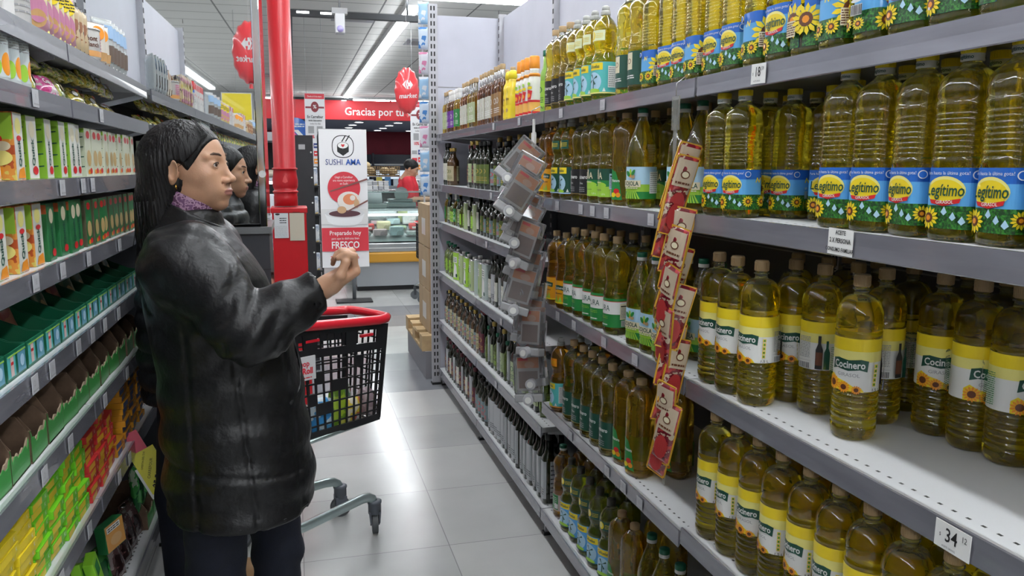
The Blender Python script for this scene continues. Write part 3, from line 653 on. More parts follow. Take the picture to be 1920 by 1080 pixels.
# --- lemon and spray bottles
P['lem'] = bottle('lemon_juice_bottle', [(0, .024, .024, 3), (.004, .027, .027, 3), (.10, .027, .027, 3), (.112, .025, .025, 3), (.125, .027, .027, 2.4), (.14, .025, .025, 2), (.15, .019, .019, 2), (.158, .017, .017, 2), (.165, .017, .017, 2)],
    mat('yellow_plastic', (.85, .62, .04), .25, coat=.5), [([(.016, .165), (.0195, .167), (.0195, .182), (.017, .194), (.010, .200)], capY)], Art().rect(-.03, .03, .012, .06, yellow).ell(0, .04, .015, .008, C_('label_tan', (.5, .3, .1))).text('Limón', 0, .085, .015, brown, bold=.02), (.0272, .0272, 3))
P['spr'] = bottle('spray_oil_can', [(0, .022, .022, 2), (.004, .025, .025, 2), (.04, .025, .025, 2), (.12, .025, .025, 2), (.14, .0235, .0235, 2), (.152, .018, .018, 2), (.160, .0185, .0185, 2), (.166, .0165, .0165, 2), (.175, .0195, .0195, 2)],
    mat('white_can_paint', (.80, .78, .72), .25, coat=.5), [([(.0195, .175), (.0205, .177), (.0195, .218), (.017, .222)], capO), ([(.0236, .146), (.0195, .152), (.0195, .158), (.0236, .15)], capO)],
    Art().rect(-.08, .08, .008, .05, C_('label_peach', (.85, .45, .10))).rect(-.08, .08, .008, .016, red).rect(-.08, .08, .05, .058, red).poly([(-.02, .06), (.012, .06), (.018, .092), (-.02, .098)], red).ell(0, .075, .010, .008, orange).rect(-.02, .016, .098, .108, yellow).ell(.0, .118, .010, .006, lime), (.0252, .0252, 2))
P['grn'] = slim('olive_oil_bottle', .225, .022, 2, mat('green_spray_can', (.25, .45, .06), .3, coat=.4), capG, lime, text_m=dkgreen)
P['grn'].name = 'spray_oil_can'

DESC = dict(sun='square oil bottle with blue sunflower label', ring='round ringed oil bottle, yellow-white label',
 lira='waisted oil bottle, lime green label', liraw='waisted oil bottle, white-green label', dark='waisted oil bottle, dark green label', blk='waisted oil bottle, black label',
 co='waisted oil bottle, beige dark label', maize='amber oil bottle, orange label', soj='pear shaped oil bottle, sky blue label', can='two lobed pale oil bottle, teal label',
 cang='two lobed oil bottle, dark green label', cano='two lobed amber oil bottle, orange label', canb='two lobed greenish oil bottle, blue label', nat='flat ribbed golden oil bottle',
 amb='amber oil bottle, green label and cap', vin1='slim golden bottle, tan cap', vin2='slim brown bottle, purple label', vin3='slim golden bottle, green label', vin4='slim brown bottle, off-white label',
 vin5='slim plain brown bottle, tan cap', dg1='square dark bottle, off-white label', dg2='round dark bottle, olive label', dg3='slim dark bottle, gold cap', dg4='tall dark bottle, long silver label',
 dg5='short dark bottle, blue-grey label', dg6='thin dark bottle, wine-red label', dg7='brown glass bottle, cream label', gg1='small green oil bottle, lime label', gg2='small green oil bottle, olive label',
 tin1='lime olive oil tin', tin2='pale green olive oil tin', tin3='grey-green olive oil tin', lem='yellow lemon juice bottle', spr='white spray oil can, orange cap', grn='slim green spray oil can')
CATS = dict(tin1='tin', tin2='tin', tin3='tin', spr='can', grn='can')
used = set(); cnt = {}
def place(kind, x, y, z, rz, shelf, row, sc=1.0):
    """copy of the prototype; front towards the aisle when rz = 0"""
    p = P[kind]
    if kind in used: o = copy_tree(p)
    else: o = p; used.add(kind)
    o.location = (x, y, z+.0005); o.rotation_euler = (0, 0, -PI/2+rz); o.scale = (sc,)*3
    k = (kind, shelf, row); i = cnt.get(k, 0); cnt[k] = i+1
    o['label'] = '%s, %s from far end, %s row, %s' % (DESC[kind], ORD[min(i, 49)], row, shelf)
    o['category'] = CATS.get(kind, 'bottle'); o['group'] = '%s, %s' % (DESC[kind], shelf)
    return o
def run(kinds, z, ys, shelf, x=.985, rows=1, dx=.092, rz=0.0, jit=.25, sc=1.0, rownames=('front', 'second', 'third'), skip=(), quarter=None):
    for r in range(rows):
        for i, y in enumerate(ys):
            k = kinds[i % len(kinds)] if isinstance(kinds, (list, tuple)) else kinds
            if (r, i) in skip: continue
            q = quarter[(i+r) % len(quarter)]*PI/2 if quarter else 0
            place(k, x+r*dx+random.uniform(-.003, .003), y+(random.uniform(-.002, .002) if r else 0), z, q+rz+random.uniform(-jit, jit), shelf, rownames[r], sc)
def seq(y0, y1, p):
    n = int(abs(y0-y1)/p+1e-6)+1; return [y0-p*i for i in range(n)]
T1, T2 = 'top shelf', 'second shelf'
# top shelf, far to near
z = 1.71
run('vin1', z, seq(5.30, 5.1, .058), T1); run('vin2', z, seq(5.08, 4.95, .056), T1, x=.975); run('vin3', z, seq(4.87, 4.76, .056), T1, x=.975); run('vin4', z, seq(4.70, 4.55, .056), T1, x=.98)
run('vin1', z, seq(4.49, 4.32, .058), T1, x=.98); run('vin4', z, seq(4.24, 3.98, .06), T1, x=.98); run('vin5', z, seq(3.92, 3.74, .062), T1, x=.98)
run('vin5', z, seq(4.5, 3.7, .12), T1, x=1.06, rownames=('back',))
run('lem', z, seq(3.66, 3.58, .062), T1, x=.975, sc=1.12); run('grn', z, [3.5], T1, x=1.0, sc=1.1); run('spr', z, seq(3.44, 3.21, .066), T1, x=.97, sc=1.08); run('grn', z, [3.13], T1, x=.985, sc=1.1)
run('blk', z, seq(3.02, 2.84, .086), T1, x=.99, rows=2); run('can', z, seq(2.74, 2.40, .087), T1, x=.975, sc=1.02); run('co', z, seq(2.29, 2.19, .09), T1, x=.985, sc=1.02, rows=2)
run('can', z, seq(2.7, 2.44, .12), T1, x=1.08, sc=1.02, rownames=('back',))
run('sun', z, [2.10, 2.01, 1.93, 1.845, 1.76, 1.67], T1, x=.985, rz=.1, jit=.1, sc=.93, rows=2, quarter=(-1, 0, 0, -1, 0, 0)); run('sun', z, [1.57, 1.485, 1.395, 1.305, 1.215, 1.125, 1.035, .945, .855], T1, x=.985, jit=.1, rz=.08, rows=2, dx=.095, quarter=(-1, 0, 2, -1, 1, 0, 0, 2, 0))
# second shelf
z = 1.383
run(['dg1', 'dg1', 'dg7', 'dg7'], z, seq(5.28, 5.05, .075), T2); run(['dg6', 'dg3'], z, seq(4.55, 4.35, .06), T2); run('dg2', z, seq(4.27, 4.1, .085), T2, sc=1.0); run(['dg5', 'dg2'], z, seq(3.96, 3.30, .07), T2, sc=.95); run(['dg3', 'dg7'], z, seq(4.2, 3.2, .10), T2, x=1.07, sc=1.05, rownames=('back',))
run('maize', z, [3.09, 3.008], T2, x=.985, sc=.95); run('cang', z, [2.88, 2.79], T2, x=.975); run('blk', z, [2.69, 2.605], T2, x=.985, sc=.95); run('lira', z, [2.52, 2.425], T2, x=.985, sc=.97); run('nat', z, [2.32], T2, x=.99, sc=.92, rz=.5); run('soj', z, [2.19], T2, x=.985, rz=.2, sc=.95)
run('soj', z, [2.0, 1.90], T2, x=1.02, rz=.3, sc=.95); run('lira', z, seq(2.9, 1.95, .11), T2, x=1.10, sc=.95, rownames=('back',))
z = 1.39
for i, (x, y) in enumerate([(.965, 1.695), (.968, 1.61), (1.05, 1.64), (1.055, 1.555), (1.09, 1.47), (1.07, 1.375)]): place('sun', x, y, z, [.1, .2, .7, .15, .8, -1.3][i], T2, 'front left', .92)
for i, (x, y) in enumerate([(1.14, 1.70), (1.15, 1.61), (1.17, 1.52), (1.18, 1.43), (1.15, 1.345)]): place('sun', x, y, z, .3, T2, 'back left', .92)
for i, y in enumerate([1.285, 1.195, 1.10, 1.01, .92, .83, .74]): place('sun', .985, y, z, [.12, .15, -.15, .1, -.12, .12, .15][i], T2, 'front right', .965)
for i, y in enumerate([1.25, 1.15, 1.05, .95, .86]): place('sun', 1.08, y, z, .06*i-.1, T2, 'back right', .965)
# third shelf
T3 = 'third shelf'
z = .978
run('maize', z, [2.90, 2.80], T3, x=.965, sc=.92, jit=.5); run('liraw', z, [2.72, 2.63, 2.53, 2.44, 2.33], T3, x=.975, sc=[1.0][0], jit=.25, rz=.25); run('lira', z, seq(2.85, 2.33, .1), T3, x=1.08, rownames=('back',)); run('liraw', z, [2.22, 2.12], T3, x=1.07, rownames=('second',))
run('soj', z, [2.14, 2.05, 1.96], T3, x=.975, sc=.92, rz=.2, jit=.1); run('soj', z, [2.04, 1.95, 1.86], T3, x=1.07, sc=.92, jit=.1, rownames=('second',))
run('ring', z, [1.725, 1.635, 1.54], T3, x=.985, rz=.15, jit=.02); place('ring', 1.075, 1.545, z, .6, T3, 'second'); place('ring', 1.08, 1.45, z, -1.6, T3, 'second')
place('ring', 1.045, 1.29, z, .55, T3, 'front'); place('ring', 1.16, 1.36, z, -.9, T3, 'second')
for i, (x, y) in enumerate([(1.22, 1.27), (1.22, 1.18), (1.225, 1.10), (1.225, 1.005), (1.225, .91)]): place('ring', x, y, z, [.9, 1.4, 1.7, 1.2, .5][i], T3, 'second')
for i, (x, y) in enumerate([(1.16, 1.66), (1.17, 1.56), (1.175, 1.465), (1.27, 1.62), (1.27, 1.52), (1.28, 1.42), (1.325, 1.32), (1.325, 1.225), (1.327, 1.13), (1.327, 1.035)]): place('ring', x, y, z, i*.7, T3, 'back')
# far units: third to fifth shelves, behind the strip of cases
F3, F4, F5, FB = 'third far shelf', 'fourth far shelf', 'fifth far shelf', 'bottom shelf'
z = 1.135
run(['vin3', 'gg2', 'dg3', 'gg1', 'gg1'], z, seq(5.28, 4.75, .062), F3, sc=.8); run(['gg1', 'tin2', 'dg1'], z, seq(4.68, 4.3, .075), F3, sc=.85); run(['dg2', 'dg5'], z, seq(4.2, 3.15, .068), F3, sc=.82)
z = .798
run(['gg2', 'gg1'], z, seq(5.28, 4.95, .06), F4, sc=1.0); run(['tin1', 'gg1', 'tin2', 'gg2'], z, seq(4.88, 4.4, .075), F4, sc=.95); run(['tin3', 'tin2', 'tin3'], z, [4.3, 4.2, 4.1], F4); run(['dg1', 'dg4'], z, seq(4.02, 3.15, .068), F4, sc=.9)
z = .462
run(['dg5', 'dg7'], z, seq(5.28, 4.3, .065), F5, sc=.95, rz=.3); run(['dg6', 'dg6'], z, [4.25, 4.19], F5, sc=1.1); run(['gg2', 'dg4', 'dg3'], z, seq(4.1, 3.1, .066), F5, sc=.93)
z = .12
run(['dg6', 'dg4', 'dg6', 'dg1'], z, seq(5.26, 4.35, .062), FB, x=.975, sc=.98); run(['dg5'], z, seq(4.28, 4.05, .075), FB, x=.975, sc=1.0); run('dg4', z, seq(3.97, 2.98, .068), FB, x=.975, sc=1.04); run('dg4', z, seq(4.5, 3.0, .14), FB, x=1.06, rownames=('back',))
run('amb', z, [2.885], FB, x=.995, sc=.95); run('amb', z, [2.9, 2.8], FB, x=1.08, sc=.95, rownames=('back',)); run('canb', z, [2.755, 2.66, 2.555, 2.46, 2.365], FB, x=.985, rows=1, rz=.3); run('canb', z, [2.7, 2.6, 2.5, 2.4], FB, x=1.07, rz=.3, rownames=('second',))
run('nat', z, [2.265, 2.17], FB, x=.985, rz=.3, jit=.05, sc=.93); run('soj', z, [2.07, 1.975, 1.88, 1.79], FB, x=.995, sc=.98); run('soj', z, [1.7, 1.6, 1.5], FB, x=.995, sc=1.02); run('nat', z, [2.2, 2.1], FB, x=1.085, rownames=('second',))
# fourth shelf
T4 = 'fourth shelf'
z = .572
run('cano', z, [2.835], T4, x=.965, sc=.98); run('cano', z, [2.86], T4, x=1.05, rownames=('second',)); run('dark', z, [2.715, 2.62, 2.53, 2.44, 2.345], T4, x=.975, rz=.1, jit=.15, sc=.98); run('dark', z, seq(2.76, 2.36, .1), T4, x=1.07, rownames=('second',))
run('nat', z, [2.255, 2.155], T4, x=.99, rz=.35, jit=.04, sc=.98); run('nat', z, [2.22, 2.12], T4, x=1.10, rz=.35, jit=.04, sc=.98, rownames=('second',))
z = .588
run('ring', z, seq(1.70, .86, .0925), T4, x=.985, rz=.1, jit=.45, rows=2, dx=.098, skip=((1, 9),)); run('ring', z, [1.66, 1.54, 1.42, 1.3, 1.18], T4, x=1.18, rownames=('third',))
run('can', z, [1.60, 1.48], T4, x=1.30, rownames=('back',), sc=1.05)
for k, p in list(P.items()):
    if k not in used:
        for c in list(p.children): bpy.data.objects.remove(c)
        bpy.data.objects.remove(p)
# ------------------------------------------------------------------ price tags
def price_tag(x, y, z, texts, label, wd=.05, ht=.034, side=1, tilt=0, paper=white, name='price_tag', group=None):
    """small paper card clipped to the shelf edge"""
    s = side; t = empty(name, (x, y, z)); tag(t, label, 'price tag', group)
    t.rotation_euler = (0, 0, -PI/2 if s > 0 else PI/2)
    m = MB(); m.box(-wd/2, wd/2, -.0006, .0006, -ht/2, ht/2, paper, Matrix.Rotation(tilt, 4, 'Y')); m.build('card', t)
    a = Art()
    for tx in texts: a.text(tx[0], tx[1], tx[2], tx[3], black, bold=tx[4] if len(tx) > 4 else 0, sx=.8)
    if not texts:
        rn = random.Random(int(y*1000+z*77)); a.text('%d' % rn.choice((9, 12, 15, 18, 21, 24)), -.002, .002, ht*.5, grey_print if wd < .045 else black, sx=.7); a.lines(-wd*.4, wd*.4, -ht*.42, -ht*.25, 1, grey_print)
    m = MB(); R = Matrix.Rotation(tilt, 4, 'Y'); a.emit(m, lambda u, v, o: R @ Vector((u, -.0007-o, v)), step=0); m.build('print', t)
    return t
price_tag(.921, 1.487, 1.690, [('18', -.002, .003, .027, .01), ('59', .016, .009, .011), ('$', -.018, 0, .008), ('ACEITE GIRASOL', -.002, -.0145, .0042)], 'white price tag reading 18.59 on top shelf rail', .052, .040, tilt=.03)
price_tag(.921, 1.20, 1.372, [('ACEITE', 0, .016, .0105, .02), ('2 X PERSONA', 0, .002, .0115, .02), ('CONSUMO FAMILIAR', 0, -.014, .0098, .02)], 'white card reading 2 x persona consumo familiar on shelf rail', .066, .046, tilt=.02)
price_tag(.921, .905, .957, [('34', -.002, .002, .030, .01), ('12', .022, .009, .013), ('$', -.022, 0, .008), ('ACEITE GIRASOL', -.004, -.0155, .0042)], 'white price tag reading 34.12 on third shelf rail', .066, .042, tilt=.02)
faint = mat('faded_tag', (.50, .50, .53), .35)
SP = {1.690: 'top shelf', 1.362: 'second shelf', .957: 'third shelf', .551: 'fourth shelf', .567: 'fourth shelf'}
spots = [(1.690, 2.35), (1.690, 2.75), (1.690, 3.3), (1.690, 3.75), (1.362, 2.78), (1.362, 2.53), (1.362, 2.42), (1.362, 2.3), (1.362, 1.98), (1.362, 3.35), (1.362, 3.8), (.957, 2.76), (.957, 2.58), (.957, 2.3), (.957, 2.06), (.551, 2.6), (.551, 2.25), (.551, 2.12), (.551, 2.0), (1.115, 3.4), (1.115, 3.9), (.778, 3.6), (.442, 3.7)]
for i, (zz, y) in enumerate(spots):
    price_tag(.9215, y, zz, [], 'small faded grey tag on right-hand shelf rails, %s counted from the top' % ORD[i], .038, .032, paper=faint, group='faded tags on the oil shelf rails')
LSP = [(1.265, 1.80), (1.265, 2.0), (1.265, 2.24), (1.265, 2.62), (1.07, 1.74), (1.07, 1.86), (1.07, 2.08), (1.07, 2.22), (1.07, 2.36), (1.07, 2.54), (.875, 1.75), (.875, 1.95), (.875, 2.3), (.875, 2.6), (.62, 1.8), (.62, 2.05), (.62, 2.4), (.62, 2.55), (1.45, 2.05), (1.45, 2.24), (1.45, 2.34), (1.638, 1.9), (1.638, 2.5)]
for i, (zz, y) in enumerate(LSP):
    price_tag(-.5115, y, zz, [], 'white tag on the left-hand shelf rails, %s of them by height' % ORD[i], .040, .036, side=-1, paper=C_('tag_paper', (.55, .55, .58)), group='white tags on the left shelf rails')
# yellow hanging offer card
t = empty('offer_card', (-.500, 2.66, .605)); tag(t, 'yellow offer card reading 5,50 hanging from the low left shelf', 'price sign'); t.rotation_euler = (0, -.42, .18)
m = MB(); m.box(-.038, .038, -.0008, .0008, -.15, 0, C_('offer_yellow', (.78, .72, .05))); m.build('card', t)
m = MB(); m.box(-.046, .020, .002, .003, -.165, -.05, white); m.build('white_card', t)
a = Art(); a.text('$5,50', .0, -.112, .032, black, bold=.03, sx=.8, rot=.9); a.text('CARREFOUR', -.004, -.066, .012, black, rot=1.0); a.text('OFERTA DEL DIA', -.010, -.032, .008, black, rot=1.0)
m = MB(); a.emit(m, lambda u, v, o: (u, -.001-o, v), step=0); m.build('print', t)
m = MB(); m.box(-.02, .02, -.0012, .0, 0, .07, C_('offer_red', (.6, .05, .1))); m.build('red_tab', t)

# ------------------------------------------------------------------ goods of the left shelves
def carton(name, wx, wy, H, face, strip, side_art=None, strip_art=None):
    """wx depth into the shelf, wy along the aisle.  +X side faces the aisle, -Y side faces the camera"""
    t = empty(name, (0, 0, -50)); m = MB(); m.box(-wx, 0, -wy/2, wy/2, 0, H, face, b=.0015); m.build('box', t)
    m = MB(); a = Art()
    a.rect(-wy/2+.002, wy/2-.002, .002, H-.002, strip)
    if strip_art: strip_art(a, wy, H)
    a.emit(m, lambda u, v, o: (o, u, v), step=0)
    b_ = Art()
    if side_art: side_art(b_, wx, H); b_.emit(m, lambda u, v, o: (-wx/2+u, -wy/2-o, v), step=0)
    m.build('print', t)
    return t
def put(p, x, y, z, label, cat, group, rz=0, sc=1.0, rx=0, ry=0, first=[set()]):
    if p.name in first[0] or p.location.z > -40: o = copy_tree(p)
    else: o = p
    o.location = (x, y, z); o.rotation_euler = (rx, ry, rz); o.scale = (sc,)*3
    tag(o, label, cat, group); return o
def fruit_side(a, w, H):
    a.rect(-w/2+.001, w/2-.001, H*.6, H*.98, lime); a.ell(0, H*.6, w*.3, H*.11, red); a.ell(-w*.12, H*.4, w*.34, H*.15, C_('peach_print', (.8, .4, .1))); a.ell(w*.18, H*.33, w*.28, H*.12, pale_yellow); a.ell(w*.02, H*.14, w*.26, H*.12, orange); a.ell(w*.3, H*.5, w*.14, H*.07, cream)
def quick_strip(a, w, H):
    a.ell(0, H*.8, w*.3, H*.12, pale_yellow); a.text('Quick', 0, H*.40, H*.18, dkgreen, bold=.03, rot=PI/2, sx=.9); a.ell(0, H*.62, w*.25, H*.04, red); a.poly([(-w*.4, H*.03), (w*.4, H*.03), (w*.3, H*.2), (-w*.2, H*.16)], orange)
def green_side(a, w, H):
    for k in range(4): a.poly([(-w*.45, H*(.12+k*.2)), (w*.45, H*(.2+k*.2)), (w*.45, H*(.22+k*.2)), (-w*.45, H*(.18+k*.2))], dkgreen)
    a.rect(-w/2+.001, w/2-.001, H*.9, H*.98, lime)
def green_strip(a, w, H):
    a.ell(0, H*.78, w*.28, H*.13, cream); a.text('Quick', 0, H*.42, H*.17, dkgreen, bold=.03, rot=PI/2); a.ell(w*.1, H*.14, w*.26, H*.07, red)
def white_strip(a, w, H):
    a.ell(0, H*.86, w*.3, H*.08, red); a.ell(0, H*.38, w*.36, H*.17, C_('soup_print', (.55, .38, .16))); a.ell(-w*.1, H*.1, w*.2, H*.05, orange); a.ell(w*.2, H*.12, w*.2, H*.06, red)
def quick_side(a, w, H):
    a.rect(-w/2+.001, w/2-.001, H*.82, H*.98, C_('brick_print', (.45, .10, .03))); a.text('Quick', 0, H*.7, H*.13, white, bold=.01, sx=.8); a.lines(-w*.32, w*.32, H*.12, H*.6, 10, lime, .4); a.rect(-w*.3, -w*.1, H*.05, H*.11, white)
fruitbox = fleck('fruit_carton', [(.45, .08, .02), (.75, .30, .05), (.70, .55, .12), (.20, .35, .03)], 22)
c_fruit = carton('soup_carton', .10, .062, .135, fruitbox, C_('carton_white', (.70, .70, .64)), fruit_side, quick_strip)
c_green = carton('soup_carton', .10, .062, .135, C_('carton_green', (.22, .42, .03)), C_('carton_white', (.7, .7, .64)), green_side, green_strip)
c_white = carton('soup_carton', .09, .058, .13, C_('carton_cream', (.62, .64, .50)), C_('carton_cream', (.62, .64, .50)), green_side, white_strip)
c_quick = carton('soup_carton', .095, .060, .13, C_('carton_dkgreen', (.02, .16, .05)), C_('carton_dkgreen', (.02, .16, .05)), quick_side, green_strip)
c_brown = carton('soup_carton', .095, .060, .125, C_('carton_brown', (.10, .09, .05)), C_('carton_dkgreen', (.02, .16, .05)), None, white_strip)
c_tom = carton('soup_carton', .10, .075, .15, C_('carton_offwhite', (.72, .70, .68)), C_('carton_offwhite', (.72, .70, .68)), lambda a, w, H: a.rect(-w/2+.001, w/2-.001, H*.7, H*.98, red).text('Tom', 0, H*.5, .03, red, bold=.02, sx=.8).text('So', .01, H*.28, .028, grey_print, bold=.02, sx=.8),
               lambda a, w, H: a.rect(-w/2+.003, w/2-.003, H*.75, H*.97, red).text('Tomate', 0, H*.55, .018, red, bold=.02, sx=.8).text('Sopa', 0, H*.33, .02, grey_print, bold=.02, sx=.8))
protos = [c_fruit, c_green, c_white, c_quick, c_brown, c_tom]
def line(p, z, ys, desc, shelf, cat, group, x=-.535, jit=.04, sc=1.0):
    for i, y in enumerate(ys):
        put(p, x+random.uniform(-.004, .004), y, z+.0005, '%s, %s from the camera, %s' % (desc, ORD[i], shelf), cat, group, rz=random.uniform(-jit, jit), sc=sc)
L3, L4 = 'left third shelf', 'left fourth shelf'
line(c_fruit, 1.47, [1.60, 1.71, 1.84], 'fruit printed soup carton', L3, 'carton', 'fruit cartons, left third shelf')
line(c_green, 1.47, [1.95, 2.07, 2.18, 2.25, 2.32], 'lime green soup carton', L3, 'carton', 'green cartons, left third shelf')
line(c_white, 1.47, seq(2.42, 3.06, -.072) if False else [2.42+.07*i for i in range(10)], 'cream soup carton', L3, 'carton', 'cream cartons, left third shelf')
line(c_fruit, 1.285, [1.58, 1.69, 1.81, 1.93], 'fruit printed soup carton', L4, 'carton', 'fruit cartons, left fourth shelf')
line(c_quick, 1.285, [2.03, 2.14, 2.21, 2.28], 'dark green soup carton', L4, 'carton', 'dark green cartons, left fourth shelf')
line(c_brown, 1.285, [2.37+.07*i for i in range(10)], 'brown and green soup carton', L4, 'carton', 'brown cartons, left fourth shelf')
LT = 'left top shelf'
line(c_tom, 1.80, [1.60, 1.68, 1.76, 1.84, 1.92], 'white and red tomato soup carton', LT, 'carton', 'tomato soup cartons', x=-.555)
# round tubs
def tub(H, r, body, lid, art, name='food_tub', lab=True):
    t = empty(name, (0, 0, -50)); m = MB(); m.lathe([(r*.94, 0), (r, .003), (r, H*.94), (r*1.0, H*.95)], body, n=24); m.build('body', t)
    m = MB(); m.lathe([(r*1.03, H*.93), (r*1.04, H*.94), (r*1.03, H), (r*.97, H*1.01), (r*.9, H*.985)], lid, n=24); m.build('lid', t)
    m = MB(); art.emit(m, wrapper(r*1.003, r*1.003)); m.build('label', t); return t
r_ = .043
big = tub(.155, .045, C_('can_white', (.75, .73, .72)), capSil, Art().rect(-.1, .1, .10, .15, red).rect(-.1, .1, .085, .1, blue).text('Can', 0, .122, .032, white, bold=.03).lines(-.03, .03, .02, .07, 4, grey_print, .3))
big.rotation_euler.z = PI/2
def puttub(p, x, y, z, label, cat, group=None, rz=PI/2, sc=1): return put(p, x, y, z+.0005, label, cat, group, rz=rz, sc=sc)
puttub(big, -.585, 2.02, 1.80, 'white tub with red and blue band among the soups on the top left shelf', 'tub', rz=.9)
mont = tub(.085, .052, C_('tub_white', (.72, .70, .68)), capSil, Art().rect(-.12, .12, .006, .022, C_('tub_orange', (.7, .35, .12))).text('mont', -.004, .055, .020, brown, bold=.02).text('blanch', .0, .038, .018, brown, bold=.02).lines(.035, .07, .02, .07, 6, pink, .4))
puttub(mont, -.575, 2.60, 1.80, 'squat white tub with brown lettering on the top left shelf', 'tub', rz=.9)
jar = tub(.118, .027, C_('jar_white', (.62, .66, .66)), capG, Art().rect(-.05, .05, .01, .105, C_('jar_label', (.60, .66, .68))).ell(.01, .035, .012, .022, orange).ell(-.012, .03, .010, .018, lime).lines(-.03, .03, .07, .095, 5, grey_print, .4), 'spice_jar')
for i, y in enumerate([1.60, 1.665, 1.73, 1.80, 1.865, 1.93]): puttub(jar, -.553, y, 1.658, 'tall jar with green lid, %s from the camera, left second shelf' % ORD[i], 'jar', 'green lidded jars', rz=.9+.2*(i % 3))
# pouches
def pouch(w_, h_, d_, m_, crimp, art=None, name='food_pouch'):
    """pillow bag, face -Y, crimped top and bottom"""
    t = empty(name, (0, 0, -50)); m = MB(); nx, nz = 8, 10; vs = []; fs = []
    rn = random.Random(int(w_*1e4))
    for s_ in (-1, 1):
        for j in range(nz+1):
            for i in range(nx+1):
                u = i/nx*2-1; v = j/nz; e = max(0, 1-abs(u)**3)*max(0, 1-abs(2*v-1)**4)
                vs.append((u*w_/2*(1-.05*math.sin(v*PI)), s_*(d_/2*e**.6+.0006)+rn.uniform(-1, 1)*d_*.06*e, v*h_))
    W = nx+1; off = W*(nz+1)
    for j in range(nz):
        for i in range(nx):
            a_ = j*W+i; fs.append((a_, a_+1, a_+W+1, a_+W)); fs.append((off+a_, off+a_+W, off+a_+W+1, off+a_+1))
    for j in range(nz):
        for i in (0, nx):
            a_ = j*W+i; f = (a_, a_+W, off+a_+W, off+a_); fs.append(f if i == 0 else f[::-1])
    for i in range(nx):
        fs.append((i, off+i, off+i+1, i+1)); a_ = nz*W+i; fs.append((a_, a_+1, off+a_+1, off+a_))
    m.add(vs, fs, m_, True); m.build('bag', t)
    m = MB()
    for z0 in (.0, h_-.008): m.box(-w_*.46, w_*.46, -.0016, .0016, z0, z0+.008, crimp)
    m.build('seal', t)
    if art:
        m = MB(); art.emit(m, lambda u, v, o: (u, -(d_/2*(max(0, 1-abs(2*u/w_)**3)*max(0, 1-abs(2*v/h_-1)**4))**.6+.0012)-o-d_*.06, v), step=.01); m.build('print', t)
    return t
goldfoil = fleck('gold_noodle_foil', [(.25, .20, .02), (.62, .48, .05), (.70, .60, .20), (.20, .28, .02), (.55, .45, .35)], 45, r=.2, coat=.8)
greenfoil = fleck('green_noodle_foil', [(.08, .14, .01), (.30, .36, .03), (.55, .55, .10), (.6, .5, .3)], 45, r=.2, coat=.8)
pinkfoil = fleck('pink_noodle_foil', [(.60, .04, .22), (.70, .10, .35), (.7, .6, .6)], 40, r=.25, coat=.8)
p_gold = pouch(.10, .075, .030, goldfoil, goldfoil, Art().ell(0, .038, .016, .013, black).ell(0, .038, .013, .010, white).ell(.025, .055, .008, .008, red), 'noodle_packet'); p_green = pouch(.10, .075, .030, greenfoil, greenfoil, Art().ell(0, .038, .016, .013, brown).ell(0, .038, .012, .009, cream), 'noodle_packet')
p_pink = pouch(.11, .06, .030, pinkfoil, pinkfoil, Art().text('Cup', -.01, .03, .02, white, bold=.03), 'noodle_packet')
k = 0
for r0 in range(2):
    for i in range(15):
        y = 2.04+i*.072+random.uniform(-.015, .015); p = p_green if i < 6 - r0*2 else p_gold
        put(p, -.575+random.uniform(-.018, .012), y, 1.662+r0*.042+(.02 if r0 else 0), '%s noodle packet in the %s layer, %s from the jars' % ('green' if p is p_green else 'gold', ('lower', 'upper')[r0], ORD[i]), 'noodle packet', 'foil noodle packets, left second shelf',
            rz=PI/2+random.uniform(-.5, .5), rx=random.uniform(-1.1, -.35), sc=.82); k += 1
put(p_pink, -.545, 2.14, 1.665, 'bright pink noodle packet at the shelf front', 'noodle packet', None, rz=PI/2-.2, rx=-.6, sc=.85)
# standing pouches on the left top shelf
ybag = pouch(.085, .14, .03, fleck('yellow_snack', [(.72, .62, .20), (.70, .62, .35), (.5, .25, .32), (.66, .55, .42)], 24, stretch=(1, 1, .8)), pale_yellow, Art().ell(0, .10, .03, .022, yellow).lines(-.028, .028, .088, .112, 3, black, .4).ell(0, .05, .025, .03, C_('dusty_pink', (.55, .22, .35))).ell(.0, .03, .022, .02, C_('food_tan', (.6, .35, .15))), 'snack_pouch')
for i in range(6): put(ybag, -.56, 2.11+i*.05, 1.801, 'yellow and pink snack pouch, %s from the red-banded tub' % ORD[i], 'pouch', 'yellow pink pouches', rz=PI/2-.55+random.uniform(-.1, .1))
bbag = pouch(.075, .12, .028, fleck('dark_snack', [(.30, .12, .05), (.55, .42, .25), (.03, .02, .02)], 20), black, None, 'snack_pouch')
for i in range(3): put(bbag, -.56, 2.425+i*.045, 1.801, 'dark edged brown pouch, %s before the squat tub' % ORD[i], 'pouch', 'brown pouches', rz=PI/2-.5)
obag = pouch(.09, .12, .03, C_('bag_cream', (.72, .66, .58)), brown, Art().ell(0, .09, .025, .02, orange).rect(-.035, .035, .01, .035, C_('food_tan', (.6, .35, .15))), 'snack_pouch')
for i in range(2): put(obag, -.56, 2.71+i*.05, 1.801, 'cream pouch with orange picture, %s after the squat tub' % ORD[i], 'pouch', 'cream pouches', rz=PI/2-.5)
clear = mat('clear_bag', (.82, .86, .86), .15, trans=.45, ior=1.1, coat=.8, bump=.5, bscale=50)
cbag = pouch(.085, .15, .035, clear, white, Art().rect(-.03, .03, .02, .07, C_('nut_print', (.14, .10, .08))).rect(-.028, .028, .09, .13, C_('bag_blue', (.35, .52, .75))), 'clear_pouch')
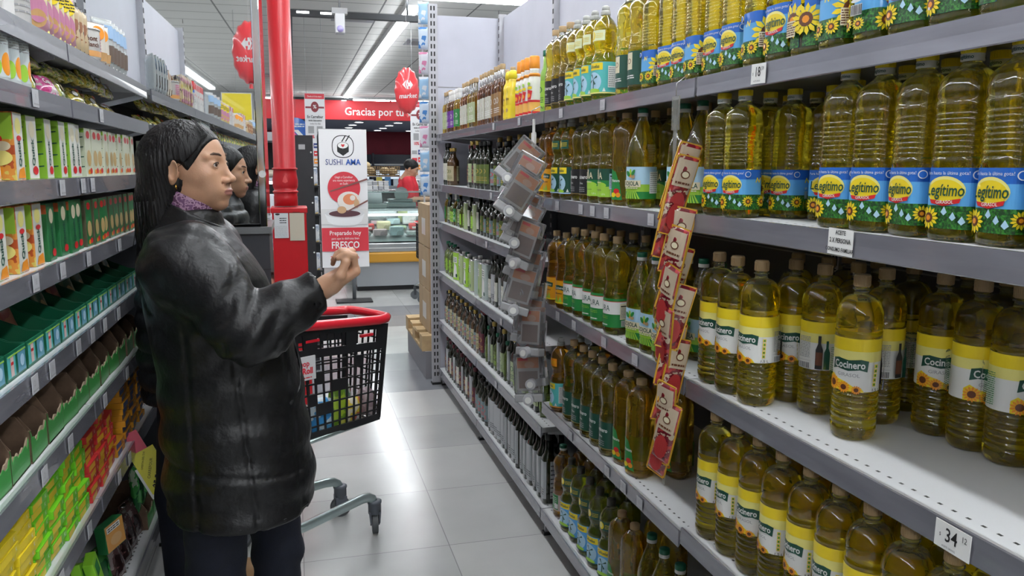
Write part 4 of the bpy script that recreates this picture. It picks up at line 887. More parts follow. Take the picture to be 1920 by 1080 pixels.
for i in range(5): put(cbag, -.56, 2.82+i*.055, 1.801, 'clear plastic pouch of dried food, %s towards the mirror' % ORD[i], 'pouch', 'clear pouches by the mirror', rz=PI/2-.5+random.uniform(-.15, .15))
# green display boxes with packets (fifth shelf)
def dispbox():
    t = empty('display_box', (0, 0, -50)); g = C_('display_green', (.01, .14, .07)); W, D, H = .118, .16, .055
    m = MB(); m.box(-D, 0, -W/2, W/2, 0, .003, g); m.box(-.003, 0, -W/2, W/2, 0, H, g); m.box(-D, -D+.003, -W/2, W/2, 0, H*2.1, g)
    for s_ in (-1, 1):
        y0 = s_*(W/2-.0015); m.add([(0, y0-.0015, 0), (-D, y0-.0015, 0), (-D, y0-.0015, H*2.1), (-.03, y0-.0015, H*1.05), (0, y0-.0015, H), (0, y0+.0015, 0), (-D, y0+.0015, 0), (-D, y0+.0015, H*2.1), (-.03, y0+.0015, H*1.05), (0, y0+.0015, H)],
            [(0, 1, 2, 3, 4), (9, 8, 7, 6, 5), (0, 4, 9, 5), (4, 3, 8, 9), (3, 2, 7, 8)], g)
    m.build('tray', t)
    a = Art(); a.rect(-.052, -.006, .006, .050, teal); a.rect(.006, .052, .006, .050, C_('display_blue', (.12, .35, .48))); a.rect(-.036, -.018, .008, .046, C_('tag_blush', (.75, .55, .52))); a.rect(-.034, -.020, .03, .036, red); a.ell(.03, .028, .012, .012, paleblue); a.rect(-.052, .052, .047, .05, lime)
    m = MB(); a.emit(m, lambda u, v, o: (o, u, v), step=0); m.build('print', t)
    return t
db = dispbox()
for i in range(12): put(db, -.536, 1.60+i*.124, 1.0905, 'dark green card display box, %s from the camera, left fifth shelf' % ORD[i], 'display box', 'green display boxes')
sp1 = pouch(.08, .115, .012, fleck('soup_sachet', [(.02, .10, .04), (.10, .12, .05), (.45, .38, .22), (.35, .12, .04)], 16), dkgreen, Art().ell(-.005, .05, .02, .026, C_('soup_print', (.55, .38, .16))), 'soup_sachet')
sp2 = pouch(.08, .12, .012, fleck('red_sachet', [(.25, .03, .02), (.35, .10, .04), (.03, .10, .04)], 16), red, None, 'soup_sachet')
for i in range(12):
    for j in range(2):
        if (i*2+j) % 5 == 3: continue
        put(sp1 if (i+j) % 3 else sp2, -.60-j*.05, 1.60+i*.124+.01*(j-1), 1.095, '%s sachet leaning %s in the %s green display box' % ('dark green' if (i+j) % 3 else 'red', ('in front', 'behind')[j], ORD[i]), 'sachet', 'soup sachets in display boxes', rz=PI/2+random.uniform(-.2, .2), rx=-.35)
# torn cardboard trays (sixth shelf)
card = mat('corrugated_card', (.16, .10, .065), .85, noise=.2, nscale=40)
def torn(seed):
    rn = random.Random(seed); t = empty('cardboard_tray', (0, 0, -50)); W, D = .115, .17; g = C_('tray_green', (.05, .30, .06))
    m = MB(); m.box(-D, 0, -W/2, W/2, 0, .004, card)
    def wall(p0, p1, hs, mat_, th):
        d = (Vector(p1)-Vector(p0)); n = Vector((-d.y, d.x, 0)).normalized()*th; k = len(hs); vs = []
        for q in (Vector((0, 0, 0)), n):
            for i, h in enumerate(hs):
                b_ = Vector(p0)+d*(i/(k-1))+q; vs += [(b_.x, b_.y, 0), (b_.x, b_.y, h)]
        fs = []
        for i in range(k-1):
            fs.append((2*i, 2*i+2, 2*i+3, 2*i+1)); o = 2*k; fs.append((o+2*i, o+2*i+1, o+2*i+3, o+2*i+2)); fs.append((2*i+1, 2*i+3, o+2*i+3, o+2*i+1))
        m.add(vs, fs, mat_)
    J = lambda base, amp, k: [base+rn.uniform(-amp, amp) for _ in range(k)]
    wall((0, -W/2, 0), (0, W/2, 0), [.07]+J(.045, .008, 9)+[.06], g, .0015); wall((-.0016, -W/2, 0), (-.0016, W/2, 0), [.072]+J(.047, .008, 9)+[.062], mat('card_edge', (.35, .26, .18), .9), .003)
    for s_ in (-1, 1):
        wall((-D, s_*(W/2-.002), 0), (0, s_*(W/2-.002), 0), [.115, .115]+J(.105, .012, 6)+[.07], card, .003)
    wall((-D, W/2, 0), (-D, -W/2, 0), [.115]*4, card, .003)
    m.build('tray', t); return t
tt = [torn(s_) for s_ in range(3)]
for i in range(12): put(tt[i % 3], -.537, 1.58+i*.122, .8955, 'torn cardboard tray with green front, %s from the camera, sixth shelf' % ORD[i], 'cardboard tray', 'torn cardboard trays', rz=random.uniform(-.04, .04))
for i in range(4): put(sp1, -.60, 1.66+i*.122, .902, 'loose dark sachet lying in torn tray, %s from the camera' % ORD[i], 'sachet', 'loose sachets in torn trays', rz=PI/2, rx=-1.1)
# stacks of flat boxes (seventh shelf)
def flat(c, c2, name='stock_cube_box'):
    t = empty(name, (0, 0, -50)); m = MB(); m.box(-.085, 0, -.048, .048, 0, .019, c, b=.0012); m.build('box', t)
    a = Art(); a.rect(-.045, .01, .002, .017, c2); a.rect(.02, .043, .004, .015, c); a.text('K', .03, .0095, .012, white)
    b_ = Art(); b_.rect(-.08, -.05, .003, .016, c2)
    m = MB(); a.emit(m, lambda u, v, o: (o, u, v), step=0); b_.emit(m, lambda u, v, o: (u, -.048-o, v), step=0); m.build('print', t); return t
fy, fg, fr, fo = flat(C_('box_yellow', (.80, .62, .02)), yellow), flat(C_('box_green', (.18, .62, .02)), yellow), flat(C_('box_red', (.55, .03, .03)), C_('box_amber', (.75, .42, .02))), flat(C_('box_orange', (.68, .30, .02)), C_('box_blue', (.08, .12, .30)))
def stack(p, y, n, col_, nm, lean=.0, x=-.535):
    for i in range(n): put(p, x+random.uniform(-.006, .006), y+lean*i+random.uniform(-.003, .003), .641+i*.0196, '%s flat box, %s from the bottom of the %s stack, seventh shelf' % (col_, ORD[i], nm), 'box', '%s flat boxes in the %s stack' % (col_, nm), rz=random.uniform(-.06, .06))
stack(fy, 1.47, 8, 'yellow', 'first'); stack(fy, 1.575, 9, 'yellow', 'second'); stack(fy, 1.68, 9, 'yellow', 'third')
stack(fg, 1.785, 9, 'green', 'first'); stack(fg, 1.89, 10, 'green', 'second'); stack(fg, 1.995, 10, 'green', 'third'); stack(fg, 2.10, 9, 'green', 'fourth')
stack(fr, 2.215, 9, 'red', 'first'); stack(fr, 2.325, 10, 'red', 'second'); stack(fr, 2.435, 8, 'red', 'third')
stack(fo, 2.66, 10, 'orange', 'first'); stack(fo, 2.78, 10, 'orange', 'second'); stack(fo, 2.90, 9, 'orange', 'third'); stack(fo, 2.55, 2, 'orange', 'low')
# bottom shelf
gbag = pouch(.11, .16, .035, fleck('green_pasta_bag', [(.01, .12, .03), (.05, .30, .06), (.4, .5, .35)], 14, r=.2), green, None, 'pasta_bag')
cob = carton('snack_box', .03, .10, .08, C_('carton_dkgreen', (.02, .16, .05)), C_('snack_orange', (.60, .28, .06)), None, lambda a, w, H: a.rect(-w*.4, w*.3, H*.7, H*.9, white).lines(-w*.35, w*.25, H*.72, H*.88, 2, black).ell(0, H*.35, w*.3, H*.2, C_('food_tan', (.6, .35, .15))))
limeb = carton('snack_box', .025, .05, .14, C_('lime_box', (.30, .70, .04)), C_('lime_box', (.30, .70, .04)), None, lambda a, w, H: a.rect(-w*.2, w*.3, H*.1, H*.25, white).rect(-w*.3, w*.3, H*.6, H*.9, green))
bbag2 = pouch(.10, .13, .04, fleck('dark_bean_bag', [(.03, .015, .015), (.10, .05, .05), (.25, .2, .2)], 22, r=.15), brown, None, 'bean_bag')
for i in range(4): put(gbag, -.57, 2.0+i*.10, .237, 'green pasta bag, %s from the camera, bottom left shelf' % ORD[i], 'pasta bag', 'green pasta bags, bottom left shelf', rz=PI/2-.3, rx=-.25)
put(limeb, -.535, 2.26, .34, 'lime green slim box tipped over the low pasta bags', 'box', None, rx=.35, ry=-.1); put(limeb, -.55, 2.17, .33, 'lime green slim box leaning nearer the camera', 'box', None, rx=-.3, ry=-.2)
put(cob, -.535, 2.42, .40, 'snack box with orange picture and white sticker resting on green bags', 'box', None, rz=-.3, ry=-.1); put(gbag, -.575, 2.42, .237, 'green pasta bag right under the snack box', 'pasta bag', None, rz=PI/2-.3, rx=-.2)
for i in range(4): put(bbag2, -.565, 2.55+i*.10, .237, 'dark shiny bean bag, %s after the snack box' % ORD[i], 'bean bag', 'dark bean bags', rz=PI/2-.2, rx=-.3)
for i in range(2): put(gbag, -.565, 2.93+i*.1, .30, 'green and white bag, %s of the pair near the column' % ('first', 'second')[i], 'pasta bag', 'green and white bags by the column', rz=PI/2, rx=-.1); put(tt[1], -.537, 2.95+i*.12, .2355, 'torn cardboard tray on the bottom shelf, %s from the column' % ('second', 'first')[i], 'cardboard tray', 'torn trays, bottom shelf')
# goods of the shelves behind the camera (seen in the mirror)
for i in range(34):
    y = 1.3-i*.17; p = [cbag, ybag, c_tom, obag, c_tom, bbag][(i//3) % 6]
    o = put(p, -.56, y, 1.801 if i > -1 else 0, 'pack on the top shelf behind the camera, %s in the mirror' % ORD[i], 'packet', 'packets seen only in the mirror', rz=0 if p is c_tom else PI/2+.5)
    o = put(p_gold if i % 2 else p_green, -.57, y, 1.662, 'bag on the second shelf behind the camera, %s in the mirror' % ORD[i], 'packet', 'bags seen only in the mirror', rz=PI/2, rx=-.4)
for p in (db,): pass

# ------------------------------------------------------------------ hanging strips
ccase = mat('security_case_plastic', (.78, .78, .80), .12, trans=.9, ior=1.1, coat=.8)
def case():
    t = empty('security_case', (0, 0, -50)); m = MB(); m.box(-.045, .045, -.014, .014, -.125, 0, ccase, b=.004); m.box(-.045, .045, -.018, .016, -.150, -.125, mat('case_grey', (.45, .45, .46), .25, trans=.25), b=.004); m.build('case', t)
    a = Art(); a.rect(-.036, .036, -.115, -.01, C_('case_card', (.50, .48, .46))); a.rect(-.034, .034, -.045, -.012, C_('case_orange', (.55, .20, .07))); a.ell(.005, -.035, .016, .010, C_('case_peach', (.6, .35, .22))); a.rect(-.03, .0, -.022, -.014, red); a.rect(-.03, .03, -.108, -.055, C_('case_dark', (.18, .12, .10)))
    m = MB(); a.emit(m, lambda u, v, o: (u, -.004-o, v), step=0); m.build('blister_card', t)
    m = MB(); m.cyl((0, -.012, -.138), (0, -.034, -.142), .017, mat('tag_disc', (.5, .5, .52), .3), n=16); m.cyl((0, -.034, -.142), (0, -.037, -.142), .010, capW, n=12); m.build('lock_disc', t)
    return t
cs = case()
t = empty('hanging_strip', (.885, 2.96, 1.68)); tag(t, 'white plastic clip strip carrying the clear security cases', 'display strip')
m = MB(); m.box(-.003, .003, -.008, .008, -1.08, .0, capW); m.tube([(0, 0, 0), (-.01, 0, .03), (.025, 0, .048), (.033, 0, .04)], .002, capSil, n=6); m.box(-.004, .004, -.02, .02, -.10, -.05, capW); m.build('strip', t)
rn = random.Random(5)
zz = [1.545, 1.50, 1.44, 1.37, 1.33, 1.27, 1.21, 1.16, 1.10, 1.03, .98, .95, .88, .82, .77]
for i, z0 in enumerate(zz):
    s_ = -1 if i % 2 else 1
    put(cs, .868-.02*(i % 3)+rn.uniform(-.01, .01), 2.90-.018*(i % 2)+(-.045*(i % 3)), z0+.04, 'clear security case with orange card, %s from the top of its strip' % ORD[i], 'security case', 'security cases on the strip', rz=-.55+s_*.25+rn.uniform(-.2, .2), ry=.62-.055*i+s_*.08, rx=-.15, sc=1.2)
t = empty('hanging_strip', (.895, 1.80, 1.69)); tag(t, 'clear clip strip holding the red sachets beside the blue labelled bottles', 'display strip')
m = MB(); m.box(-.001, .001, -.008, .008, -1.0, -.05, clearp); m.box(-.002, .002, -.018, .018, -.10, -.02, clearp); m.tube([(0, 0, -.02), (0, 0, .01), (.02, 0, .025), (.028, 0, .02)], .0012, capSil, n=6); m.build('strip', t)
sbag = pouch(.060, .165, .016, fleck('sachet_film', [(.28, .02, .03), (.42, .04, .04), (.16, .01, .02), (.5, .38, .28)], 30, r=.15, coat=.8), C_('sachet_edge', (.62, .34, .03)), Art().rect(-.026, .026, .09, .155, C_('sachet_cream', (.55, .44, .32))).ell(0, .12, .012, .010, brown).ell(0, .12, .009, .007, cream).lines(-.02, .02, .094, .104, 1, brown).ell(.0, .045, .020, .032, C_('spice_red', (.40, .03, .03))), 'spice_sachet')
m = MB()
for s_ in (-1, 1): m.box(s_*.029-.0015, s_*.029+.0015, -.0018, .0018, .004, .161, C_('sachet_edge', (.62, .34, .03)))
o = m.build('side_seal', sbag)
zz = [1.50, 1.47, 1.44, 1.38, 1.345, 1.30, 1.25, 1.21, 1.16, 1.11, 1.06, 1.02, .97, .92, .87, .83]
for i, z0 in enumerate(zz):
    s_ = -1 if i % 2 else 1
    put(sbag, .872+rn.uniform(-.012, .01), 1.785-.012*(i % 3), z0-.10, 'red spice sachet with yellow edges, %s from the top of its strip' % ORD[i], 'sachet', 'spice sachets on the strip', rz=-.65+rn.choice((-.75, .65, -.5, .8, .35)), ry=.24+rn.uniform(-.05, .05), rx=rn.uniform(-.1, .2))
for p in (cs, sbag, big, mont, jar, db, sp1, sp2, cbag, ybag, bbag, obag, gbag, cob, limeb, bbag2, p_gold, p_green, p_pink, fy, fg, fr, fo, *tt, *protos):
    if p.location.z < -40:
        for c in list(p.children): bpy.data.objects.remove(c)
        bpy.data.objects.remove(p)
# ------------------------------------------------------------------ mirrored column, red pipe, displays
mirror_m = mat('mirror_glass', (.86, .88, .88), .012, m=1.0); chrome = mat('chrome_trim', (.75, .77, .78), .08, m=1.0)
black_pl = mat('black_panel', (.018, .019, .022), .4, noise=.2, nscale=8); darkgrey = mat('dark_grey_panel', (.035, .038, .045), .45)
t = empty('mirrored_column', (-.437, 3.555, 0)); tag(t, 'mirror clad column on a black base at the end of left shelving', 'column')
m = MB(); m.box(-.34, .315, -.20, .22, 1.27, CEIL-.004, mat('column_paint', (.5, .5, .52), .5)); m.build('core', t)
MYAW = math.radians(-1.0)
o = MB(); o.box(-.34, .300, -.004, .004, 0, CEIL-1.28, mirror_m); o = o.build('mirror', t, loc=(0, -.216, 1.275)); o.rotation_euler = (0, 0, MYAW)
m = MB(); m.box(.300, .330, -.225, .225, 1.255, CEIL-.004, chrome, b=.004); m.build('corner_trim', t)
m = MB(); m.cyl((.318, -.226, 1.47), (.318, -.232, 1.47), .014, mat('white_clip', (.7, .7, .7), .3), n=16); m.build('mirror_clip', t)
m = MB(); m.box(-.34, .345, -.235, .22, 1.235, 1.262, mat('ledge_grey', (.22, .23, .24), .3, m=.5)); m.build('ledge', t)
m = MB(); m.box(-.34, .335, -.225, .22, 0.0, 1.235, darkgrey); m.box(-.34, .336, -.2265, -.225, 1.09, 1.095, black_pl); m.build('base', t)
m = MB(); m.box(.336, .346, -.228, -.20, 0, 1.08, chrome); m.build('edge_trim', t)
t = empty('fire_pipe', (-.045, 4.5, 0)); tag(t, 'thick red painted fire pipe standing on a red metal box', 'pipe')
redp = mat('red_gloss_paint', (.42, .008, .014), .42, coat=.08, bump=.15, bscale=60, stretch=(1, 1, .08)); redbox_m = mat('red_box_paint', (.46, .008, .014), .35, noise=.1, nscale=6)
m = MB(); m.lathe([(.062, 1.29), (.062, 1.34), (.060, 1.345), (.063, 1.36), (.063, 1.37), (.058, 1.375), (.058, 1.375), (.064, 1.39), (.066, 1.40), (.066, 1.43), (.061, 1.46), (.059, 1.48), (.062, 1.485), (.062, 1.49), (.058, 1.495), (.058, CEIL-.004)], redp, n=32); m.build('pipe', t)
m = MB()
for z in (1.365, 1.487): m.lathe([(.058, z-.006), (.066, z-.004), (.066, z+.004), (.058, z+.006)], redp, n=32)
m.build('weld_ring', t)
a = Art().poly([(-.014, 1.42), (0, 1.412), (.014, 1.42), (.008, 1.44), (0, 1.455), (-.008, 1.44)], mat('worn_red', (.62, .08, .08), .3)); m = MB(); a.emit(m, wrapper(.067, .067)); m.build('flow_mark', t)
t = empty('hydrant_box', (-.030, 4.50, 0)); tag(t, 'red metal box under the red pipe with two taped papers', 'box')
m = MB(); m.box(-.088, .088, -.10, .10, 0, 1.262, redbox_m, b=.006); m.build('body', t)
m = MB(); m.box(-.094, .094, -.106, .106, 1.255, 1.285, redbox_m, b=.005); m.build('lid', t)
m = MB(); m.box(-.078, -.006, -.1045, -.1035, 1.125, 1.262, mat('form_paper', (.60, .62, .64), .6)); a = Art().ell(-.060, 1.250, .012, .005, black).lines(-.073, -.012, 1.13, 1.19, 12, grey_print, .25).lines(-.05, -.015, 1.20, 1.235, 3, black, .4)
a.emit(m, lambda u, v, o_: (u, -.1045-o_, v), step=0); m.build('inspection_form', t)
m = MB(); m.box(.0, .076, -.1045, -.1035, 1.11, 1.27, mat('old_paper', (.50, .45, .36), .7)); m.box(.018, .055, -.106, -.1035, 1.258, 1.262, brown); m.build('blank_paper', t)
# black open cabinets behind
t = empty('display_cabinet', (-.06, 6.0, 0)); tag(t, 'black open display cabinet with lit shelves behind the red pipe', 'display cabinet')
m = MB(); m.box(-.30, .05, .0, .6, 1.68, 1.74, mat('cab_top', (.45, .48, .50), .3, m=.4)); m.box(-.30, .05, .56, .6, 0, 1.68, black_pl); m.box(-.30, .05, 0, .6, 0, .6, black_pl); m.build('body', t)
m = MB(); m.box(.048, .072, -.02, .03, 0, 1.78, mat('cab_post', (.20, .22, .24), .3, m=.5)); m.build('post', t)
for z in (.9, 1.12, 1.40): m = MB(); m.box(-.30, .05, .02, .56, z, z+.02, mat('lit_shelf', (.6, .65, .7), .3)); m.build('shelf', t)
m = MB(); m.box(.075, .20, -.02, .6, 0, 1.72, black_pl); m.box(.10, .145, -.022, -.02, 1.62, 1.655, grey_print)
for k in range(6): m.ball((.185, -.022, .7+k*.18), .006, capW, 8, 6)
m.build('side_panel', t)
lampm = mat('cabinet_lamp', (.9, .95, 1), .5, emis=6)
m = MB(); m.box(-.28, .03, .03, .06, 1.375, 1.395, lampm); m.build('lamp', t)
rn = random.Random(9)
for i in range(12):
    m = MB(); c = [C_('milk_white', (.7, .74, .78)), paleblue, C_('milk_blue', (.2, .35, .6)), C_('milk_pink', (.7, .4, .45))][i % 4]
    m.box(-.028, .028, -.03, .03, 0, .10+.03*(i % 3), c, b=.004); a = Art().rect(-.02, .02, .03, .06, [blue, red, white][i % 3]); a.emit(m, lambda u, v, o_: (u, -.03-o_, v), step=0)
    tag(m.build('milk_carton', loc=(-.30+.065*(i % 6), 6.08, [.9205, 1.1405][i//6])), 'milk carton inside the black cabinet, %s of those on its %s shelf' % (ORD[i % 6], ('lower', 'middle')[i//6]), 'carton', 'milk cartons in the black cabinet')
for i in range(4):
    m = MB(); m.ball((0, 0, .028), (.05, .05, .028), C_('bread_bag', (.6, .52, .42)), 14, 8); tag(m.build('bread_loaf', loc=(-.27+.11*i, 6.1, 1.42)), 'pale wrapped loaf on the upper cabinet shelf, %s of four' % ORD[i], 'bread', 'loaves in the black cabinet')
t = empty('snack_rack', (.085, 7.0, 0)); tag(t, 'dark rack of white packets between black cabinet and hanging banner', 'rack')
m = MB(); m.box(-.01, .12, .2, .24, 0, 1.5, black_pl)
m.build('back', t)
for z in (.62, .86, 1.1, 1.34):
    m = MB(); m.box(-.02, .125, -.02, .2, z-.012, z, black_pl); m.build('shelf', t)
for i in range(8):
    m = MB(); m.box(-.027, .027, -.02, .02, 0, .15, fleck('rack_pack', [(.65, .66, .68), (.6, .62, .65), (.35, .40, .5), (.6, .45, .2)], 18), b=.008)
    tag(m.build('snack_packet', loc=(.105+.062*(i % 2), 7.02, [.6205, .8605, 1.1005, 1.3405][i//2])), 'white packet on the dark rack, %s along its %s shelf' % (ORD[i % 2], ('lowest', 'second', 'third', 'top')[i//2]), 'packet', 'white packets on the dark rack')

# ------------------------------------------------------------------ banner stand
t = empty('banner_stand', (.527, 9.0, 0)); tag(t, 'white sushi advertising banner on a black tube stand', 'banner')
m = MB(); m.tube([(-.25, .03, .05), (-.255, .03, 1.2), (-.258, .03, 1.82), (-.245, .03, 1.87), (-.21, .03, 1.89), (.20, .03, 1.89), (.235, .03, 1.87), (.24, .03, 1.8), (.235, .03, .5)], .014, black_pl, n=10)
m.tube([(.085, .03, .5), (.085, .03, .03)], .022, mat('stand_leg', (.12, .13, .14), .35), n=10); m.tube([(-.25, .03, .5), (.24, .03, .5)], .012, black_pl, n=8); m.build('frame', t)
m = MB(); m.box(-.12, .28, -.09, .15, 0, .02, black_pl, b=.005); m.build('foot', t)
m = MB(); m.box(-.255, .255, -.002, .002, .395, 1.90, C_('banner_white', (.80, .79, .80))); m.build('sheet', t)
navy = C_('navy_print', (.03, .05, .22)); bred = C_('banner_red', (.62, .04, .06)); lg = C_('banner_grey', (.58, .58, .60))
a = Art()
n = 28; X0, Z0 = .0, 1.715
out = [(X0+.118*math.copysign(abs(math.cos(t_))**.8, math.cos(t_)), Z0+.122*math.copysign(abs(math.sin(t_))**.8, math.sin(t_))) for t_ in [2*PI*i/n for i in range(n)]]
a.poly(out, black); a.poly([(X0+(x-X0)*.93, Z0+(y-Z0)*.93) for x, y in out], C_('banner_white', (.8, .8, .8)))
a.poly([(-.062, Z0+.01), (0, Z0-.03), (.062, Z0+.01), (.062, Z0-.055), (0, Z0-.10), (-.062, Z0-.055)], black); a.ell(0, Z0+.01, .062, .038, black); a.ell(0, Z0+.012, .055, .032, white)
a.poly([(0, Z0-.008), (.018, Z0+.012), (.016, Z0+.024), (.008, Z0+.027), (0, Z0+.019), (-.008, Z0+.027), (-.016, Z0+.024), (-.018, Z0+.012)], red)
for d in (-.01, .03): a.poly([(d-.006, Z0+.055), (d+.004, Z0+.05), (d+.048, Z0+.118), (d+.036, Z0+.122)], black)
a.text('SUSHI', -.098, 1.545, .088, navy, sx=.82); a.text('AMA', .106, 1.545, .088, C_('blue_bold', (.02, .10, .42)), bold=.025, sx=.84)
a.ell(0, 1.27, .175, .175, bred, 40)
for i, tx in enumerate(('Llegó a Carrefour', 'una nueva experiencia', 'en Sushi')): a.text(tx, 0, 1.385-i*.035, .034, white, sx=.78)
a.poly([(-.25, .87), (.25, .87), (.25, 1.04), (-.25, 1.04)], C_('banner_warm', (.70, .69, .68)))
a.ell(0, .985, .215, .062, C_('bowl_rim', (.66, .66, .67)), 32); a.ell(0, .983, .175, .043, C_('soy', (.10, .04, .05)), 28); a.poly([(-.215, .985), (.215, .985), (.18, .90), (.10, .855), (-.10, .855), (-.18, .90)], C_('bowl_white', (.80, .80, .81)))
a.ell(0, .99, .205, .052, C_('bowl_rim', (.66, .66, .67)), 32); a.ell(0, .988, .17, .037, C_('soy', (.10, .04, .05)), 28)
a.ell(.05, 1.13, .125, .10, C_('rice', (.78, .72, .66)), 24); a.ell(.06, 1.145, .075, .06, C_('salmon', (.72, .25, .12)), 20); a.ell(.09, 1.16, .03, .03, C_('rice', (.78, .72, .66)), 12); a.ell(-.03, 1.03, .05, .04, C_('sesame', (.58, .36, .2)), 14); a.ell(.13, 1.10, .03, .05, C_('sesame', (.58, .36, .2)), 14)
a.poly([(-.15, 1.225), (-.15, 1.24), (.253, 1.375), (.253, 1.355)], C_('stick', (.20, .08, .07))); a.poly([(.02, 1.0), (.03, 1.02), (.253, 1.14), (.253, 1.12)], C_('stick', (.20, .08, .07)))
a.rect(-.252, .252, .575, .835, bred); a.text('Preparado hoy', 0, .775, .068, white, bold=.01, sx=.84); a.text('para que lo disfrutes bien', 0, .715, .034, white, sx=.86); a.text('FRESCO', 0, .640, .108, white, bold=.02, sx=.8)
a.text('0800 666 3426', .02, .502, .040, bred, bold=.015, sx=1.05); a.poly([(-.16, .495), (-.125, .495), (-.13, .512), (-.12, .515), (-.12, .522), (-.165, .522), (-.165, .515), (-.155, .512)], bred)
m = MB(); a.emit(m, lambda u, v, o_: (u*(1+.0*v), -.003-o_*1.5, v), step=0); m.build('print', t)

# ------------------------------------------------------------------ deli counter
stl = mat('brushed_steel', (.50, .53, .55), .25, m=.7); glassm = mat('counter_glass', (.80, .92, .88), .03, trans=.97, ior=1.05)
t = empty('deli_counter', (2.6, 9.75, 0)); tag(t, 'long refrigerated deli counter with grey front and orange bumper', 'counter')
m = MB(); m.box(-1.9, 2.4, 0, .9, .06, .36, mat('counter_grey', (.34, .36, .38), .4)); m.box(-1.9, 2.4, .05, .85, 0, .06, black_pl); m.build('base', t)
m = MB(); m.box(-1.92, 2.42, -.05, .02, .35, .475, mat('orange_bumper', (.60, .30, .035), .35), b=.02); m.build('bumper', t)
m = MB(); m.box(-1.9, 2.4, -.03, .06, .475, .585, stl, b=.01); m.box(-1.9, 2.4, -.034, -.03, .52, .53, white); m.build('edge_rail', t)
m = MB(); m.add([(-1.9, .02, .60), (2.4, .02, .60), (2.4, .62, .80), (-1.9, .62, .80)], [(0, 1, 2, 3)], mat('deck_white', (.62, .66, .68), .3)); m.box(-1.9, 2.4, .62, .9, .36, .95, stl); m.build('deck', t)
m = MB(); m.box(-1.9, 2.4, .25, .9, .955, .985, stl); m.build('worktop', t)
m = MB(); m.add([(-1.9, .0, .60), (2.4, .0, .60), (2.4, .18, 1.18), (-1.9, .18, 1.18), (-1.9, .006, .60), (2.4, .006, .60), (2.4, .186, 1.18), (-1.9, .186, 1.18)], [(0, 1, 2, 3), (7, 6, 5, 4), (0, 4, 5, 1), (3, 2, 6, 7)], glassm); m.build('glass_front', t)
m = MB(); m.box(-1.9, 2.4, .16, .55, 1.185, 1.20, mat('glass_green_edge', (.30, .42, .40), .1, trans=.3)); m.build('glass_top', t)
m = MB(); m.box(-1.9, 2.4, .20, .24, .90, .925, mat('counter_lamp', (.95, .97, 1), .5, emis=10)); m.build('lamp', t)
packc = [('white', (.72, .74, .74)), ('pale green', (.55, .66, .42)), ('pink', (.62, .42, .45)), ('red', (.55, .06, .06)), ('pale blue', (.50, .62, .66)), ('cream', (.62, .56, .34))]
k = 0
for r0 in range(3):
    for i in range(9):
        nm, c = packc[(i*2+r0*3) % 6]; y = .14+r0*.17; z = .603+(y-.02)*.333
        m = MB(); pm = fleck('deli_'+nm.replace(' ', '_'), [c, tuple(min(1, q*1.15) for q in c), tuple(q*.7 for q in c)], 10)
        m.box(-.085, .085, -.06, .06, 0, .05+.03*((i+r0) % 3), pm, b=.018)
        if i % 3 == 0: m.box(-.05, .05, -.062, -.058, .015, .04, white)
        tag(m.build('deli_pack', loc=(.80+i*.20+.06*(r0 % 2), 9.75+y, z+.022)), '%s wrapped deli pack, %s in the %s row of the counter' % (nm, ORD[i], ('front', 'middle', 'rear')[r0]), 'deli pack', 'wrapped packs in the deli counter')
m = MB(); m.box(-.06, .06, -.004, .004, 0, .16, C_('card_yellowgreen', (.62, .68, .30))); tag(m.build('price_card', loc=(1.33, 10.28, .80)), 'pale green price card standing in the deli counter', 'price card')
t = empty('meat_slicer', (1.30, 10.35, .986)); tag(t, 'grey steel meat slicer on the deli counter', 'slicer')
m = MB(); m.box(-.20, .20, -.12, .12, 0, .07, stl, b=.02); m.box(-.15, .16, -.10, .08, .07, .11, stl, b=.015); m.build('body', t)
m = MB(); m.cyl((.02, -.05, .17), (.02, -.03, .17), .09, chrome, n=24); m.build('blade', t)
m = MB(); m.cyl((.22, -.1, .06), (.25, -.1, .06), .035, black_pl, n=14); m.build('knob', t)
t = empty('counter_scale', (.98, 10.3, .986)); tag(t, 'white counter scale near the banner with sloped display', 'scale')
m = MB(); m.box(-.14, .14, -.12, .12, 0, .05, C_('scale_white', (.6, .62, .62)), b=.01); m.add([(-.1, .02, .05), (.1, .02, .05), (.1, .12, .2), (-.1, .12, .2), (-.1, .13, .05), (.1, .13, .05), (.1, .15, .2), (-.1, .15, .2)], [(0, 1, 2, 3), (3, 2, 6, 7), (7, 6, 5, 4), (0, 3, 7, 4), (1, 5, 6, 2)], stl); m.build('body', t)
# back counter with tubs and bread baskets
t = empty('back_counter', (2.4, 11.5, 0)); tag(t, 'dark back counter behind the deli clerk', 'counter')
m = MB(); m.box(-1.7, 2.4, 0, .6, 0, 1.14, black_pl); m.box(-1.72, 2.42, -.02, .62, 1.14, 1.17, stl); m.build('body', t)
for i in range(14):
    m = MB(); c = [(.66, .68, .68), (.5, .52, .54), (.35, .36, .38)][i % 3]; m.box(-.035, .035, -.03, .03, 0, .06, C_('tub_%d' % (i % 3), c), b=.012); m.box(-.037, .037, -.032, .032, .055, .065, white, b=.004)
    tag(m.build('cheese_tub', loc=(.80+.078*(i % 7), 11.56+.02*(i//7), 1.1705+.0655*(i//7))), 'small white cheese tub, %s in the %s layer under the bread baskets' % (ORD[i % 7], ('lower', 'upper')[i//7]), 'tub', 'cheese tubs on the back counter')
t = empty('wire_rack', (1.15, 11.62, 1.17)); tag(t, 'wire rack holding bread baskets above the cheese tubs', 'rack')
m = MB()
for x in (-.35, .35):
    for y in (-.02, .3): m.tube([(x, y, 0), (x, y, .19)], .006, stl, n=6)
m.box(-.37, .37, -.04, .32, .185, .195, stl); m.build('frame', t)
basket_m = mat('wicker', (.20, .13, .06), .8, noise=.3, nscale=60)
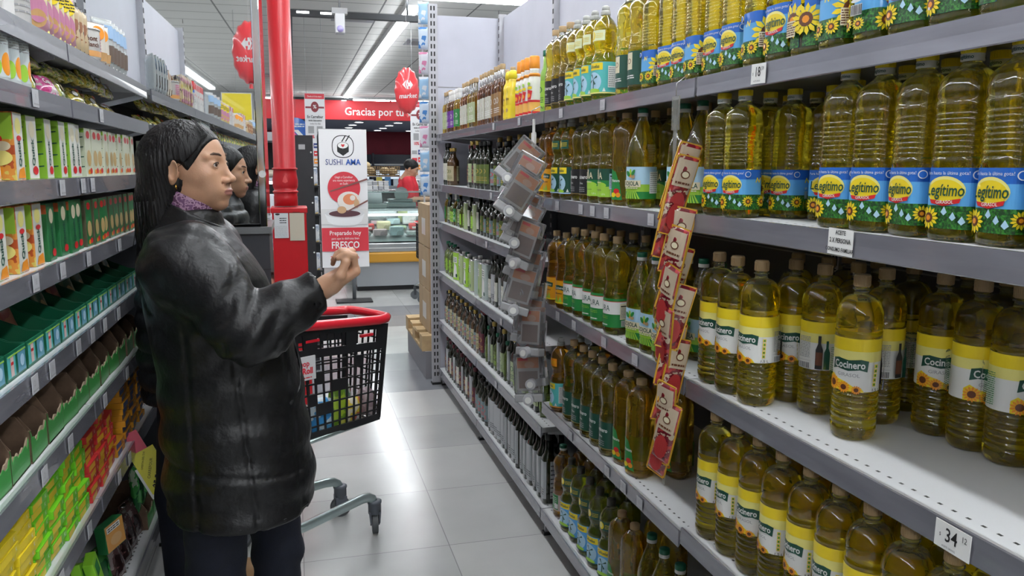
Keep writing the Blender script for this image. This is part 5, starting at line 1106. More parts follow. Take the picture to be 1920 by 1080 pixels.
def wbasket(x, y, z, w_, label):
    t = empty('bread_basket', (x, y, z)); tag(t, label, 'basket', 'bread baskets behind the deli counter'); m = MB()
    for k in range(5): m.tube([(-w_+0, -.1, .01+k*.03), (w_, -.1, .01+k*.03), (w_+.02, .1, .01+k*.03), (-w_-.02, .1, .01+k*.03)], .006, basket_m, n=6, closed=True)
    for i in range(9):
        u = -w_+2*w_*i/8; m.tube([(u, -.1, 0), (u*1.03, -.105, .14)], .004, basket_m, n=5)
    m.box(-w_, w_, -.1, .1, 0, .008, basket_m); m.build('weave', t)
wbasket(1.0, 11.75, 1.366, .16, 'wicker basket of round pale loaves nearest the banner'); wbasket(1.33, 11.75, 1.366, .14, 'wicker basket of loaves second from the banner')
for i, (x, y, z) in enumerate([(.93, 11.74, 1.44), (1.06, 11.72, 1.44), (1.27, 11.74, 1.44), (1.38, 11.73, 1.43), (1.0, 11.78, 1.52)]):
    m = MB(); m.ball((0, 0, 0), (.075, .06, .055), mat('bread_crust', (.55, .42, .24), .7, noise=.2, nscale=14), 16, 10); tag(m.build('bread_loaf', loc=(x, y, z)), 'round pale loaf, %s in the wicker bread baskets' % ORD[i], 'bread', 'round loaves in wicker baskets')
for i in range(5):
    m = MB(); m.loft([(0, .03, .03, 2), (.1, .03, .03, 2), (.13, .012, .012, 2), (.16, .012, .012, 2)], [C_('sauce_a', (.5, .35, .1)), C_('sauce_b', (.5, .08, .05)), white][i % 3], n=12)
    tag(m.build('sauce_bottle', loc=(1.55+i*.085, 11.7, 1.1705)), 'small sauce bottle on the back counter, %s beside the clerk' % ORD[i], 'bottle', 'sauce bottles on the back counter')
# ------------------------------------------------------------------ hanging posters and round sign
def poster(name, x, y, z0, z1, w_, art, label, cat='poster', group=None, back=None):
    t = empty(name, (x, y, z0)); tag(t, label, cat, group); H = z1-z0
    m = MB(); m.box(-w_/2, w_/2, -.003, .003, 0, H, C_('poster_white', (.78, .78, .80))); m.build('sheet', t)
    m = MB(); art.emit(m, lambda u, v, o_: (u, -.003-o_*2, v), step=0); m.build('print', t)
    m = MB()
    for s_ in (-1, 1): m.tube([(s_*w_*.4, 0, H-.01), (s_*w_*.4, 0, CEIL-z0-.004)], .0025, grey_print, n=5)
    m.build('cord', t); return t
def bankart(H, w_):
    a = Art(); a.rect(-w_/2+.005, w_/2-.005, H-.08, H-.005, bred); a.text('Desde el 6 de enero', 0, H-.045, .034, white, sx=.7)
    a.ell(0, H-.19, .055, .075, C_('seal_dark', (.25, .03, .04)), 20); a.rect(-w_/2+.01, w_/2-.01, H-.21, H-.185, C_('seal_dark', (.25, .03, .04))); a.text('%', 0, H-.19, .07, white, bold=.02)
    a.text('En Carrefour', 0, H-.33, .055, black, bold=.02, sx=.75); a.text('tenés descuentos', 0, H-.38, .035, black, bold=.02, sx=.75); a.text('todos los días', 0, H-.425, .035, black, sx=.75)
    a.rect(-.10, -.02, H-.56, H-.46, grey_print); a.rect(.02, .10, H-.56, H-.46, grey_print); a.text('10%', -.058, H-.61, .062, bred, bold=.03, sx=.8); a.text('15%', .062, H-.61, .062, bred, bold=.03, sx=.8)
    y = H-.70
    for i, c in enumerate((navy, red, orange, purple, orange)):
        if y < .12: break
        a.rect(-w_*.12, w_*.45, y-.07, y, c); a.rect(-w_*.45, -w_*.18, y-.06, y-.01, bred if i else grey_print); a.lines(-w_*.08, w_*.4, y-.05, y-.02, 1, white, .6); y -= .11
    a.lines(-w_*.42, w_*.42, .02, .08, 2, grey_print, .3); return a
poster('hanging_poster', .325, 12, 1.02, 2.53, .28, bankart(1.51, .28), 'narrow hanging discount poster with 10 and 15 percent above the banner', group=None)
poster('hanging_poster', 1.83, 12, 1.30, 2.45, .28, bankart(1.15, .28), 'narrow hanging discount poster beside the slotted post and balloon', group=None)
t = empty('round_sign', (.06, 14, 1.88)); tag(t, 'round blue hanging sign with pink and white arrows', 'sign'); m = MB(); m.cyl((0, -.01, .20), (0, .01, .20), .22, C_('sign_blue', (.03, .12, .45)), n=36); m.build('disc', t)
a = Art().poly([(-.13, .04), (-.06, .04), (.02, .13), (-.06, .22), (-.13, .22), (-.05, .13)], pink).poly([(-.04, .04), (.04, .04), (.12, .13), (.04, .22), (-.04, .22), (.04, .13)], white).lines(-.14, .14, .26, .33, 2, white, .5); m = MB(); a.emit(m, lambda u, v, o_: (u, -.012-o_*2, v), step=0); m.build('print', t)
m = MB(); m.tube([(0, 0, .42), (0, 0, CEIL-1.884)], .002, grey_print, n=5); m.build('cord', t)
# ------------------------------------------------------------------ balloons
def balloon(x, y, z, flip, label):
    t = empty('foil_balloon', (x, y, z)); tag(t, label, 'balloon', None); t.rotation_euler = (0, 0, PI if flip else 0)
    bm_ = mat('balloon_foil', (.72, .05, .06), .28, coat=.6, bump=.2, bscale=9); m = MB(); n, K = 60, 9; vs = []; R, RZ_ = .118, .218
    for s_ in (-1, 1):
        for j in range(K+1):
            q = j/K; th = .075*max(0, 1-q**2.2)**.5
            for i in range(n):
                a_ = 2*PI*i/n; w_ = 1+.035*(q**4)*math.cos(a_*14); vs.append((R*q*w_*math.cos(a_)*(1+.0), s_*(th+.0008), RZ_*q*w_*math.sin(a_)))
    fs = []; W = n*(K+1)
    for s_, off in ((0, 0), (1, W)):
        for j in range(K):
            for i in range(n):
                f = (off+j*n+i, off+j*n+(i+1) % n, off+(j+1)*n+(i+1) % n, off+(j+1)*n+i); fs.append(f if s_ == 0 else f[::-1])
    for i in range(n): fs.append((K*n+i, K*n+(i+1) % n, W+K*n+(i+1) % n, W+K*n+i))
    m.add(vs, fs, bm_, True); m.build('foil', t)
    a = Art(); bw = C_('balloon_white', (.80, .76, .76))
    a.text('market', 0, -.055, .062, bw, bold=.022, sx=.95, shear=.2, rot=.06)
    a.poly([(-.052, .05), (-.012, .098), (-.020, .075), (-.030, .055), (-.020, .025), (-.010, .004)], bw); a.poly([(-.008, .094), (.006, .092), (.004, .070), (.020, .070), (.018, .094), (.050, .05), (.018, .008), (.020, .034), (.004, .034), (.008, .008), (-.008, .01), (-.016, .035), (-.022, .055), (-.014, .078)], bw)
    def fn(u, v, o_):
        q = min(1, math.hypot(u/R, v/RZ_)); return (u, -(.075*max(0, 1-q**2.2)**.5+.0012+o_), v)
    m = MB(); a.emit(m, fn, step=.008); m.build('print', t)
    m = MB(); m.cyl((0, 0, -.218), (0, 0, -.25), .012, bm_, r2=.016, n=10); m.build('neck', t)
    m = MB(); m.tube([(0, 0, .215), (0, 0, CEIL-z-.004)], .0012, white, n=5); m.build('string', t)
balloon(1.083, 7.9, 2.225, False, 'red foil balloon with white market lettering hanging past the aisle end')
balloon(-.37, .50, 2.30, True, 'red foil balloon reflected in the column mirror')
# yellow sale boards behind the camera, seen in the mirror
for i, (x, y) in enumerate([(-1.02, -5.2), (-.86, -8.6)]):
    t = empty('sale_board', (x, y, 1.75)); tag(t, 'hanging yellow and red board in the mirror, %s' % ('larger one', 'smaller one')[i], 'sign', None); t.rotation_euler.z = PI
    m = MB(); m.box(-.2, .2, -.004, .004, 0, .75, C_('board_white', (.75, .75, .72))); m.build('board', t)
    m = MB(); Art().rect(-.19, .19, .33, .74, C_('board_yellow', (.78, .62, .03))).rect(-.19, .19, .20, .34, fleck('board_red', [(.5, .02, .02), (.6, .1, .02), (.7, .5, .05)], 14)).emit(m, lambda u, v, o_: (u, -.004-o_*2, v), step=0); m.build('print', t)
    m = MB(); m.tube([(0, 0, .75), (0, 0, CEIL-1.754)], .003, grey_print, n=5); m.build('cord', t)
# ------------------------------------------------------------------ pallet with cartons, small cart, clip strip by the post
wood = mat('pallet_wood', (.48, .34, .18), .8, noise=.2, nscale=12)
t = empty('wooden_pallet', (1.28, 5.9, 0)); tag(t, 'pale wooden pallet on dark base behind the slotted post', 'pallet')
m = MB(); m.box(-.42, .40, -.38, .55, 0, .20, mat('plinth_grey', (.22, .22, .24), .5)); m.build('plinth', t)
m = MB()
for k in range(4): m.box(-.44, .40, -.36+.24*k, -.22+.24*k, .29, .31, wood)
for k in range(3):
    m.box(-.44+.36*k, -.34+.36*k, -.36, .50, .20, .22, wood)
    for j in range(3): m.box(-.44+.36*k, -.34+.36*k, -.36+.37*j, -.24+.37*j, .22, .29, wood)
m.build('boards', t)
cb = mat('cardboard', (.42, .30, .18), .8, noise=.08, nscale=6)
for i in range(3):
    m = MB(); m.box(-.20, .20, -.24, .24, 0, .305, cb, b=.004); m.box(-.201, .201, -.02, .02, .304, .306, mat('tape', (.5, .42, .3), .3)); m.box(-.2012, -.2, -.1, .06, .08, .2, C_('carton_label', (.62, .60, .56)))
    tag(m.build('cardboard_box', loc=(1.105, 5.85, .3105+i*.31)), 'brown cardboard box on the wooden pallet, %s from the bottom' % ORD[i], 'box', 'boxes stacked on the pallet')
def simple_cart(x, y, z, rz, label):
    t = empty('shopping_basket_cart', (x, y, z), rz); tag(t, label, 'shopping cart'); bl = black_pl; m = MB()
    W, D = .13, .17
    for s_ in (-1, 1):
        for k in range(7): m.box(-W, W, s_*D-.004, s_*D+.004, .50+k*.055, .508+k*.055, bl); m.box(s_*W-.004, s_*W+.004, -D, D, .50+k*.055, .508+k*.055, bl)
        for k in range(8): m.box(-W+k*W/3.5-.004, -W+k*W/3.5+.004, s_*D-.005, s_*D+.005, .48, .87, bl)
        for k in range(8): m.box(s_*W-.005, s_*W+.005, -D+k*D/3.5-.004, -D+k*D/3.5+.004, .48, .87, bl)
    m.box(-W, W, -D, D, .47, .48, bl); m.build('basket', t)
    m = MB(); m.tube([(-W-.015, -D-.015, .88), (W+.015, -D-.015, .88), (W+.015, D+.015, .88), (-W-.015, D+.015, .88)], .014, mat('cart_red', (.62, .02, .03), .35, coat=.3), n=8, closed=True); m.build('rim', t)
    m = MB()
    for s_ in (-1, 1): m.tube([(0, s_*.12, .47), (0, s_*.12, .25), (-.16, s_*.16, .16), (.0, s_*.16, .14), (.2, s_*.16, .13)], .012, stl, n=8)
    m.build('legs', t)
    for s_ in (-1, 1):
        for q in (-.16, .19):
            m = MB(); m.cyl((q, s_*.16-.012, .05), (q, s_*.16+.012, .05), .05, mat('wheel_grey', (.10, .11, .12), .5), n=18); m.box(q-.012, q+.012, s_*.16-.02, s_*.16+.02, .05, .14, darkgrey); m.build('wheel', t)
simple_cart(1.47, 8.9, 0, .1, 'small black shopping basket cart with red rim near the deli counter')
t = empty('hanging_strip', (.885, 5.62, 3.0)); tag(t, 'clip strip of snack packets beside the slotted post', 'display strip'); m = MB(); m.box(-.006, .006, .02, .024, -1.75, .58, capW); m.build('strip', t)
hp = [fleck('hang_blue', [(.05, .20, .50), (.55, .65, .75), (.7, .72, .75)], 9), fleck('hang_white', [(.65, .68, .72), (.3, .5, .7), (.7, .7, .7)], 9), fleck('hang_pink', [(.6, .2, .35), (.65, .65, .7), (.1, .3, .6)], 9)]
for i in range(9):
    pp = pouch(.075, .15, .03, hp[i % 3], white); put(pp, .888, 5.60, 1.30+i*.165, 'snack packet hanging by the slotted post, %s from the bottom' % ORD[i], 'snack packet', 'packets on the strip by the post')
# ------------------------------------------------------------------ far wall, fascia, soffit
fas = mat('fascia_red', (.60, .02, .03), .4); sof = mat('soffit_grey', (.16, .18, .25), .6)
def S_(name, mb): o_ = mb.build(name); o_['kind'] = 'structure'; return o_
m = MB(); m.box(XW+.01, XE-.01, 25.6, 25.9, 2.93, CEIL-.005, fas); a = Art(); a.text('Gracias por tu visita', 2.85, 3.17, .335, white, bold=.012, sx=.93); a.emit(m, lambda u, v, o_: (u, 25.6-.01-o_, v), step=0); S_('trim_1', m)
m = MB(); m.box(XW+.01, XE-.01, 25.9, YN-.01, 2.93, 3.0, sof); S_('trim_2', m)
dl = mat('downlight_glow', (.95, .97, 1), .5, emis=14)
k = 0
for y in (26.6, 28.4, 30.4, 32.4):
    for x in range(-4, 6):
        m = MB(); m.cyl((0, 0, 0), (0, 0, -.02), .14, dl, n=16); m.lathe([(.14, -.025), (.17, -.025), (.17, 0), (.14, 0)], fix_m, n=16, caps=False)
        tag(m.build('ceiling_light', loc=(x*1.25+.6+(y % 2)*.4, y, 2.928)), 'round downlight in the dark soffit, %s in the %s row' % (ORD[x+4], ORD[int((y-26)//2)]), 'ceiling light', 'round downlights in the soffit')
navyw = mat('dark_window', (.012, .018, .035), .08, coat=.5); reflection_m = mat('window_reflection', (.65, .78, .9), .4, emis=.9)  # emissive rectangles paint light reflections onto the dark window glass
for i in range(6):
    x = -1.6+i*1.6; t = MB(); t.box(x, x+1.52, YN-.30, YN-.24, .0, 2.0, navyw); t.box(x+.1, x+1.4, YN-.305, YN-.30, 1.0, 1.35, reflection_m); o_ = S_('window_%d' % (i+1), t)
    f = MB(); f.box(x-.06, x+.02, YN-.36, YN-.24, 0, 2.05, mat('window_frame', (.03, .035, .05), .4)); f.box(x, x+1.52, YN-.33, YN-.30, 1.55, 1.62, stl); f.build('window_frame', o_)
t = empty('far_display_counter', (3.4, 20, 0)); tag(t, 'far lit counter with rows of goods behind the bread baskets', 'counter')
m = MB(); m.box(-2.6, 3, 0, .6, 0, 1.0, mat('far_counter', (.20, .22, .26), .5)); m.box(-2.6, 3, 0, .3, 1.0, 1.03, stl); m.build('body', t)
for i in range(22):
    m = MB(); m.box(-.07, .07, -.06, .06, 0, .16+.06*(i % 3), [C_('far_white', (.6, .65, .7)), C_('far_blue', (.1, .25, .5)), C_('far_yellow', (.6, .5, .1))][(i*5) % 3], b=.01)
    tag(m.build('grocery_box', loc=(1.2+i*.21, 20.15, 1.0305)), 'distant grocery box on the far lit counter, %s from its left end' % ORD[i], 'box', 'boxes on the far lit counter')
# ------------------------------------------------------------------ ceiling things
t = empty('ceiling_track', (.79, 10, 3.26)); tag(t, 'dark rectangular track frame hung below the ceiling', 'ceiling frame')
m = MB(); tk = mat('track_dark', (.035, .038, .042), .45); m.box(-.80, .80, -.04, .04, -.03, .04, tk)
m.box(-.80, -.74, .04, 12.0, -.03, .03, tk); m.box(-.80, .80, 12.0, 12.06, -.03, .03, tk); m.build('rails', t)
m = MB()
for x, y in ((-.2, 0), (.6, 0), (-.77, 4), (-.77, 8), (-.77, 12)): m.tube([(x, y, .03), (x, y, CEIL-3.264)], .012, tk, n=6)
m.build('hanger', t)
for i, (x, l) in enumerate(((-.62, 'left'), (-.35, 'right'))):
    m = MB(); m.box(-.07, .07, -.045, -.04, -.012, .012, mat('small_lamp', (1, 1, 1), .5, emis=6)); o_ = m.build('lamp', t, loc=(x, 0, .01)); 
t = empty('smoke_detector', (.53, 9, CEIL-.004)); tag(t, 'small white ceiling sensor with cable near the dark track', 'sensor'); m = MB(); m.box(-.08, .08, -.05, .05, -.5, -.44, grey_print); m.box(-.05, .05, -.08, .08, -.70, -.5, C_('sensor_white', (.6, .6, .62)), b=.01); m.tube([(0, 0, -.44), (0, 0, 0)], .008, grey_print, n=6); m.build('body', t)
m = MB(); m.ball((0, -.08, -.66), .035, C_('sensor_violet', (.45, .40, .75)), 12, 8); m.build('lens', t)
for i, (x, y) in enumerate(((.9, 12), (2.2, 14), (-.3, 20), (3, 17))):
    m = MB(); m.box(-.3, .3, -.3, .3, -.015, 0, C_('diffuser_grey', (.40, .40, .44))); m.box(-.2, .2, -.2, .2, -.02, -.015, grey_print); tag(m.build('ceiling_vent', loc=(x, y, CEIL-.001)), 'square grey ceiling vent, %s nearest' % ORD[i], 'vent', 'square ceiling vents')
# ------------------------------------------------------------------ people: smooth bodies from distance fields
def surface_net(f, lo, hi, h):
    ax = [np.arange(lo[i], hi[i]+h, h) for i in range(3)]
    X, Y, Z = np.meshgrid(*ax, indexing='ij'); D = f(X, Y, Z).astype(np.float32); S = D < 0
    nx, ny, nz = D.shape
    acc = np.zeros((nx-1, ny-1, nz-1, 3)); cnt_ = np.zeros((nx-1, ny-1, nz-1))
    sl = lambda a, o: a[o[0]:nx-1+o[0], o[1]:ny-1+o[1], o[2]:nz-1+o[2]]
    cs_ = [(i, j, k) for i in (0, 1) for j in (0, 1) for k in (0, 1)]
    for a in cs_:
        for axis in range(3):
            if a[axis]: continue
            b_ = list(a); b_[axis] = 1; b_ = tuple(b_); da, db_ = sl(D, a), sl(D, b_); m = (da < 0) != (db_ < 0)
            t = np.where(m, da/np.where(m, da-db_, 1), 0)
            for c in range(3): acc[..., c] += np.where(m, a[c]+(t if c == axis else 0), 0)
            cnt_ += m
    M = cnt_ > 0; idx = -np.ones(M.shape, int); n = M.sum(); idx[M] = np.arange(n)
    ii = np.argwhere(M); V = (acc[M]/cnt_[M][:, None]+ii)*h+np.array([a[0] for a in ax])
    F = []
    for axis in range(3):
        o = [slice(None)]*3; o2 = [slice(None)]*3; o[axis] = slice(0, -1); o2[axis] = slice(1, None)
        A, B = S[tuple(o)], S[tuple(o2)]; E_ = np.argwhere(A != B); u, v = (axis+1) % 3, (axis+2) % 3
        E_ = E_[(E_[:, u] > 0) & (E_[:, v] > 0) & (E_[:, u] < D.shape[u]-1) & (E_[:, v] < D.shape[v]-1)]
        q = []
        for du, dv in ((-1, -1), (0, -1), (0, 0), (-1, 0)):
            e = E_.copy(); e[:, u] += du; e[:, v] += dv; q.append(idx[e[:, 0], e[:, 1], e[:, 2]])
        q = np.stack(q, 1); fl = A[tuple(E_.T)]; q = np.where(fl[:, None], q, q[:, ::-1]); F.append(q)
    return V, np.concatenate(F)
def smin(a, b_, k):
    h = np.clip(.5+.5*(b_-a)/k, 0, 1); return b_*(1-h)+a*h-k*h*(1-h)
def smax(a, b_, k): return -smin(-a, -b_, k)
def cap_(X, Y, Z, a, b_, ra, rb):
    a = np.array(a, float); d = np.array(b_, float)-a; L = d@d+1e-12
    t = np.clip(((X-a[0])*d[0]+(Y-a[1])*d[1]+(Z-a[2])*d[2])/L, 0, 1)
    return np.sqrt((X-a[0]-t*d[0])**2+(Y-a[1]-t*d[1])**2+(Z-a[2]-t*d[2])**2)-(ra+(rb-ra)*t)
def ell_(X, Y, Z, c, r, R=None):
    x, y, z = X-c[0], Y-c[1], Z-c[2]
    if R is not None:
        R = np.array(R); x, y, z = R[0, 0]*x+R[1, 0]*y+R[2, 0]*z, R[0, 1]*x+R[1, 1]*y+R[2, 1]*z, R[0, 2]*x+R[1, 2]*y+R[2, 2]*z
    k0 = np.sqrt((x/r[0])**2+(y/r[1])**2+(z/r[2])**2); k1 = np.sqrt((x/r[0]**2)**2+(y/r[1]**2)**2+(z/r[2]**2)**2)+1e-9
    return k0*(k0-1)/k1
def wob(X, Y, Z, fr, seed, n=6):
    r = np.random.RandomState(seed); o = 0
    for i in range(n):
        d = r.normal(size=3); d /= np.linalg.norm(d); o = o+np.sin((X*d[0]+Y*d[1]+Z*d[2])*fr*r.uniform(.6, 1.6)+r.uniform(0, 6))
    return o/n
def head_sdf(x, y, z, fem=True):
    d = ell_(x, y, z, (-.012, 0, .028), (.098, .075, .084))
    d = smin(d, ell_(x, y, z, (.028, 0, -.030), (.060, .060, .080)), .03)
    d = smin(d, ell_(x, y, z, (.030, 0, -.078), (.050, .048, .032)), .03)
    d = smin(d, ell_(x, y, z, (.066, 0, -.099), (.018, .020, .015)), .022)
    for s in (-1, 1):
        d = smin(d, ell_(x, y, z, (.052, s*.043, -.026), (.024, .018, .020)), .022)
        d = smin(d, ell_(x, y, z, (.060, s*.026, -.058), (.024, .022, .022)), .022)
        d = smax(d, -ell_(x, y, z, (.096, s*.033, .003), (.018, .018, .013)), .014)
        d = smin(d, cap_(x, y, z, (.077, s*.012, .021), (.066, s*.048, .022), .008, .006), .012)
    d = smin(d, cap_(x, y, z, (.080, 0, .008), (.101, 0, -.034), .0065, .0095), .014)
    d = smin(d, ell_(x, y, z, (.104, 0, -.038), (.011, .012, .0095)), .008)
    for s in (-1, 1):
        d = smin(d, ell_(x, y, z, (.093, s*.0145, -.041), (.011, .0075, .008)), .006)
        d = smax(d, -ell_(x, y, z, (.100, s*.0075, -.048), (.005, .0035, .004)), .003)
        lid = ell_(x, y, z, (.0705, s*.032, .001), (.0150, .0160, .0150)); d = smin(d, lid, .004)
        d = smax(d, -ell_(x, y, z, (.088, s*.032, .0005), (.013, .0135, .0052)), .0015)
        d = smax(d, ell_(x, y, z, (.0705, s*.032, .001), (.0128, .0128, .0128))*-1, .001)
        d = smax(d, -cap_(x, y, z, (.086, s*.020, -.046), (.073, s*.033, -.066), .0018, .0012), .006)
    d = smin(d, ell_(x, y, z, (.080, 0, -.069), (.016, .026, .016)), .014)
    up = ell_(x, y, z, (.0925, 0, -.0655), (.0075, .0225, .0046)); lo = ell_(x, y, z, (.0905, 0, -.0745), (.0080, .0195, .0058))
    d = smin(d, up, .003); d = smin(d, lo, .003); d = smax(d, -cap_(x, y, z, (.101, -.018, -.0697), (.101, .018, -.0697), .0022, .0022), .002)
    d = smin(d, cap_(x, y, z, (-.022, 0, -.07), (-.045, 0, -.20), .050, .056), .03)
    for s in (-1, 1):
        c, q = math.cos(.25), math.sin(.25); R = np.array([[c, 0, q], [0, 1, 0], [-q, 0, c]])
        R2 = np.array([[math.cos(s*.35), -math.sin(s*.35), 0], [math.sin(s*.35), math.cos(s*.35), 0], [0, 0, 1]]); RR = R2 @ R
        e = ell_(x, y, z, (-.012, s*.080, -.012), (.0185, .0075, .032), RR); e = smax(e, -ell_(x, y, z, (-.007, s*.0880, -.008), (.0125, .0090, .022), RR), .003)
        e = smin(e, cap_(x, y, z, (.001, s*.077, -.014), (-.001, s*.077, -.022), .004, .004), .004); d = smin(d, e, .005)
    return d
def hand_sdf(X, Y, Z, wr, d, n, side, sc=1.0, curl=(.9, 1.1, .8), spread=.0):
    d = np.array(d, float); d /= np.linalg.norm(d); n = np.array(n, float); n -= d*(n@d); n /= np.linalg.norm(n); w = np.cross(d, n)*side; wr = np.array(wr, float)
    o = cap_(X, Y, Z, wr-d*.03*sc, wr+d*.01*sc, .024*sc, .024*sc); fing = None
    for i, (ow, ln, fl, rr) in enumerate(((.027, .083, .95, .0088), (.009, .087, 1.05, .0088), (-.009, .083, .98, .0084), (-.026, .075, .80, .0075))):
        k = wr+w*ow*sc+d*ln*sc-n*.004*sc; o = smin(o, cap_(X, Y, Z, wr+w*ow*.5*sc, k, .017*sc, .0125*sc), .016*sc)
        p = k; th = 0; f = None
        for s_, (sl_, a) in enumerate(zip((.042, .026, .020), curl)):
            th += a*(1+.08*i); q = p+(d*math.cos(th)+n*math.sin(th)+w*spread*(1.5-i)*.1)*sl_*fl*sc
            c = cap_(X, Y, Z, p, q, rr*sc*(1-.06*s_), rr*sc*(.94-.08*s_)); f = c if f is None else smin(f, c, .003*sc); p = q
        o = smin(o, f, .005*sc)
    a = wr+w*.018*sc+d*.02*sc; b_ = wr+w*.038*sc+d*.048*sc+n*.016*sc; c = wr+w*.034*sc+d*.078*sc+n*.032*sc; e = wr+w*.020*sc+d*.096*sc+n*.042*sc
    o = smin(o, cap_(X, Y, Z, a, b_, .018*sc, .0125*sc), .014*sc); t = smin(cap_(X, Y, Z, b_, c, .0115*sc, .0105*sc), cap_(X, Y, Z, c, e, .0102*sc, .0085*sc), .004*sc)
    return smin(o, t, .006*sc)
def sections(X, Y, Z, S, cy=0.0, e=2.2):
    """S rows: z, cx, rx, ry - a body loft along z"""
    S = np.array(S); zc = np.clip(Z, S[0, 0], S[-1, 0]); cx = np.interp(zc, S[:, 0], S[:, 1]); rx = np.interp(zc, S[:, 0], S[:, 2]); ry = np.interp(zc, S[:, 0], S[:, 3])
    d = ((np.abs((X-cx)/rx)**e+np.abs((Y-cy)/ry)**e)**(1/e)-1)*np.minimum(rx, ry)*.9
    return smax(smax(d, Z-S[-1, 0], .02), S[0, 0]-Z, .015)
skin = mat('skin', (.48, .27, .17), .42, sss=.15, bump=.06, bscale=220, noise=.06, nscale=30); lipm_ = mat('lips', (.34, .14, .115), .45); hairm = mat('black_hair', (.006, .0055, .006), .42, bump=.6, bscale=110, stretch=(1, 1, .06), coat=0, spec=.35)
eyew = mat('eye_white', (.70, .68, .64), .15, coat=.6); iris = mat('iris_brown', (.02, .009, .005), .3); browm = mat('eyebrow', (.09, .055, .04), .9)
coatm = mat('black_coat', (.0065, .0065, .0075), .40, bump=.35, bscale=34, noise=.25, nscale=9, spec=.4); jeans = mat('dark_jeans', (.004, .006, .015), .85, bump=.15, bscale=300, noise=.2, nscale=40)
puff = mat('black_puffer', (.016, .018, .021), .38, bump=.3, bscale=40); scarfm = fleck('purple_scarf', [(.12, .05, .12), (.30, .18, .26), (.07, .02, .06)], 90, r=.8, coat=0)
shoe_tan = mat('tan_boot', (.30, .17, .08), .6, noise=.15, nscale=20); goldm = mat('gold', (.75, .50, .12), .15, m=1)
def net_obj(name, f, lo, hi, h, m, parent, mfn=None, world=None):
    V, F = surface_net(f, lo, hi, h)
    if world is not None: V = V @ np.array(world.to_3x3()).T+np.array(world.translation)
    me = bpy.data.meshes.new(name); me.from_pydata(V.tolist(), [], F.tolist())
    ms = m if isinstance(m, list) else [m]
    for q in ms: me.materials.append(q)
    me.polygons.foreach_set('use_smooth', [True]*len(F)); me.update()
    o = bpy.data.objects.new(name, me); col.objects.link(o)
    if parent: o.parent = parent
    return o
def join_meshes(name, objs):
    """several nets of one body -> one mesh"""
    V = []; F = []; MI = []; mats = []
    for o in objs:
        k = len(V); V += [tuple(v.co) for v in o.data.vertices]
        for q in o.data.materials:
            if q not in mats: mats.append(q)
        for p in o.data.polygons: F.append(tuple(i+k for i in p.vertices)); MI.append(mats.index(o.data.materials[p.material_index]))
    me = bpy.data.meshes.new(name); me.from_pydata(V, [], F)
    for q in mats: me.materials.append(q)
    me.polygons.foreach_set('material_index', MI); me.polygons.foreach_set('use_smooth', [True]*len(F)); me.update()
    for o in objs: d = o.data; bpy.data.objects.remove(o); bpy.data.meshes.remove(d)
    o = bpy.data.objects.new(name, me); col.objects.link(o); return o
def make_head(HM, sc, res, hair_len, hair_col, detail=True):
    """head net with face, in world space through HM (4x4: local head -> world)"""
    hd = net_obj('h', lambda x, y, z: head_sdf(x, y, z), (-.13, -.105, -.19), (.125, .105, .125), res, [skin, lipm_], None)
    me = hd.data; mi = []
    for p in me.polygons:
        c = p.center; a = (c.y/.0235)**2+((c.z+.0695)/.0105)**2; mi.append(1 if a < 1 and c.x > .082 else 0)
    me.polygons.foreach_set('material_index', mi)
    me.transform(HM)
    return hd
def eyes(parent, HM, sc=1.0):
    for s in (-1, 1):
        m = MB(); m.ball((0, 0, 0), .0124, eyew, 20, 14); look = Vector((1, 0.0, .02)).normalized()
        m2 = [(look*.0098, .0068, iris), (look*.0113, .0036, black)]
        for c, r, q in m2: m.ball(tuple(c), r*.72 if q is black else r*.8, q, 14, 10)
        o = m.build('eye', parent); o.matrix_local = HM @ Matrix.Translation((.0705, s*.032, .001))
        b = MB(); b.tube([(.0885-.006*0, s*.012, .0235), (.0865, s*.022, .0275), (.0800, s*.034, .0290), (.0705, s*.046, .0250), (.0650, s*.051, .0215)], [.0022, .0036, .0036, .0026, .001], browm, n=6)
        o = b.build('eyebrow', parent); o.matrix_local = HM
        b = MB(); b.tube([(.0838, s*.0205, .0030), (.0862, s*.028, .0068), (.0850, s*.036, .0068), (.0805, s*.0445, .0025)], [.0007, .0011, .0012, .0008], black, n=5); o = b.build('eyelash', parent); o.matrix_local = HM

# ---- the woman in the black coat
PO = Vector((0, 0, 0)); cy = 2.10
HX, HY, HZ = -.240, 2.10, 1.497
HM = Matrix.Translation((HX, HY, HZ)) @ Matrix.Rotation(math.radians(-19), 4, 'Z') @ Matrix.Rotation(math.radians(-4), 4, 'Y') @ Matrix.Scale(.935, 4)
hd = make_head(HM, 1.05, .0021, 0, hairm)
SH = (-.245, 1.925, 1.285); EL = (-.105, 1.84, 1.135); WR = (.058, 1.88, 1.222)
SH2 = (-.245, 2.275, 1.285); EL2 = (-.27, 2.34, 1.03); WR2 = (-.10, 2.30, .93)
def torso_skin(X, Y, Z):
    d = sections(X, Y, Z, [(.72, -.19, .08, .10), (.85, -.19, .12, .15), (1.05, -.21, .10, .13), (1.25, -.235, .09, .15), (1.34, -.245, .07, .10), (1.40, -.255, .054, .056), (1.45, -.26, .05, .05)], cy)
    for a, b_, c in ((SH, EL, WR), (SH2, EL2, WR2)):
        d = smin(d, cap_(X, Y, Z, a, b_, .045, .038), .03); d = smin(d, cap_(X, Y, Z, b_, c, .037, .025), .02)
    for x, y in ((-.228, 2.02), (-.080, 2.19)):
        d = smin(d, cap_(X, Y, Z, (-.165+(x+.165)*.75, y, .72), (x, y, .42), .055, .042), .015); d = smin(d, cap_(X, Y, Z, (x, y, .42), (x-.015, y, .08), .042, .03), .015)
        d = smin(d, cap_(X, Y, Z, (x-.04, y, .045), (x+.11, y, .03), .032, .024), .02)
    return d
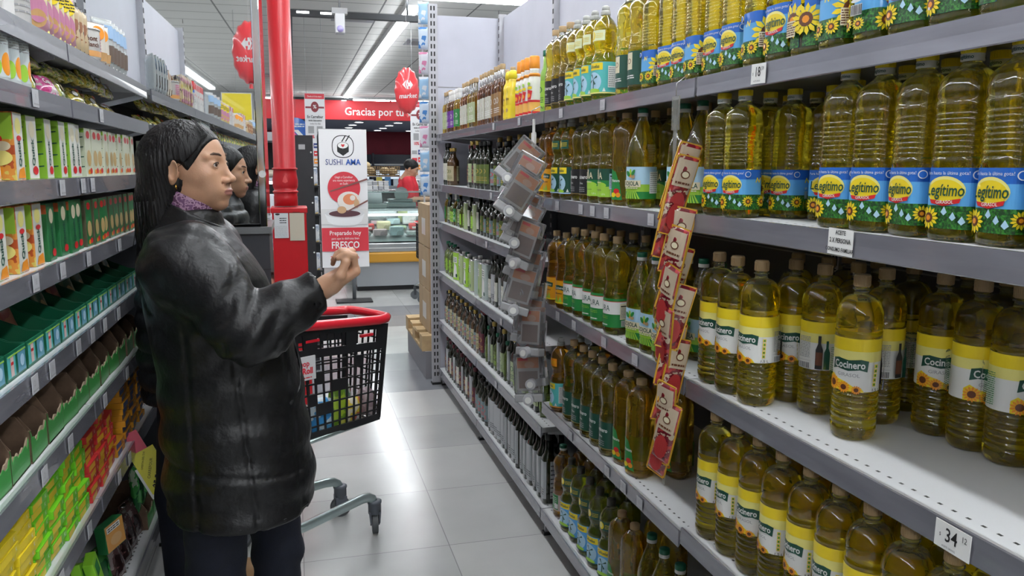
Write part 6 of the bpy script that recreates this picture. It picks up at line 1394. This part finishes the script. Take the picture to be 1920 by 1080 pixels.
bs = net_obj('b', torso_skin, (-.50, 1.74, 0), (.16, 2.44, 1.47), .014, skin, None)
h1 = net_obj('h1', lambda X, Y, Z: hand_sdf(X, Y, Z, WR, (.80, .06, .58), (-.5, -.25, .8), 1, .95, (1.0, 1.25, .8)), (-.03, 1.78, 1.13), (.19, 2.0, 1.36), .0026, skin, None)
h2 = net_obj('h2', lambda X, Y, Z: hand_sdf(X, Y, Z, WR2, (.8, -.3, -.4), (0, -1, -.2), -1, .95), (-.2, 2.18, .80), (.04, 2.42, 1.02), .0035, skin, None)
woman = join_meshes('person', [bs, hd, h1, h2]); tag(woman, 'woman in long black coat looking up at the oil shelves with one hand raised', 'person')
eyes(woman, HM)
def coat_sdf(X, Y, Z):
    d = sections(X, Y, Z, [(.645, -.155, .185, .218), (.70, -.157, .187, .217), (.80, -.160, .182, .210), (.95, -.168, .174, .197), (1.05, -.182, .168, .190), (1.15, -.205, .158, .192), (1.23, -.222, .145, .190), (1.285, -.238, .126, .178), (1.33, -.248, .102, .130), (1.36, -.252, .082, .088), (1.40, -.250, .070, .070)], cy, 2.3)
    d = d+.004*np.sin(Z*58+1.5*np.sin(X*9))*np.clip((1.15-Z)*4, 0, 1)
    for a, b_, c, sgn in ((SH, EL, WR, -1), (SH2, EL2, WR2, 1)):
        d = smin(d, ell_(X, Y, Z, (a[0]+.005, a[1]+.01*-sgn, a[2]), (.095, .085, .085)), .05)
        d = smin(d, cap_(X, Y, Z, a, b_, .088, .070), .035)
        dv = np.array(c)-np.array(b_); ce = np.array(c)-dv/np.linalg.norm(dv)*.028
        fa = cap_(X, Y, Z, b_, tuple(ce), .070, .054); al = ((X-b_[0])*dv[0]+(Y-b_[1])*dv[1]+(Z-b_[2])*dv[2])/np.linalg.norm(dv)
        fa = smax(fa, al-np.linalg.norm(dv)+.012, .006)
        d = smin(d, fa, .04)
    # folds: gathered at the elbow, loose over the body
    el = np.exp(-(((X-EL[0])**2+(Y-EL[1])**2+(Z-EL[2])**2)/.012)); d = d+.006*el*np.sin((X*.75-Z*.66)*115+3*np.sin(Y*14))
    sl = np.exp(-((Y-1.86)**2/.01))*np.clip((Z-.98)*6, 0, 1); d = d+.0045*sl*np.sin((X*.5+Z*.86)*48+2*np.sin(X*20))
    d = d+.005*wob(X, Y, Z*.7, 26, 3)+.002*wob(X, Y, Z, 70, 8)
    # sleeve opening and neck opening
    d = smax(d, -cap_(X, Y, Z, tuple(np.array(WR)-np.array([.05, .02, .03])), tuple(np.array(WR)+np.array([.06, .02, .04])), .036, .036), .004)
    d = smax(d, -cap_(X, Y, Z, (-.25, cy, 1.35), (-.235, cy, 1.50), .058, .060), .006)
    # vertical seams and yoke seam pressed in, on the side the camera sees
    for x0, x1 in ((-.255, -.245), (-.165, -.105), (-.05, .0)):
        xs = x1+(x0-x1)*np.clip((Z-.6)/.6, 0, 1); d = d+.004*np.exp(-((X-xs)/.0045)**2)*(Y < 2.1)*(Z < 1.12)
    d = d+.004*np.exp(-((Z-(.775-.12*(X+.15)))/.005)**2)*(Y < 2.1)
    sx = X-SH[0]; d = d+.004*np.exp(-((np.sqrt(sx**2+(Z-1.24)**2)-.115)/.006)**2)*(Y < 2.0)*(Z > 1.16)*(X < SH[0]+.11)
    # front opening
    return d
co_ = net_obj('coat', coat_sdf, (-.46, 1.70, .61), (.16, 2.46, 1.43), .0062, coatm, woman)
def surf_y(x, z, f=coat_sdf, y0=1.70, y1=2.1):
    ys = np.linspace(y0, y1, 120); d = f(np.full(120, x), ys, np.full(120, z)); k = np.argmax(d < 0); return float(ys[k]) if (d < 0).any() else y1
# collar standing round the neck
def collar(X, Y, Z):
    d = cap_(X, Y, Z, (-.258, cy, 1.325), (-.228, cy, 1.415), .092, .082); d = smax(d, -cap_(X, Y, Z, (-.268, cy, 1.27), (-.225, cy, 1.48), .080, .073), .004); pl = (Z-1.388)+.55*(X+.23)
    d = smax(d, pl, .006); return smax(d, 1.31-Z, .01)+.0015*wob(X, Y, Z, 60, 5)
net_obj('collar', collar, (-.37, 1.98, 1.32), (-.10, 2.22, 1.47), .0035, coatm, woman)
net_obj('scarf', lambda X, Y, Z: smax(smax(cap_(X, Y, Z, (-.262, cy, 1.35), (-.232, cy, 1.45), .074, .063), -cap_(X, Y, Z, (-.262, cy, 1.30), (-.232, cy, 1.50), .056, .054), .004), (Z-1.422)+.50*(X+.23), .006)+.002*wob(X, Y, Z, 90, 2), (-.35, 2.0, 1.34), (-.13, 2.2, 1.48), .0035, scarfm, woman)
def jeans_sdf(X, Y, Z):
    d = None
    for x, y, r in ((-.228, 2.02, .080), (-.080, 2.19, .074)):
        c = cap_(X, Y, Z, (-.165+(x+.165)*.75, y, .74), (x, y, .45), r*1.05, r*.88); c = smin(c, cap_(X, Y, Z, (x, y, .45), (x-.015, y, .07), r*.88, r*.78), .02); c = smax(c, .06-Z, .01)
        d = c if d is None else smin(d, c, .02)
    return d+.004*wob(X, Y, Z*.5, 34, 4)+.003*np.sin(Z*70+3*np.sin(X*20))*np.exp(-((Z-.42)/.12)**2)
net_obj('jeans', jeans_sdf, (-.40, 1.88, .04), (.06, 2.32, .86), .009, jeans, woman)
for x, y in ((-.228, 2.02), (-.085, 2.19)):
    net_obj('shoe', lambda X, Y, Z: smax(smin(ell_(X, Y, Z, (x-.03, y, .045), (.06, .045, .055)), ell_(X, Y, Z, (x+.06, y, .03), (.085, .046, .042)), .03), .001-Z, .004), (x-.11, y-.07, -.01), (x+.17, y+.07, .12), .006, mat('black_shoe', (.015, .014, .014), .4), woman)
# pocket welt, cuff edge, hem, stitched seams
m = MB(); pts = [(-.022, 1.075), (-.008, 1.03), (.0, .985), (-.006, .95), (-.03, .925)]; m.tube([(x, surf_y(x, z)-.001, z) for x, z in pts], .005, coatm, n=6); m.build('pocket_edge', woman)
m = MB(); pts = [(-.325, .675), (-.25, .662), (-.15, .655), (-.05, .655), (.005, .662)]; m.tube([(x, surf_y(x, z)-.0005, z) for x, z in pts], .0035, coatm, n=6); m.build('hem', woman)
def hair_main(x, y, z):
    d = ell_(x, y, z, (-.020, 0, .034), (.104, .086, .090))
    d = smin(d, cap_(x, y, z, (-.055, 0, .0), (-.075, .0, -.10), .078, .070), .04)          # back of the head falling to the nape
    for s in (-1, 1): d = smin(d, cap_(x, y, z, (-.050, s*.052, -.0), (-.066, s*.060, -.135), .036, .030), .03)
    d = smin(d, cap_(x, y, z, (-.085, -.01, -.08), (-.100, -.01, -.185), .058, .050), .035)
    # open the face: in front of a slanting plane, lower parting swept behind the ear
    face = (x-.050)+.50*(z-.052)*(-1); fa = smax(-(x-(.018+.95*np.clip(z+.004, -.2, .06))), z-.055-.0*x, .012)
    hole = smin(ell_(x, y, z, (.100, 0, -.062), (.094, .115, .122)), ell_(x, y, z, (.112, 0, .012), (.050, .095, .058)), .03)
    d = smax(d, -hole, .008)
    ear = np.minimum(ell_(x, y, z, (.002, -.090, -.018), (.022, .030, .034)), ell_(x, y, z, (.002, .090, -.018), (.022, .030, .034))); d = smax(d, -ear, .008)
    ph = np.arctan2(y, x+.03); d = d+(.0012*np.sin(ph*70+6*np.sin(z*12))+.0009*np.sin(ph*131+z*20))*np.clip((-x+.03)*30, 0, 1)
    return smax(d, -.215-z+.25*np.maximum(0, x+.08), .02)
hr = net_obj('hair', hair_main, (-.20, -.13, -.24), (.13, .13, .14), .0032, hairm, woman); hr.matrix_local = HM
m = MB(); rn = random.Random(4)
for i in range(16):
    s = -1 if i % 4 else 1; u = rn.uniform(0, 1)
    p0 = Vector((.035+.03*u*rn.random(), s*rn.uniform(.0, .045), .119-.012*u)); p1 = Vector((.075-.01*u, s*rn.uniform(.035, .065), .085-.02*u)); p2 = Vector((.060-.03*u, s*(.076), .045-.03*u)); p3 = Vector((.028-.03*u, s*(.084), .015-.02*u))
    m.tube([p0, p1, p2, p3], [.0008, .0008, .0006, .0002], hairm, n=4)
for i in range(26):
    a_ = rn.uniform(-.03, .03); m.tube([(-.09+a_, -.075+rn.uniform(-.02, .02), -.08), (-.10+a_, -.078, -.15), (-.105+a_*1.4, -.07+rn.uniform(-.02, .02), -.20-rn.uniform(0, .035))], [.0016, .0013, .0003], hairm, n=4)
o = m.build('hair_strands', woman); o.matrix_local = HM
m = MB(); m.tube([(-.004, -.0835, -.043), (-.004, -.087, -.049), (-.004, -.0845, -.054)], [.0016, .0022, .0016], goldm, n=8); m.ball((-.004, -.086, -.048), .0028, goldm, 10, 6); o = m.build('earring', woman); o.matrix_local = HM

# ---- the companion behind her, hand on the cart (also seen in the mirror)
CX, CY = -.350, 2.74
HM2 = Matrix.Translation((CX+.03, CY, 1.475)) @ Matrix.Rotation(math.radians(4), 4, 'Z') @ Matrix.Rotation(math.radians(3), 4, 'Y')
hd = make_head(HM2, 1, .0032, 0, hairm)
CWR = (-.100, 2.83, 1.065); CEL = (-.26, 2.68, .99); CSH = (CX, 2.57, 1.27); CSH2 = (CX, 2.91, 1.27); CEL2 = (-.38, 2.99, 1.0); CWR2 = (-.19, 2.965, 1.02)
def ctorso(X, Y, Z):
    d = sections(X, Y, Z, [(.78, CX, .08, .10), (.88, CX, .12, .15), (1.05, CX, .10, .13), (1.25, CX, .09, .15), (1.34, CX, .07, .10), (1.40, CX, .052, .052), (1.44, CX+.01, .05, .05)], CY)
    for a, b_, c in ((CSH, CEL, CWR), (CSH2, CEL2, CWR2)):
        d = smin(d, cap_(X, Y, Z, a, b_, .042, .036), .03); d = smin(d, cap_(X, Y, Z, b_, c, .035, .024), .02)
    for x, y in ((CX-.04, 2.66), (-.27, 2.84)):
        d = smin(d, cap_(X, Y, Z, (CX, y, .75), (x, y, .42), .055, .042), .01); d = smin(d, cap_(X, Y, Z, (x, y, .42), (x, y, .08), .042, .03), .01)
    return d
bs = net_obj('b', ctorso, (-.62, 2.42, .02), (.02, 3.06, 1.46), .016, skin, None)
h1 = net_obj('h1', lambda X, Y, Z: hand_sdf(X, Y, Z, CWR, (.72, .38, -.42), (.1, .2, -1), -1, .95, (.55, .7, .5)), (-.16, 2.75, .91), (.08, 3.01, 1.12), .003, skin, None)
h2 = net_obj('h2', lambda X, Y, Z: hand_sdf(X, Y, Z, CWR2, (.85, .15, -.4), (.1, 0, -1), 1, .95, (.55, .8, .6)), (-.25, 2.87, .88), (-.0, 3.08, 1.08), .004, skin, None)
comp = join_meshes('person', [bs, hd, h1, h2]); tag(comp, 'second person in black quilted jacket mostly hidden behind the woman, hand on the cart', 'person'); eyes(comp, HM2)
def puffer(X, Y, Z):
    d = sections(X, Y, Z, [(.76, CX, .150, .195), (.9, CX, .155, .195), (1.05, CX, .150, .19), (1.2, CX, .140, .19), (1.29, CX, .115, .17), (1.34, CX, .09, .11), (1.40, CX+.005, .074, .074)], CY)
    q = Z
    for a, b_, c in ((CSH, CEL, CWR), (CSH2, CEL2, CWR2)):
        d = smin(d, cap_(X, Y, Z, a, b_, .080, .066), .03); dv = np.array(c)-np.array(b_); L = np.linalg.norm(dv); al = ((X-b_[0])*dv[0]+(Y-b_[1])*dv[1]+(Z-b_[2])*dv[2])/L
        fa = smax(cap_(X, Y, Z, b_, tuple(np.array(c)-dv/L*.02), .064, .046), al-L+.01, .006)+.005*(1-np.abs(np.sin(al*70))); d = smin(d, fa, .03)
    d = d+.010*(1-np.abs(np.sin(Z*PI/.062)))**1.5+.003*wob(X, Y, Z, 40, 6)
    return smax(d, -cap_(X, Y, Z, (CX, CY, 1.33), (CX+.01, CY, 1.5), .058, .058), .006)
net_obj('jacket', puffer, (-.60, 2.40, .72), (.0, 3.1, 1.43), .0095, puff, comp)
net_obj('trousers', lambda X, Y, Z: smax(np.minimum(smin(cap_(X, Y, Z, (CX, 2.66, .8), (CX-.04, 2.66, .45), .09, .075), cap_(X, Y, Z, (CX-.04, 2.66, .45), (CX-.04, 2.66, .1), .075, .06), .02),
        smin(cap_(X, Y, Z, (CX, 2.84, .8), (-.27, 2.84, .45), .09, .075), cap_(X, Y, Z, (-.27, 2.84, .45), (-.27, 2.86, .1), .075, .06), .02)), .09-Z, .01), (-.52, 2.52, .06), (-.12, 2.98, .9), .012, jeans, comp)
for i, (x, y) in enumerate(((CX-.04, 2.66), (-.285, 2.90))):
    def fs_(X, Y, Z, x=x, y=y): return smax(smin(smin(ell_(X, Y, Z, (x-.02, y, .05), (.058, .046, .055)), ell_(X, Y, Z, (x+.065, y+.01, .035), (.078, .044, .042)), .03), cap_(X, Y, Z, (x-.02, y, .05), (x-.02, y, .13), .05, .052), .02), .001-Z, .004)
    o = net_obj('boot', fs_, (x-.12, y-.09, -.01), (x+.18, y+.09, .2), .006, shoe_tan, comp); o['label'] = 'tan leather boot'
def hair_comp(x, y, z):
    d = hair_main(x, y, z); return smin(d, cap_(x, y, z, (-.09, .0, -.10), (-.11, .0, -.30), .058, .045), .03)
hr = net_obj('hair', hair_comp, (-.20, -.13, -.36), (.13, .13, .14), .0045, hairm, comp); hr.matrix_local = HM2

# ---- the clerk behind the deli counter
KX, KY = 1.49, 10.92
HM3 = Matrix.Translation((KX+.05, KY-.02, 1.475)) @ Matrix.Rotation(math.radians(-18), 4, 'Z') @ Matrix.Rotation(math.radians(24), 4, 'Y')
hd = make_head(HM3, 1, .005, 0, hairm); kw = (1.75, 10.69, 1.07); ke = (1.49, 10.70, 1.07); ks = (1.46, 10.73, 1.30); ks2 = (1.46, 11.09, 1.30); ke2 = (1.55, 11.15, 1.05); kw2 = (1.77, 10.99, 1.07)
def ktorso(X, Y, Z):
    d = sections(X, Y, Z, [(.60, KX, .11, .15), (.9, KX, .11, .15), (1.1, KX, .11, .15), (1.28, KX, .10, .17), (1.36, KX+.02, .07, .08), (1.43, KX+.03, .052, .052)], KY)
    for a, b_, c in ((ks, ke, kw), (ks2, ke2, kw2)):
        d = smin(d, cap_(X, Y, Z, a, b_, .050, .042), .03); d = smin(d, cap_(X, Y, Z, b_, c, .042, .028), .02)
    for y in (KY-.09, KY+.09): d = smin(d, cap_(X, Y, Z, (KX, y, .8), (KX, y, .08), .08, .05), .03); d = smin(d, cap_(X, Y, Z, (KX, y, .05), (KX+.14, y, .04), .045, .035), .02)
    return d
bs = net_obj('b', ktorso, (1.24, 10.5, -.02), (1.9, 11.32, 1.46), .018, skin, None)
h1 = net_obj('h1', lambda X, Y, Z: hand_sdf(X, Y, Z, kw, (1, .1, -.1), (0, .2, -1), -1), (1.69, 10.61, .96), (1.91, 10.82, 1.15), .005, skin, None)
h2 = net_obj('h2', lambda X, Y, Z: hand_sdf(X, Y, Z, kw2, (1, -.2, -.1), (0, 0, -1), 1), (1.69, 10.87, .96), (1.94, 11.09, 1.15), .005, skin, None)
clerk = join_meshes('person', [bs, hd, h1, h2]); tag(clerk, 'clerk in red shirt working with head bowed behind the deli counter', 'person'); eyes(clerk, HM3)
shirt = mat('red_shirt', (.60, .025, .04), .7, bump=.2, bscale=20)
def kshirt(X, Y, Z):
    d = sections(X, Y, Z, [(.86, KX, .145, .19), (1.05, KX, .15, .19), (1.25, KX, .14, .19), (1.33, KX+.01, .10, .13), (1.385, KX+.03, .066, .066)], KY)
    for a, b_ in ((ks, ke), (ks2, ke2)):
        p = np.array(a)+(np.array(b_)-np.array(a))*.72; d = smin(d, cap_(X, Y, Z, a, tuple(p), .078, .066), .03)
    return d+.004*wob(X, Y, Z, 30, 9)
net_obj('shirt', kshirt, (1.27, 10.5, .82), (1.75, 11.32, 1.41), .014, shirt, clerk)
net_obj('apron', lambda X, Y, Z: sections(X, Y, Z, [(.40, KX, .15, .20), (.90, KX, .15, .195)], KY), (1.30, 10.69, .37), (1.71, 11.16, .93), .02, mat('dark_apron', (.05, .04, .045), .7), clerk)
hr = net_obj('hair', lambda x, y, z: smax(smax(ell_(x, y, z, (-.020, 0, .036), (.104, .084, .088)), -ell_(x, y, z, (.10, 0, -.06), (.092, .12, .122)), .008), -.03-z, .01), (-.15, -.11, -.06), (.12, .11, .14), .006, hairm, clerk); hr.matrix_local = HM3
# ------------------------------------------------------------------ the shopping cart
cart_rz = math.radians(33); t = empty('shopping_cart', (.270, 3.309, 0), cart_rz); tag(t, 'black plastic shopping cart with red rim beside the woman', 'shopping cart')
cred = mat('cart_rim_red', (.62, .015, .03), .3, coat=.4); cbl = mat('cart_black', (.014, .014, .016), .35, coat=.2); csil = mat('cart_silver', (.42, .50, .50), .28, m=.75); cw = mat('caster_grey', (.09, .10, .12), .45)
FW, RW, TL, BL, ZB, ZT = .135, .160, .53, .44, .485, .875     # front/rear half widths, lengths top/bottom, heights
def bp(side, s, h):
    """point on a side panel: s 0 front..1 rear, h 0 bottom..1 top"""
    y = (FW+(RW-FW)*s)*(.86+.14*h)*side; x = -(.035*(1-h)) - s*(BL+(TL-BL)*h) ; z = ZB+(ZT-ZB)*h+.045*s*h; return Vector((x, y, z))
def strut(m, a, b_, w_, th, side_v=None):
    m.tube([a, b_], w_, cbl, n=4, smooth=False)
m = MB()
NV, NH = 13, 8
holes_ = {(7, 2), (8, 2), (5, 4), (6, 4), (8, 5), (3, 6), (9, 3), (10, 6)}
for side in (-1, 1):
    for i in range(NV+1):
        s = i/NV; strut(m, bp(side, s, 0), bp(side, s, .80 if 0 < i < NV else 1), .0045, .004)
    for j in range(NH+1):
        h = .80*j/NH
        m.tube([bp(side, s, h) for s in (0, .25, .5, .75, 1)], .0042, cbl, n=4, smooth=False)
    def quad(s0, s1, h0, h1):
        P_ = [bp(side, s0, h0), bp(side, s1, h0), bp(side, s1, h1), bp(side, s0, h1)]; n_ = (P_[1]-P_[0]).cross(P_[3]-P_[0]).normalized()*.004
        vs = [p-n_ for p in P_]+[p+n_ for p in P_]; m.add(vs, [(0, 1, 2, 3), (7, 6, 5, 4), (0, 4, 5, 1), (1, 5, 6, 2), (2, 6, 7, 3), (3, 7, 4, 0)], cbl)
    for (i, j) in holes_: quad(i/NV, (i+1)/NV, .80*j/NH, .80*(j+1)/NH)
    quad(0, 1, .74, .82); quad(0, .10, .80, .98); quad(.30, .40, .80, .98); quad(.66, .78, .80, .98); quad(0, 1, .95, 1.0); quad(0, 1, -.02, .05); quad(0, .035, 0, .9)
    for s0, s1 in ((.40, .66),):
        for k in range(4): ss = s0+(s1-s0)*(k+.5)/4; strut(m, bp(side, ss, .82), bp(side, ss, .96), .0035, .003)
for s in (0, 1):
    for k in range(8):
        y = -1+2*k/7
        a, b_ = bp(1, s, 0), bp(1, s, .95); a.y *= y; b_.y *= y; strut(m, a, b_, .0045, .004)
    for j in range(NH+1):
        a, b_ = bp(1, s, .95*j/NH), bp(-1, s, .95*j/NH); strut(m, a, b_, .0045, .004)
a, b_, c, d = bp(1, 0, 0), bp(-1, 0, 0), bp(-1, 1, 0), bp(1, 1, 0)
for k in range(12):
    q = k/11; strut(m, a.lerp(d, q), b_.lerp(c, q), .004, .004)
for k in range(7):
    q = k/6; strut(m, a.lerp(b_, q), d.lerp(c, q), .004, .004)
m.build('basket', t)
m = MB(); z1 = ZT+.022; R_ = []
for (x, y, z) in ((-.60, -RW-.012, z1+.085), (-.53, -RW-.012, z1+.055), (-.40, -.168, z1+.028), (-.2, -.157, z1+.012), (-.05, -.148, z1), (-.01, -.138, z1), (.012, -.118, z1), (.018, -.06, z1), (.020, 0, z1), (.018, .06, z1), (.012, .118, z1), (-.01, .138, z1), (-.05, .148, z1), (-.2, .157, z1+.012), (-.40, .168, z1+.028), (-.53, RW+.012, z1+.055), (-.60, RW+.012, z1+.085)): R_.append((x, y, z))
m.tube(R_+[(-.62, .14, z1+.095), (-.625, 0, z1+.098), (-.62, -.14, z1+.095)], .0185, cred, n=12, closed=True); m.build('rim', t)
m = MB()
for side in (-1, 1):
    for s in (.2, .7): p = bp(side, s, .9); m.box(p.x-.03, p.x+.03, p.y-.006*0-.006, p.y+.006, p.z-.006, p.z+.004, cred)
m.build('red_clips', t)
m = MB(); p = bp(-1, .80, .66); M_ = Matrix.Translation(p+Vector((0, -.010, 0))); m.box(-.05, .05, -.003, .003, -.045, .045, C_('plaque_grey', (.62, .62, .64)), M_, b=.002)
a = Art().text('Shop', -.005, .018, .030, bred, bold=.03, sx=.9).text('& Roll', .0, -.010, .032, bred, bold=.04, sx=.9).lines(-.03, .03, -.038, -.03, 1, red); a.emit(m, lambda u, v, o_: M_ @ Vector((u, -.004-o_, v)), step=0); m.build('plaque', t)
def oval(m, pts, w_, h_, mt):
    """flattened bar: rings of an oval section following pts"""
    n = 10; vs = []; pts = [Vector(p) for p in pts]
    for i, p in enumerate(pts):
        a_, b2 = pts[max(0, i-1)], pts[min(len(pts)-1, i+1)]; tg = (b2-a_).normalized(); sd = Vector((0, 0, 1)).cross(tg).normalized() if abs(tg.z) < .95 else Vector((0, 1, 0)); up_ = tg.cross(sd)
        for k in range(n): t_ = 2*PI*k/n; vs.append(p+sd*(w_*math.copysign(abs(math.cos(t_))**.6, math.cos(t_)))+up_*(h_*math.copysign(abs(math.sin(t_))**.6, math.sin(t_))))
    fs = [(i*n+k, i*n+(k+1) % n, (i+1)*n+(k+1) % n, (i+1)*n+k) for i in range(len(pts)-1) for k in range(n)]; fs += [tuple(reversed(range(n))), tuple((len(pts)-1)*n+k for k in range(n))]
    m.add(vs, fs, mt, True)
for side in (-1, 1):
    m = MB(); oval(m, [(-.075, side*.118, .128), (-.085, side*.119, .150), (-.105, side*.121, .163), (-.14, side*.125, .168), (-.30, side*.145, .166), (-.44, side*.155, .160), (-.50, side*.16, .165), (-.535, side*.16, .20), (-.535, side*.158, .36), (-.52, side*.155, .47)], .012, .019, csil)
    m.build('leg', t)
m = MB(); oval(m, [(-.53, -.158, .30), (-.53, .158, .30)], .012, .012, csil); oval(m, [(-.50, -.150, .475), (-.05, -.10, .478)], .01, .008, csil); oval(m, [(-.50, .150, .475), (-.05, .10, .478)], .01, .008, csil); m.build('crossbar', t)
for (x, y, rz) in ((-.072, -.118, math.radians(57)), (-.072, .118, math.radians(-23)), (-.51, -.158, .3), (-.51, .158, .3)):
    f = MB(); R = Matrix.Translation((x, y, 0)) @ Matrix.Rotation(rz, 4, 'Z')
    def L(mm, prof): 
        q = MB(); q.lathe(prof, cw, n=20); mm.add([R @ Vector(v) for v in q.v], q.f, cw, True)
    L(f, [(.025, .084), (.0268, .086), (.0268, .128), (.0295, .130), (.0295, .138), (.021, .142)]); f.cyl(R @ Vector((0, 0, .141)), R @ Vector((0, 0, .146)), .008, csil, n=10)
    for s_ in (-1, 1): f.add([R @ Vector(v) for v in ((-.024, s_*.024, .095), (.024, s_*.024, .095), (.026, s_*.0205, .055), (.0, s_*.0185, .030), (-.024, s_*.0205, .05), (-.024, s_*.0165, .095), (.024, s_*.0165, .095), (.026, s_*.0155, .055), (.0, s_*.0145, .030), (-.024, s_*.0155, .05))],
        [(0, 1, 2, 3, 4), (9, 8, 7, 6, 5), (0, 5, 6, 1), (1, 6, 7, 2), (2, 7, 8, 3), (3, 8, 9, 4), (4, 9, 5, 0)], cw)
    fk = f.build('caster', t)
    w_ = MB(); w_.cyl(R @ Vector((0, -.011, .043)), R @ Vector((0, .011, .043)), .043, mat('caster_tyre', (.07, .075, .08), .55), n=28); w_.cyl(R @ Vector((0, -.0125, .043)), R @ Vector((0, .0125, .043)), .028, mat('caster_hub', (.16, .17, .20), .4), n=20); w_.build('wheel', fk)
# goods in the cart
CM = Matrix.Translation((.270, 3.309, 0)) @ Matrix.Rotation(cart_rz, 4, 'Z')
goods = [('milk_sachet', (-.30, -.09), (.05, .03, .13), fleck('cart_blue', [(.05, .30, .65), (.6, .7, .75), (.1, .4, .7)], 14), 'blue and white sachet standing in the cart', 'sachet'),
 ('pasta_packet', (-.215, -.08), (.035, .025, .15), fleck('cart_lime', [(.35, .50, .03), (.15, .30, .02), (.6, .6, .1)], 14), 'lime green packet standing in the cart', 'packet'),
 ('biscuit_packet', (-.13, -.06), (.045, .025, .09), fleck('cart_yellow', [(.7, .65, .5), (.7, .55, .05), (.5, .1, .05), (.6, .6, .6)], 16), 'yellow and cream packet near the cart front', 'packet'),
 ('tray_pack', (-.045, -.04), (.03, .045, .11), fleck('cart_pink', [(.35, .25, .28), (.5, .4, .42), (.2, .2, .25)], 12), 'mauve wrapped pack at the cart front', 'packet'),
 ('snack_packet', (-.34, .07), (.06, .03, .15), fleck('cart_red', [(.6, .05, .05), (.65, .6, .55), (.5, .3, .3)], 12), 'red and white packet at the cart rear', 'packet'),
 ('paper_pack', (-.20, .04), (.06, .04, .10), C_('cart_white', (.6, .62, .62)), 'white wrapped pack behind the lime packet', 'packet'),
 ('noodle_bag', (-.09, .07), (.045, .03, .12), fleck('cart_green', [(.1, .2, .12), (.5, .52, .5), (.6, .1, .08)], 14), 'green and red bag at the far side of the cart', 'bag')]
for nm, (x, y), (a_, b2, h_), mt, lb, ct in goods:
    m = MB(); e = [(0, a_*.92, b2*.92, 4), (.008, a_, b2, 4), (h_*.6, a_, b2*1.05, 3), (h_*.92, a_*.96, b2*.5, 2.5), (h_, a_*.95, .003, 2.2)]; m.loft(e, mt, n=20)
    o = m.build(nm); o.matrix_world = CM @ Matrix.Translation((x, y, .4905)) @ Matrix.Rotation(random.uniform(-.3, .3), 4, 'Z'); tag(o, lb, ct)
m = MB(); m.tube([(-.06, 0, 0), (-.04, 0, .07), (0, 0, .09), (.04, 0, .07), (.06, 0, 0)], .006, cred, n=8); m.box(-.07, .07, -.03, .03, -.10, .0, C_('bag_red', (.62, .55, .55)), b=.01)
o = m.build('gift_bag'); o.matrix_world = CM @ Matrix.Translation((-.40, -.03, .592)); tag(o, 'pale bag with red handle in the rear of the cart', 'bag')
